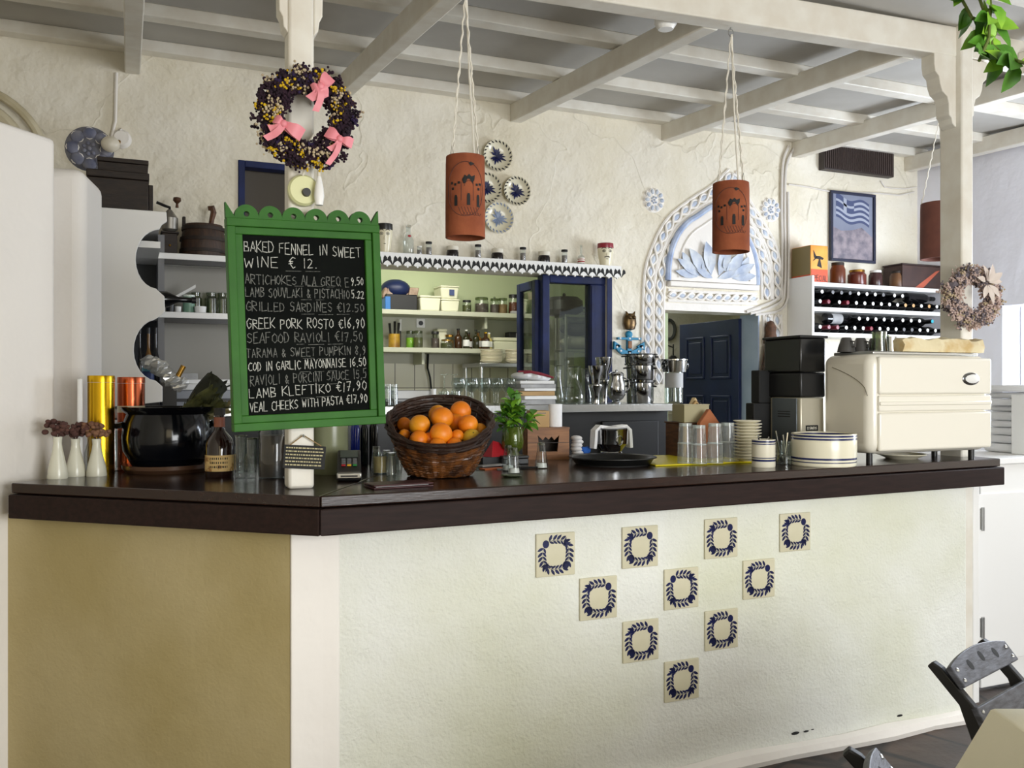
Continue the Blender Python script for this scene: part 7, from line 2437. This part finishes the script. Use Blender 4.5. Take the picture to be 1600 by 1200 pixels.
for i in range(nx - 1):
    for j in range(7):
        fs.append((i * 7 + j, i * 7 + (j + 1) % 7, (i + 1) * 7 + (j + 1) % 7, (i + 1) * 7 + j))
mb.add(vs, fs).build('paper', CRM, t, smooth=50)
# linen on the gate shelf
zz = 1.1065
rv = random.Random(2)
bx_ = onY(1592, 690, gy + .2).x
for i in range(9):
    hh = .028 + .016 * rv.random()
    o = MB()
    wdt = .15 + rv.uniform(-.02, .02)
    o.box(-wdt, wdt + .05, -.13, .13, 0, hh)
    ob_ = o.build('folded_linen', CLOTHW, None, (bx_ + .08 + rv.uniform(-.012, .012), gy + .2, zz + .001), rv.uniform(-.08, .08), bevel=hh * .42, seg=3)
    tag(ob_, 'folded white linen in the pile on the white gate shelf', 'linen', 'linen pile on the gate shelf')
    zz += hh + .002
p = onY(1570, 620, gy + .12)
t = T('napkin_packet', 'white packet with grey triangle marks in front of the linen pile', 'packet', (bx_ - .095, gy + .10, 1.1065))
MB().box(-.028, .02, -.05, .05, 0, .30).build('packet', PAPER, t, bevel=.004)
tri = MB()
for z, s_ in ((.24, 1), (.14, -1), (.12, 1)): tri.prism_xz([(-.02, z), (.012, z), (-.004, z + s_ * .02)][::s_], -.0515, -.0495)
tri.build('triangle_pattern', PAPERG, t, smooth=0)

# ================================================================ WINE SHELF AND WHAT IS ON AND ABOVE IT
VX0 = onY(1230, 480, WB).x
VX1 = RWX - .004
VY = 4.80
zt3 = onX(1268, 430, VX0).z
z_top = onX(1268, 440, VX0).z
z_mid = onX(1268, 479, VX0).z
z_bot = onX(1268, 519, VX0).z
vs_ = T('wine_shelf', 'white two tier wall shelf full of lying wine bottles', 'shelf unit', (0, 0, 0))
MB().box(VX0, VX0 + .02, VY, WB - .002, z_bot - .03, zt3).build('side_panel', W_GLOSS, vs_, bevel=.002)
for z in (z_top, z_mid, z_bot):
    MB().box(VX0 + .0205, VX1, VY + .002, WB - .002, z - .028, z).build('shelf_board', W_GLOSS, vs_, bevel=.002)
ux2 = onY(1428, 480, WB - .1).x
MB().box(ux2, ux2 + .018, WB - .08, WB - .003, z_mid + .15, z_top - .029).build('divider', W_GLOSS, vs_)
MB().box(ux2, ux2 + .018, WB - .08, WB - .003, z_bot + .15, z_mid - .029).build('divider', W_GLOSS, vs_)
wb0 = {}


def wine_bottle(x, y, z, foil, label, group, yaw=0.0):
    key = foil.name
    if key not in wb0:
        t = T('wine_bottle', label, 'wine bottle', (x, y, z), yaw, group)
        bdy = MB().lathe([(0, 0), (.030, 0), (.036, .004), (.037, .02), (.037, .135), (.028, .165), (.015, .185), (.0142, .225), (0, .225)], 16).xf(Matrix.Rotation(PI / 2, 4, 'X'))
        bdy.build('body', WINE, t)
        MB().lathe([(.0146, .190), (.0160, .192), (.0155, .252), (.0135, .2545), (0, .2545)], 14).xf(Matrix.Rotation(PI / 2, 4, 'X')).build('neck_foil', WINER if foil is WINER else WINE, t)
        MB().lathe([(.0, .2560), (.0128, .2555), (.0136, .253), (.0128, .2525)], 14).xf(Matrix.Rotation(PI / 2, 4, 'X')).build('foil_cap', foil, t)
        wb0[key] = t
        return t
    return again(wb0[key], (x, y, z), yaw, label, group)


TEAL = mat('teal_foil', (60, 170, 190), 0.35)
AMB = mat('amber_foil', (200, 160, 110), 0.35)
GRYF = mat('grey_foil', (110, 110, 112), 0.35)
BRIGHT = FOILW
rows = [
    (z_mid, 0, [1278, 1287, 1308, 1315, 1328, 1342, 1349, 1360, 1375, 1394, 1401, 1412, 1425, 1438, 1446, 1459], {1287: WINER, 1315: WINER, 1401: AMB, 1412: AMB, 1438: AMB, 1459: GRYF}, 'lower row of the upper wine shelf'),
    (z_mid, 1, [1281, 1298, 1311, 1323, 1334, 1346, 1357, 1369, 1394, 1402], {1298: GRYF, 1311: GRYF, 1323: GRYF, 1369: GRYF}, 'top row of the upper wine shelf'),
    (z_bot, 0, [1276, 1292, 1300, 1312, 1322, 1333, 1348, 1357, 1378, 1390, 1404, 1416, 1425, 1433, 1444, 1454], {1292: WINER, 1300: WINER, 1348: WINER, 1404: GRYF, 1416: GRYF, 1454: GRYF}, 'lower row of the lower wine shelf'),
    (z_bot, 1, [1339, 1350, 1363, 1374, 1385, 1407, 1420, 1433, 1453], {1453: TEAL}, 'top row of the lower wine shelf')]
cn = {'pale_foil': 'pale capped', 'dark_red_foil': 'red capped', 'teal_foil': 'teal capped', 'amber_foil': 'amber capped', 'grey_foil': 'grey capped'}
for z, up, xs, sp, wh in rows:
    last = None
    pos = []
    for px in xs:
        q = onY(px, 470, VY + .01)
        x = q.x
        if last is not None and x - last < .0765: x = last + .0765
        last = x
        pos.append((px, x))
    for px, x in pos:
        if x > VX1 - .04 or x < VX0 + .06: x = min(max(x, VX0 + .06), VX1 - .04)
        f_ = sp.get(px, BRIGHT)
        wine_bottle(x, VY + .243 if not up else VY + .243, z + .0375 + up * .066, f_, f'{cn[f_.name]} wine bottle lying neck out in the {wh}', f'{cn[f_.name]} wine bottles, {wh}')
# bottles lying sideways on the rows
for z, px, l in ((z_mid, 1430, 'wine bottle lying lengthwise on the top of the upper wine shelf'), (z_bot, 1305, 'wine bottle with a white label lying lengthwise on the lower wine shelf')):
    q = onY(px, 460, VY + .1)
    t = T('wine_bottle', l, 'wine bottle', (q.x - .1, VY + .10, z + .0375 + .069))
    MB().lathe([(0, 0), (.030, 0), (.036, .004), (.037, .02), (.037, .175), (.028, .205), (.015, .225), (.0142, .29), (0, .29)], 16).xf(Matrix.Rotation(PI / 2, 4, 'Y')).build('body', WINE, t)
    MB().lathe([(.0146, .245), (.0160, .245), (.0158, .297), (0, .297)], 14).xf(Matrix.Rotation(PI / 2, 4, 'Y')).build('neck_foil', BLACK, t)
    if px < 1400: MB().lathe([(.0372, .05), (.0376, .05), (.0376, .14), (.0372, .14)], 16, close=True).xf(Matrix.Rotation(PI / 2, 4, 'Y')).build('paper_label', PAPERG, t)
# jars, tin and crate on top of the wine shelf
yv = VY + .10
def onv(px, w_, h_): return spot(px, w_, h_, yv)


p0, p1 = onY(1266, 400, VY + .04), onY(1293, 400, VY + .04)
hh = (435 - 376) * dist(p0.x, VY) / F
t = T('swallow_tin', 'square orange tin with a dark swallow, at the cable end of the wine shelf', 'tin', (max(p0.x, VX0 + .024), VY + .04, z_top))
tw_ = p1.x - p0.x
OT = mat('orange_tin', (226, 140, 44), 0.4, c2=(236, 176, 80), vs=6)
MB().box(0, tw_, 0, .19, 0, hh).build('body', OT, t, bevel=.004)
MB().box(-.0012, 0.0005, .004, .186, .004, hh - .004).build('side_face', mat('aged_tin_side', (126, 110, 66), 0.45), t)
MB().box(.003, tw_ - .003, -.0012, .001, .003, hh * .36).build('red_field', mat('red_orange_paint', (206, 78, 36), 0.5), t)
MB().box(-.002, -.001, .004, .186, .004, hh * .22).build('red_field', bpy.data.materials['red_orange_paint'], t)
lt = MB()
lettering(lt, 'SPECIAL', .008, tw_ - .008, hh * .13, hh * .14, .004, -.0018, .05)
lt.build('lettering', mat('black_print', (30, 22, 18), 0.6), t, smooth=0)
sw = MB()
cxs, czs = tw_ * .42, hh * .62
for pl in ([(-.3, -.08), (-.1, .02), (.25, .0), (.3, .06), (.1, .12), (-.1, .12)], [(-.05, .05), (-.25, .32), (-.22, .05)], [(.05, .04), (-.05, -.22), (.2, -.28), (.12, .0)]):
    sw.add([(cxs + a * tw_ * 1.1, -.0016, czs + b * hh * .8) for a, b in pl], [tuple(range(len(pl)))])
sw.build('swallow_pattern', bpy.data.materials['black_print'], t, smooth=0)
jl = [(1309, 23, 35, BROWNJ, WOODX, 'tall jar of brown preserve beside the swallow tin', .9), (1339, 28, 25, mat('red_brown_preserve', (98, 40, 28), 0.25), BRASS, 'round bellied jar of red brown preserve under the flag picture', .8), (1368, 21, 26, mat('dark_red_preserve', (60, 34, 32), 0.25), FOILW, 'dark jar with a pale lid, third from the swallow tin', .9), (1402, 23, 27, mat('tan_brown_preserve', (116, 80, 50), 0.4, c2=(92, 62, 42), vs=14), WOODX, 'jar of pale brown contents beside the dark crate', .9)]
for px, w_, h_, m_, ld, l, lr in jl:
    x, y, r, h = onv(px, w_, h_)
    jar('preserve_jar', l, 'jar', x, y, z_top, r, h, m_, ld, 'preserve jars on the wine shelf', .14, .84, None, .82)
p0, p1 = onY(1418, 410, VY + .05), onY(1468, 410, VY + .05)
hh = (438 - 402) * dist(p0.x, VY) / F
t = T('dark_crate', 'dark box with a torn orange label behind the post on the wine shelf', 'box', (p0.x, VY + .04, z_top))
MB().box(-.06, p1.x - p0.x, 0, .18, 0, hh).build('body', mat('dark_brown_card', (74, 52, 46), 0.6, c2=(56, 40, 38), vs=9), t, bevel=.004)
MB().box(-.065, p1.x - p0.x + .005, -.004, .184, hh + .0005, hh + .012).build('lid', mat('dark_lid', (54, 38, 34), 0.6), t, bevel=.003)
MB().add([(.06, -.0015, .005), (.14, -.0015, .005), (p1.x - p0.x - .01, -.0015, hh * .85), (p1.x - p0.x - .05, -.0015, hh * .8)], [(0, 1, 2, 3)]).build('torn_label', mat('faded_orange', (176, 88, 64), 0.6), t, smooth=0)
# vent grille
v0, v1 = onY(1288, 232, WB - .06), onY(1397, 276, WB - .06)
zt4, zb4 = onY(1397, 238, WB - .06).z, onY(1340, 270, WB - .06).z
vt = T('air_vent', 'dark brown slatted air vent high on the wall above the flag picture', 'air vent', (v0.x, WB - .06, 0))
wv_ = v1.x - v0.x
VD = mat('dark_vent_metal', (52, 42, 38), 0.5)
MB().box(0, wv_, .0, .058, zb4, zt4).build('housing', VD, vt, bevel=.004)
sl = MB()
for k in range(34): sl.box(.01 + k * (wv_ - .02) / 34, .01 + k * (wv_ - .02) / 34 + .009, -.006, .0, zb4 + .012, zt4 - .012)
sl.build('grille', mat('vent_slat', (66, 54, 50), 0.5), vt)
MB().box(-.01, wv_ + .01, -.01, .058, zt4 + .0005, zt4 + .014).build('rim', VD, vt)
# framed picture of a flag
f0, f1 = onY(1299, 297, WB - .03), onY(1369, 304, WB - .03)
fzb = (onY(1299, 408, WB - .03).z + onY(1368, 411, WB - .03).z) / 2
fzt = (f0.z + f1.z) / 2
pf = T('framed_picture', 'dark framed picture of a blue and white striped flag over a rocky hill', 'picture', ((f0.x + f1.x) / 2, WB - .004, (fzt + fzb) / 2))
pw, ph = (f1.x - f0.x) / 2, (fzt - fzb) / 2
fm = MB()
for a, b, c, d in ((-pw, pw, ph - .02, ph), (-pw, pw, -ph, -ph + .02), (-pw, -pw + .02, -ph + .02, ph - .02), (pw - .02, pw, -ph + .02, ph - .02)):
    fm.box(a, b, -.026, 0, c, d)
fm.build('frame', mat('dark_blue_frame', (40, 44, 66), 0.4), pf, smooth=0, bevel=.003)
MB().box(-pw + .018, pw - .018, -.012, -.004, -ph + .018, ph - .018).build('print', mat('grey_blue_sky_print', (140, 146, 164), 0.5, c2=(124, 130, 150), vs=4), pf, smooth=0)
hill = [(-pw + .02, -ph + .02), (pw - .02, -ph + .02), (pw - .02, -ph * .25), (pw * .4, ph * .02), (0, -.02), (-pw * .5, -ph * .12), (-pw + .02, ph * .0)]
MB().add([(x, -.0125, z) for x, z in hill], [tuple(range(7))]).build('hill_print', mat('rocky_hill_print', (164, 152, 158), 0.5, c2=(112, 108, 120), vs=16), pf, smooth=0)


def wavy(x0, x1, z0, z1, m_, nm, y=-.013):
    mb = MB()
    n = 16
    vs = []
    for i in range(n + 1):
        x = x0 + (x1 - x0) * i / n
        wv = .016 * math.sin((x + pw) * 26) - (x + pw) * .14
        vs += [(x, y, z0 + wv), (x, y, z1 + wv)]
    mb.add(vs, [(2 * i, 2 * i + 2, 2 * i + 3, 2 * i + 1) for i in range(n)])
    return mb


FB, FW = mat('flag_blue_print', (72, 82, 118), 0.6), mat('flag_white_print', (168, 174, 190), 0.6)
fx0_, fx1_ = -pw * .74, pw * .74
z0_, st_h = ph * .92, ph * .075
bl_m, wh_m = MB(), MB()
for k in range(9):
    a = fx0_ + (.0 if k >= 5 else .17)
    m = wavy(a, fx1_, z0_ - (k + 1) * st_h, z0_ - k * st_h, None, '')
    (bl_m if k % 2 == 0 else wh_m).add(m.v, m.f)
m = wavy(fx0_, fx0_ + .17, z0_ - 5 * st_h, z0_, None, '')
bl_m.add(m.v, m.f)
for a, b, c, d in ((fx0_, fx0_ + .17, 2.05, 2.95), (fx0_ + .07, fx0_ + .10, 0, 5)):
    m = wavy(a, b, z0_ - d * st_h, z0_ - c * st_h, None, '', -.0134)
    wh_m.add(m.v, m.f)
bl_m.build('flag_pattern', FB, pf, smooth=0)
wh_m.build('flag_pattern', FW, pf, smooth=0)
# cables in the far corner
P = [onY(px, py, WB - .008) for px, py in ((1376, 283), (1382, 292), (1394, 294), (1415, 295), (1432, 292))]
tag(MB().tube(P, .005, 6).build('wall_cable', cm), 'short white wire looping under the dark air vent', 'cable')

# ================================================================ CHAIRS AND TABLE
def make_chair(label, loc, rz):
    """wooden chair: x across, seat towards -y, back posts at y = 0"""
    t = T('slat_back_chair', label, 'chair', loc, rz, None)
    Wc, lean = .165, .17
    for sx in (-1, 1):
        x = sx * Wc
        pts = [(-.018, 0.04, 0), (.028, 0.04, 0), (.028, .01, .38), (.026, lean * .55, .60), (.022, lean + .012, .685), (.002, lean + .018, .700), (-.014, lean + .010, .688), (-.018, lean * .55, .60), (-.022, .0, .38)]
        poly = [(p[1] + p[0], p[2]) for p in pts]
        vs = [(x - .013, y, z) for y, z in poly] + [(x + .013, y, z) for y, z in poly]
        n = len(poly)
        mb = MB().add(vs, [tuple(range(n)), tuple(range(2 * n - 1, n - 1, -1))] + [(i, n + i, n + (i + 1) % n, (i + 1) % n) for i in range(n)])
        mb.build('back_post', CHAIRD, t, smooth=0, bevel=.004)
        MB().box(x - .016, x + .016, -.37, -.335, 0, .38).build('leg', CHAIRD, t, bevel=.003)
        MB().box(x - .012, x + .012, -.34, .02, .17, .20).build('stretcher', CHAIRD, t)
    # top slat with a curved upper edge and three holes
    yt = lean - .018

    def slat(z0, z1, y0, y1, arch_, nm, m_, holes=()):
        top_ = [(-Wc - .02 + (2 * Wc + .04) * i / 16, z1 + arch_ * (1 - ((i - 8) / 8) ** 2)) for i in range(17)]
        poly = [(-Wc - .02, z0), (Wc + .02, z0)] + top_[::-1]
        mb = MB().prism_xz(poly, 0, .018)
        an_ = math.atan2(y1 - y0, z1 - z0)
        mb.xf(Matrix.Translation((0, y0, z0)) @ Matrix.Rotation(-an_, 4, 'X') @ Matrix.Translation((0, 0, -z0)))
        o = mb.build(nm, m_, t, smooth=0, bevel=.003)
        MM = Matrix.Translation((0, y0, z0)) @ Matrix.Rotation(-an_, 4, 'X') @ Matrix.Translation((0, 0, -z0))
        for hx_, hz_ in holes:
            MB().add([(hx_ + .012 * math.cos(a), -.0006, hz_ + .015 * math.sin(a)) for a in [2 * PI * k / 14 for k in range(14)]], [tuple(range(14))]).xf(MM).build('hole', BLACKM, o, smooth=0)
        for sx in (-1, 1):
            for q in (.25, .75):
                MB().sph((sx * Wc, -.001, z0 + (z1 - z0) * q), .006, 8, 5, (1, .5, 1)).xf(MM).build('screw', STEEL, o)
    slat(.655, .715, lean * .76 - .030, lean + -.020, .024, 'top_slat', CHAIRW, ((-.085, .698), (0, .706), (.085, .698)))
    slat(.555, .615, lean * .44 - .032, lean * .62 - .032, 0, 'middle_slat', CHAIRW)
    MB().box(-Wc - .02, Wc + .02, -.38, .0, .38, .402).build('seat', CHAIRW, t, bevel=.006)
    MB().box(-Wc, Wc, -.355, -.34, .32, .38).build('front_rail', CHAIRD, t)
    return t


# first chair: far ends of its back seen at (1480, 1020) and (1560, 985)
ca_, cb_ = onZ(1478, 1040, .70), onZ(1563, 1000, .70)
cv_ = Vector((cb_.x - ca_.x, cb_.y - ca_.y)).normalized()
ang = math.atan2(cv_.y, cv_.x)
mid = (Vector((ca_.x, ca_.y)) + Vector((cb_.x, cb_.y))) / 2
back = Vector((-cv_.y, cv_.x))
ch1 = make_chair('dark chair with worn grey back slats, beside the white gate and the table', (mid.x - back.x * .15, mid.y - back.y * .15, 0), ang)
pc = onZ(1335, 1142, .735)
vd = Vector((pc.x, pc.y)).normalized()
cx2 = Vector((vd.x, vd.y))
a2 = math.atan2(cx2.y, cx2.x)
b2 = Vector((-cx2.y, cx2.x))
org = Vector((pc.x, pc.y)) - cx2 * .165 - b2 * .18
ch2 = again(ch1, (org.x, org.y, 0), a2, 'dark chair of which only the top of one back post shows above the floor')
# table with a cream cloth
tc_ = onZ(1548, 1102, .745)
rr_ = Vector((CA, -SA))
ff = Vector((SA, CA))
tcen = Vector((tc_.x, tc_.y)) + rr_ * .40 - ff * .40
tb = T('dining_table', 'small square table under a cream cloth beside the dark chair', 'table', (tcen.x, tcen.y, 0), -YAW)
MB().box(-.38, .38, -.38, .38, .71, .735).build('tabletop', WOODM, tb)
for sx in (-1, 1):
    for sy in (-1, 1): MB().box(sx * .35 - .02, sx * .35 + .02, sy * .35 - .02, sy * .35 + .02, 0, .71).build('leg', WOODM, tb)
tcl = MB()
hs_ = .40
ring0 = []
nseg = 10
for side in range(4):
    for k in range(nseg):
        u = -1 + 2 * k / nseg
        ring0.append([(u, -1), (1, u), (-u, 1), (-1, -u)][side])
vs = [(0, 0, .7395)] + [(x * hs_ * .985, y * hs_ * .985, .7395) for x, y in ring0] + [(x * hs_, y * hs_, .735) for x, y in ring0]
n = len(ring0)
for z, k in ((.60, .022), (.42, .045)):
    for i, (x, y) in enumerate(ring0):
        cor = (abs(x) * abs(y)) ** 3
        f_ = hs_ + k * (.5 + .5 * math.cos(i * 1.26)) + .09 * cor * (.735 - z) / .3
        vs.append((x * f_, y * f_, z - .10 * cor * (.735 - z) / .3))
fs = [(0, 1 + i, 1 + (i + 1) % n) for i in range(n)]
for q in range(3):
    a, b = 1 + q * n, 1 + (q + 1) * n
    fs += [(a + i, b + i, b + (i + 1) % n, a + (i + 1) % n) for i in range(n)]
tcl.add(vs, fs)
o = tcl.build('tablecloth', CLOTHC, None, (tcen.x, tcen.y, 0), -YAW, smooth=40)
tag(o, 'cream tablecloth hanging over the small square table', 'tablecloth')
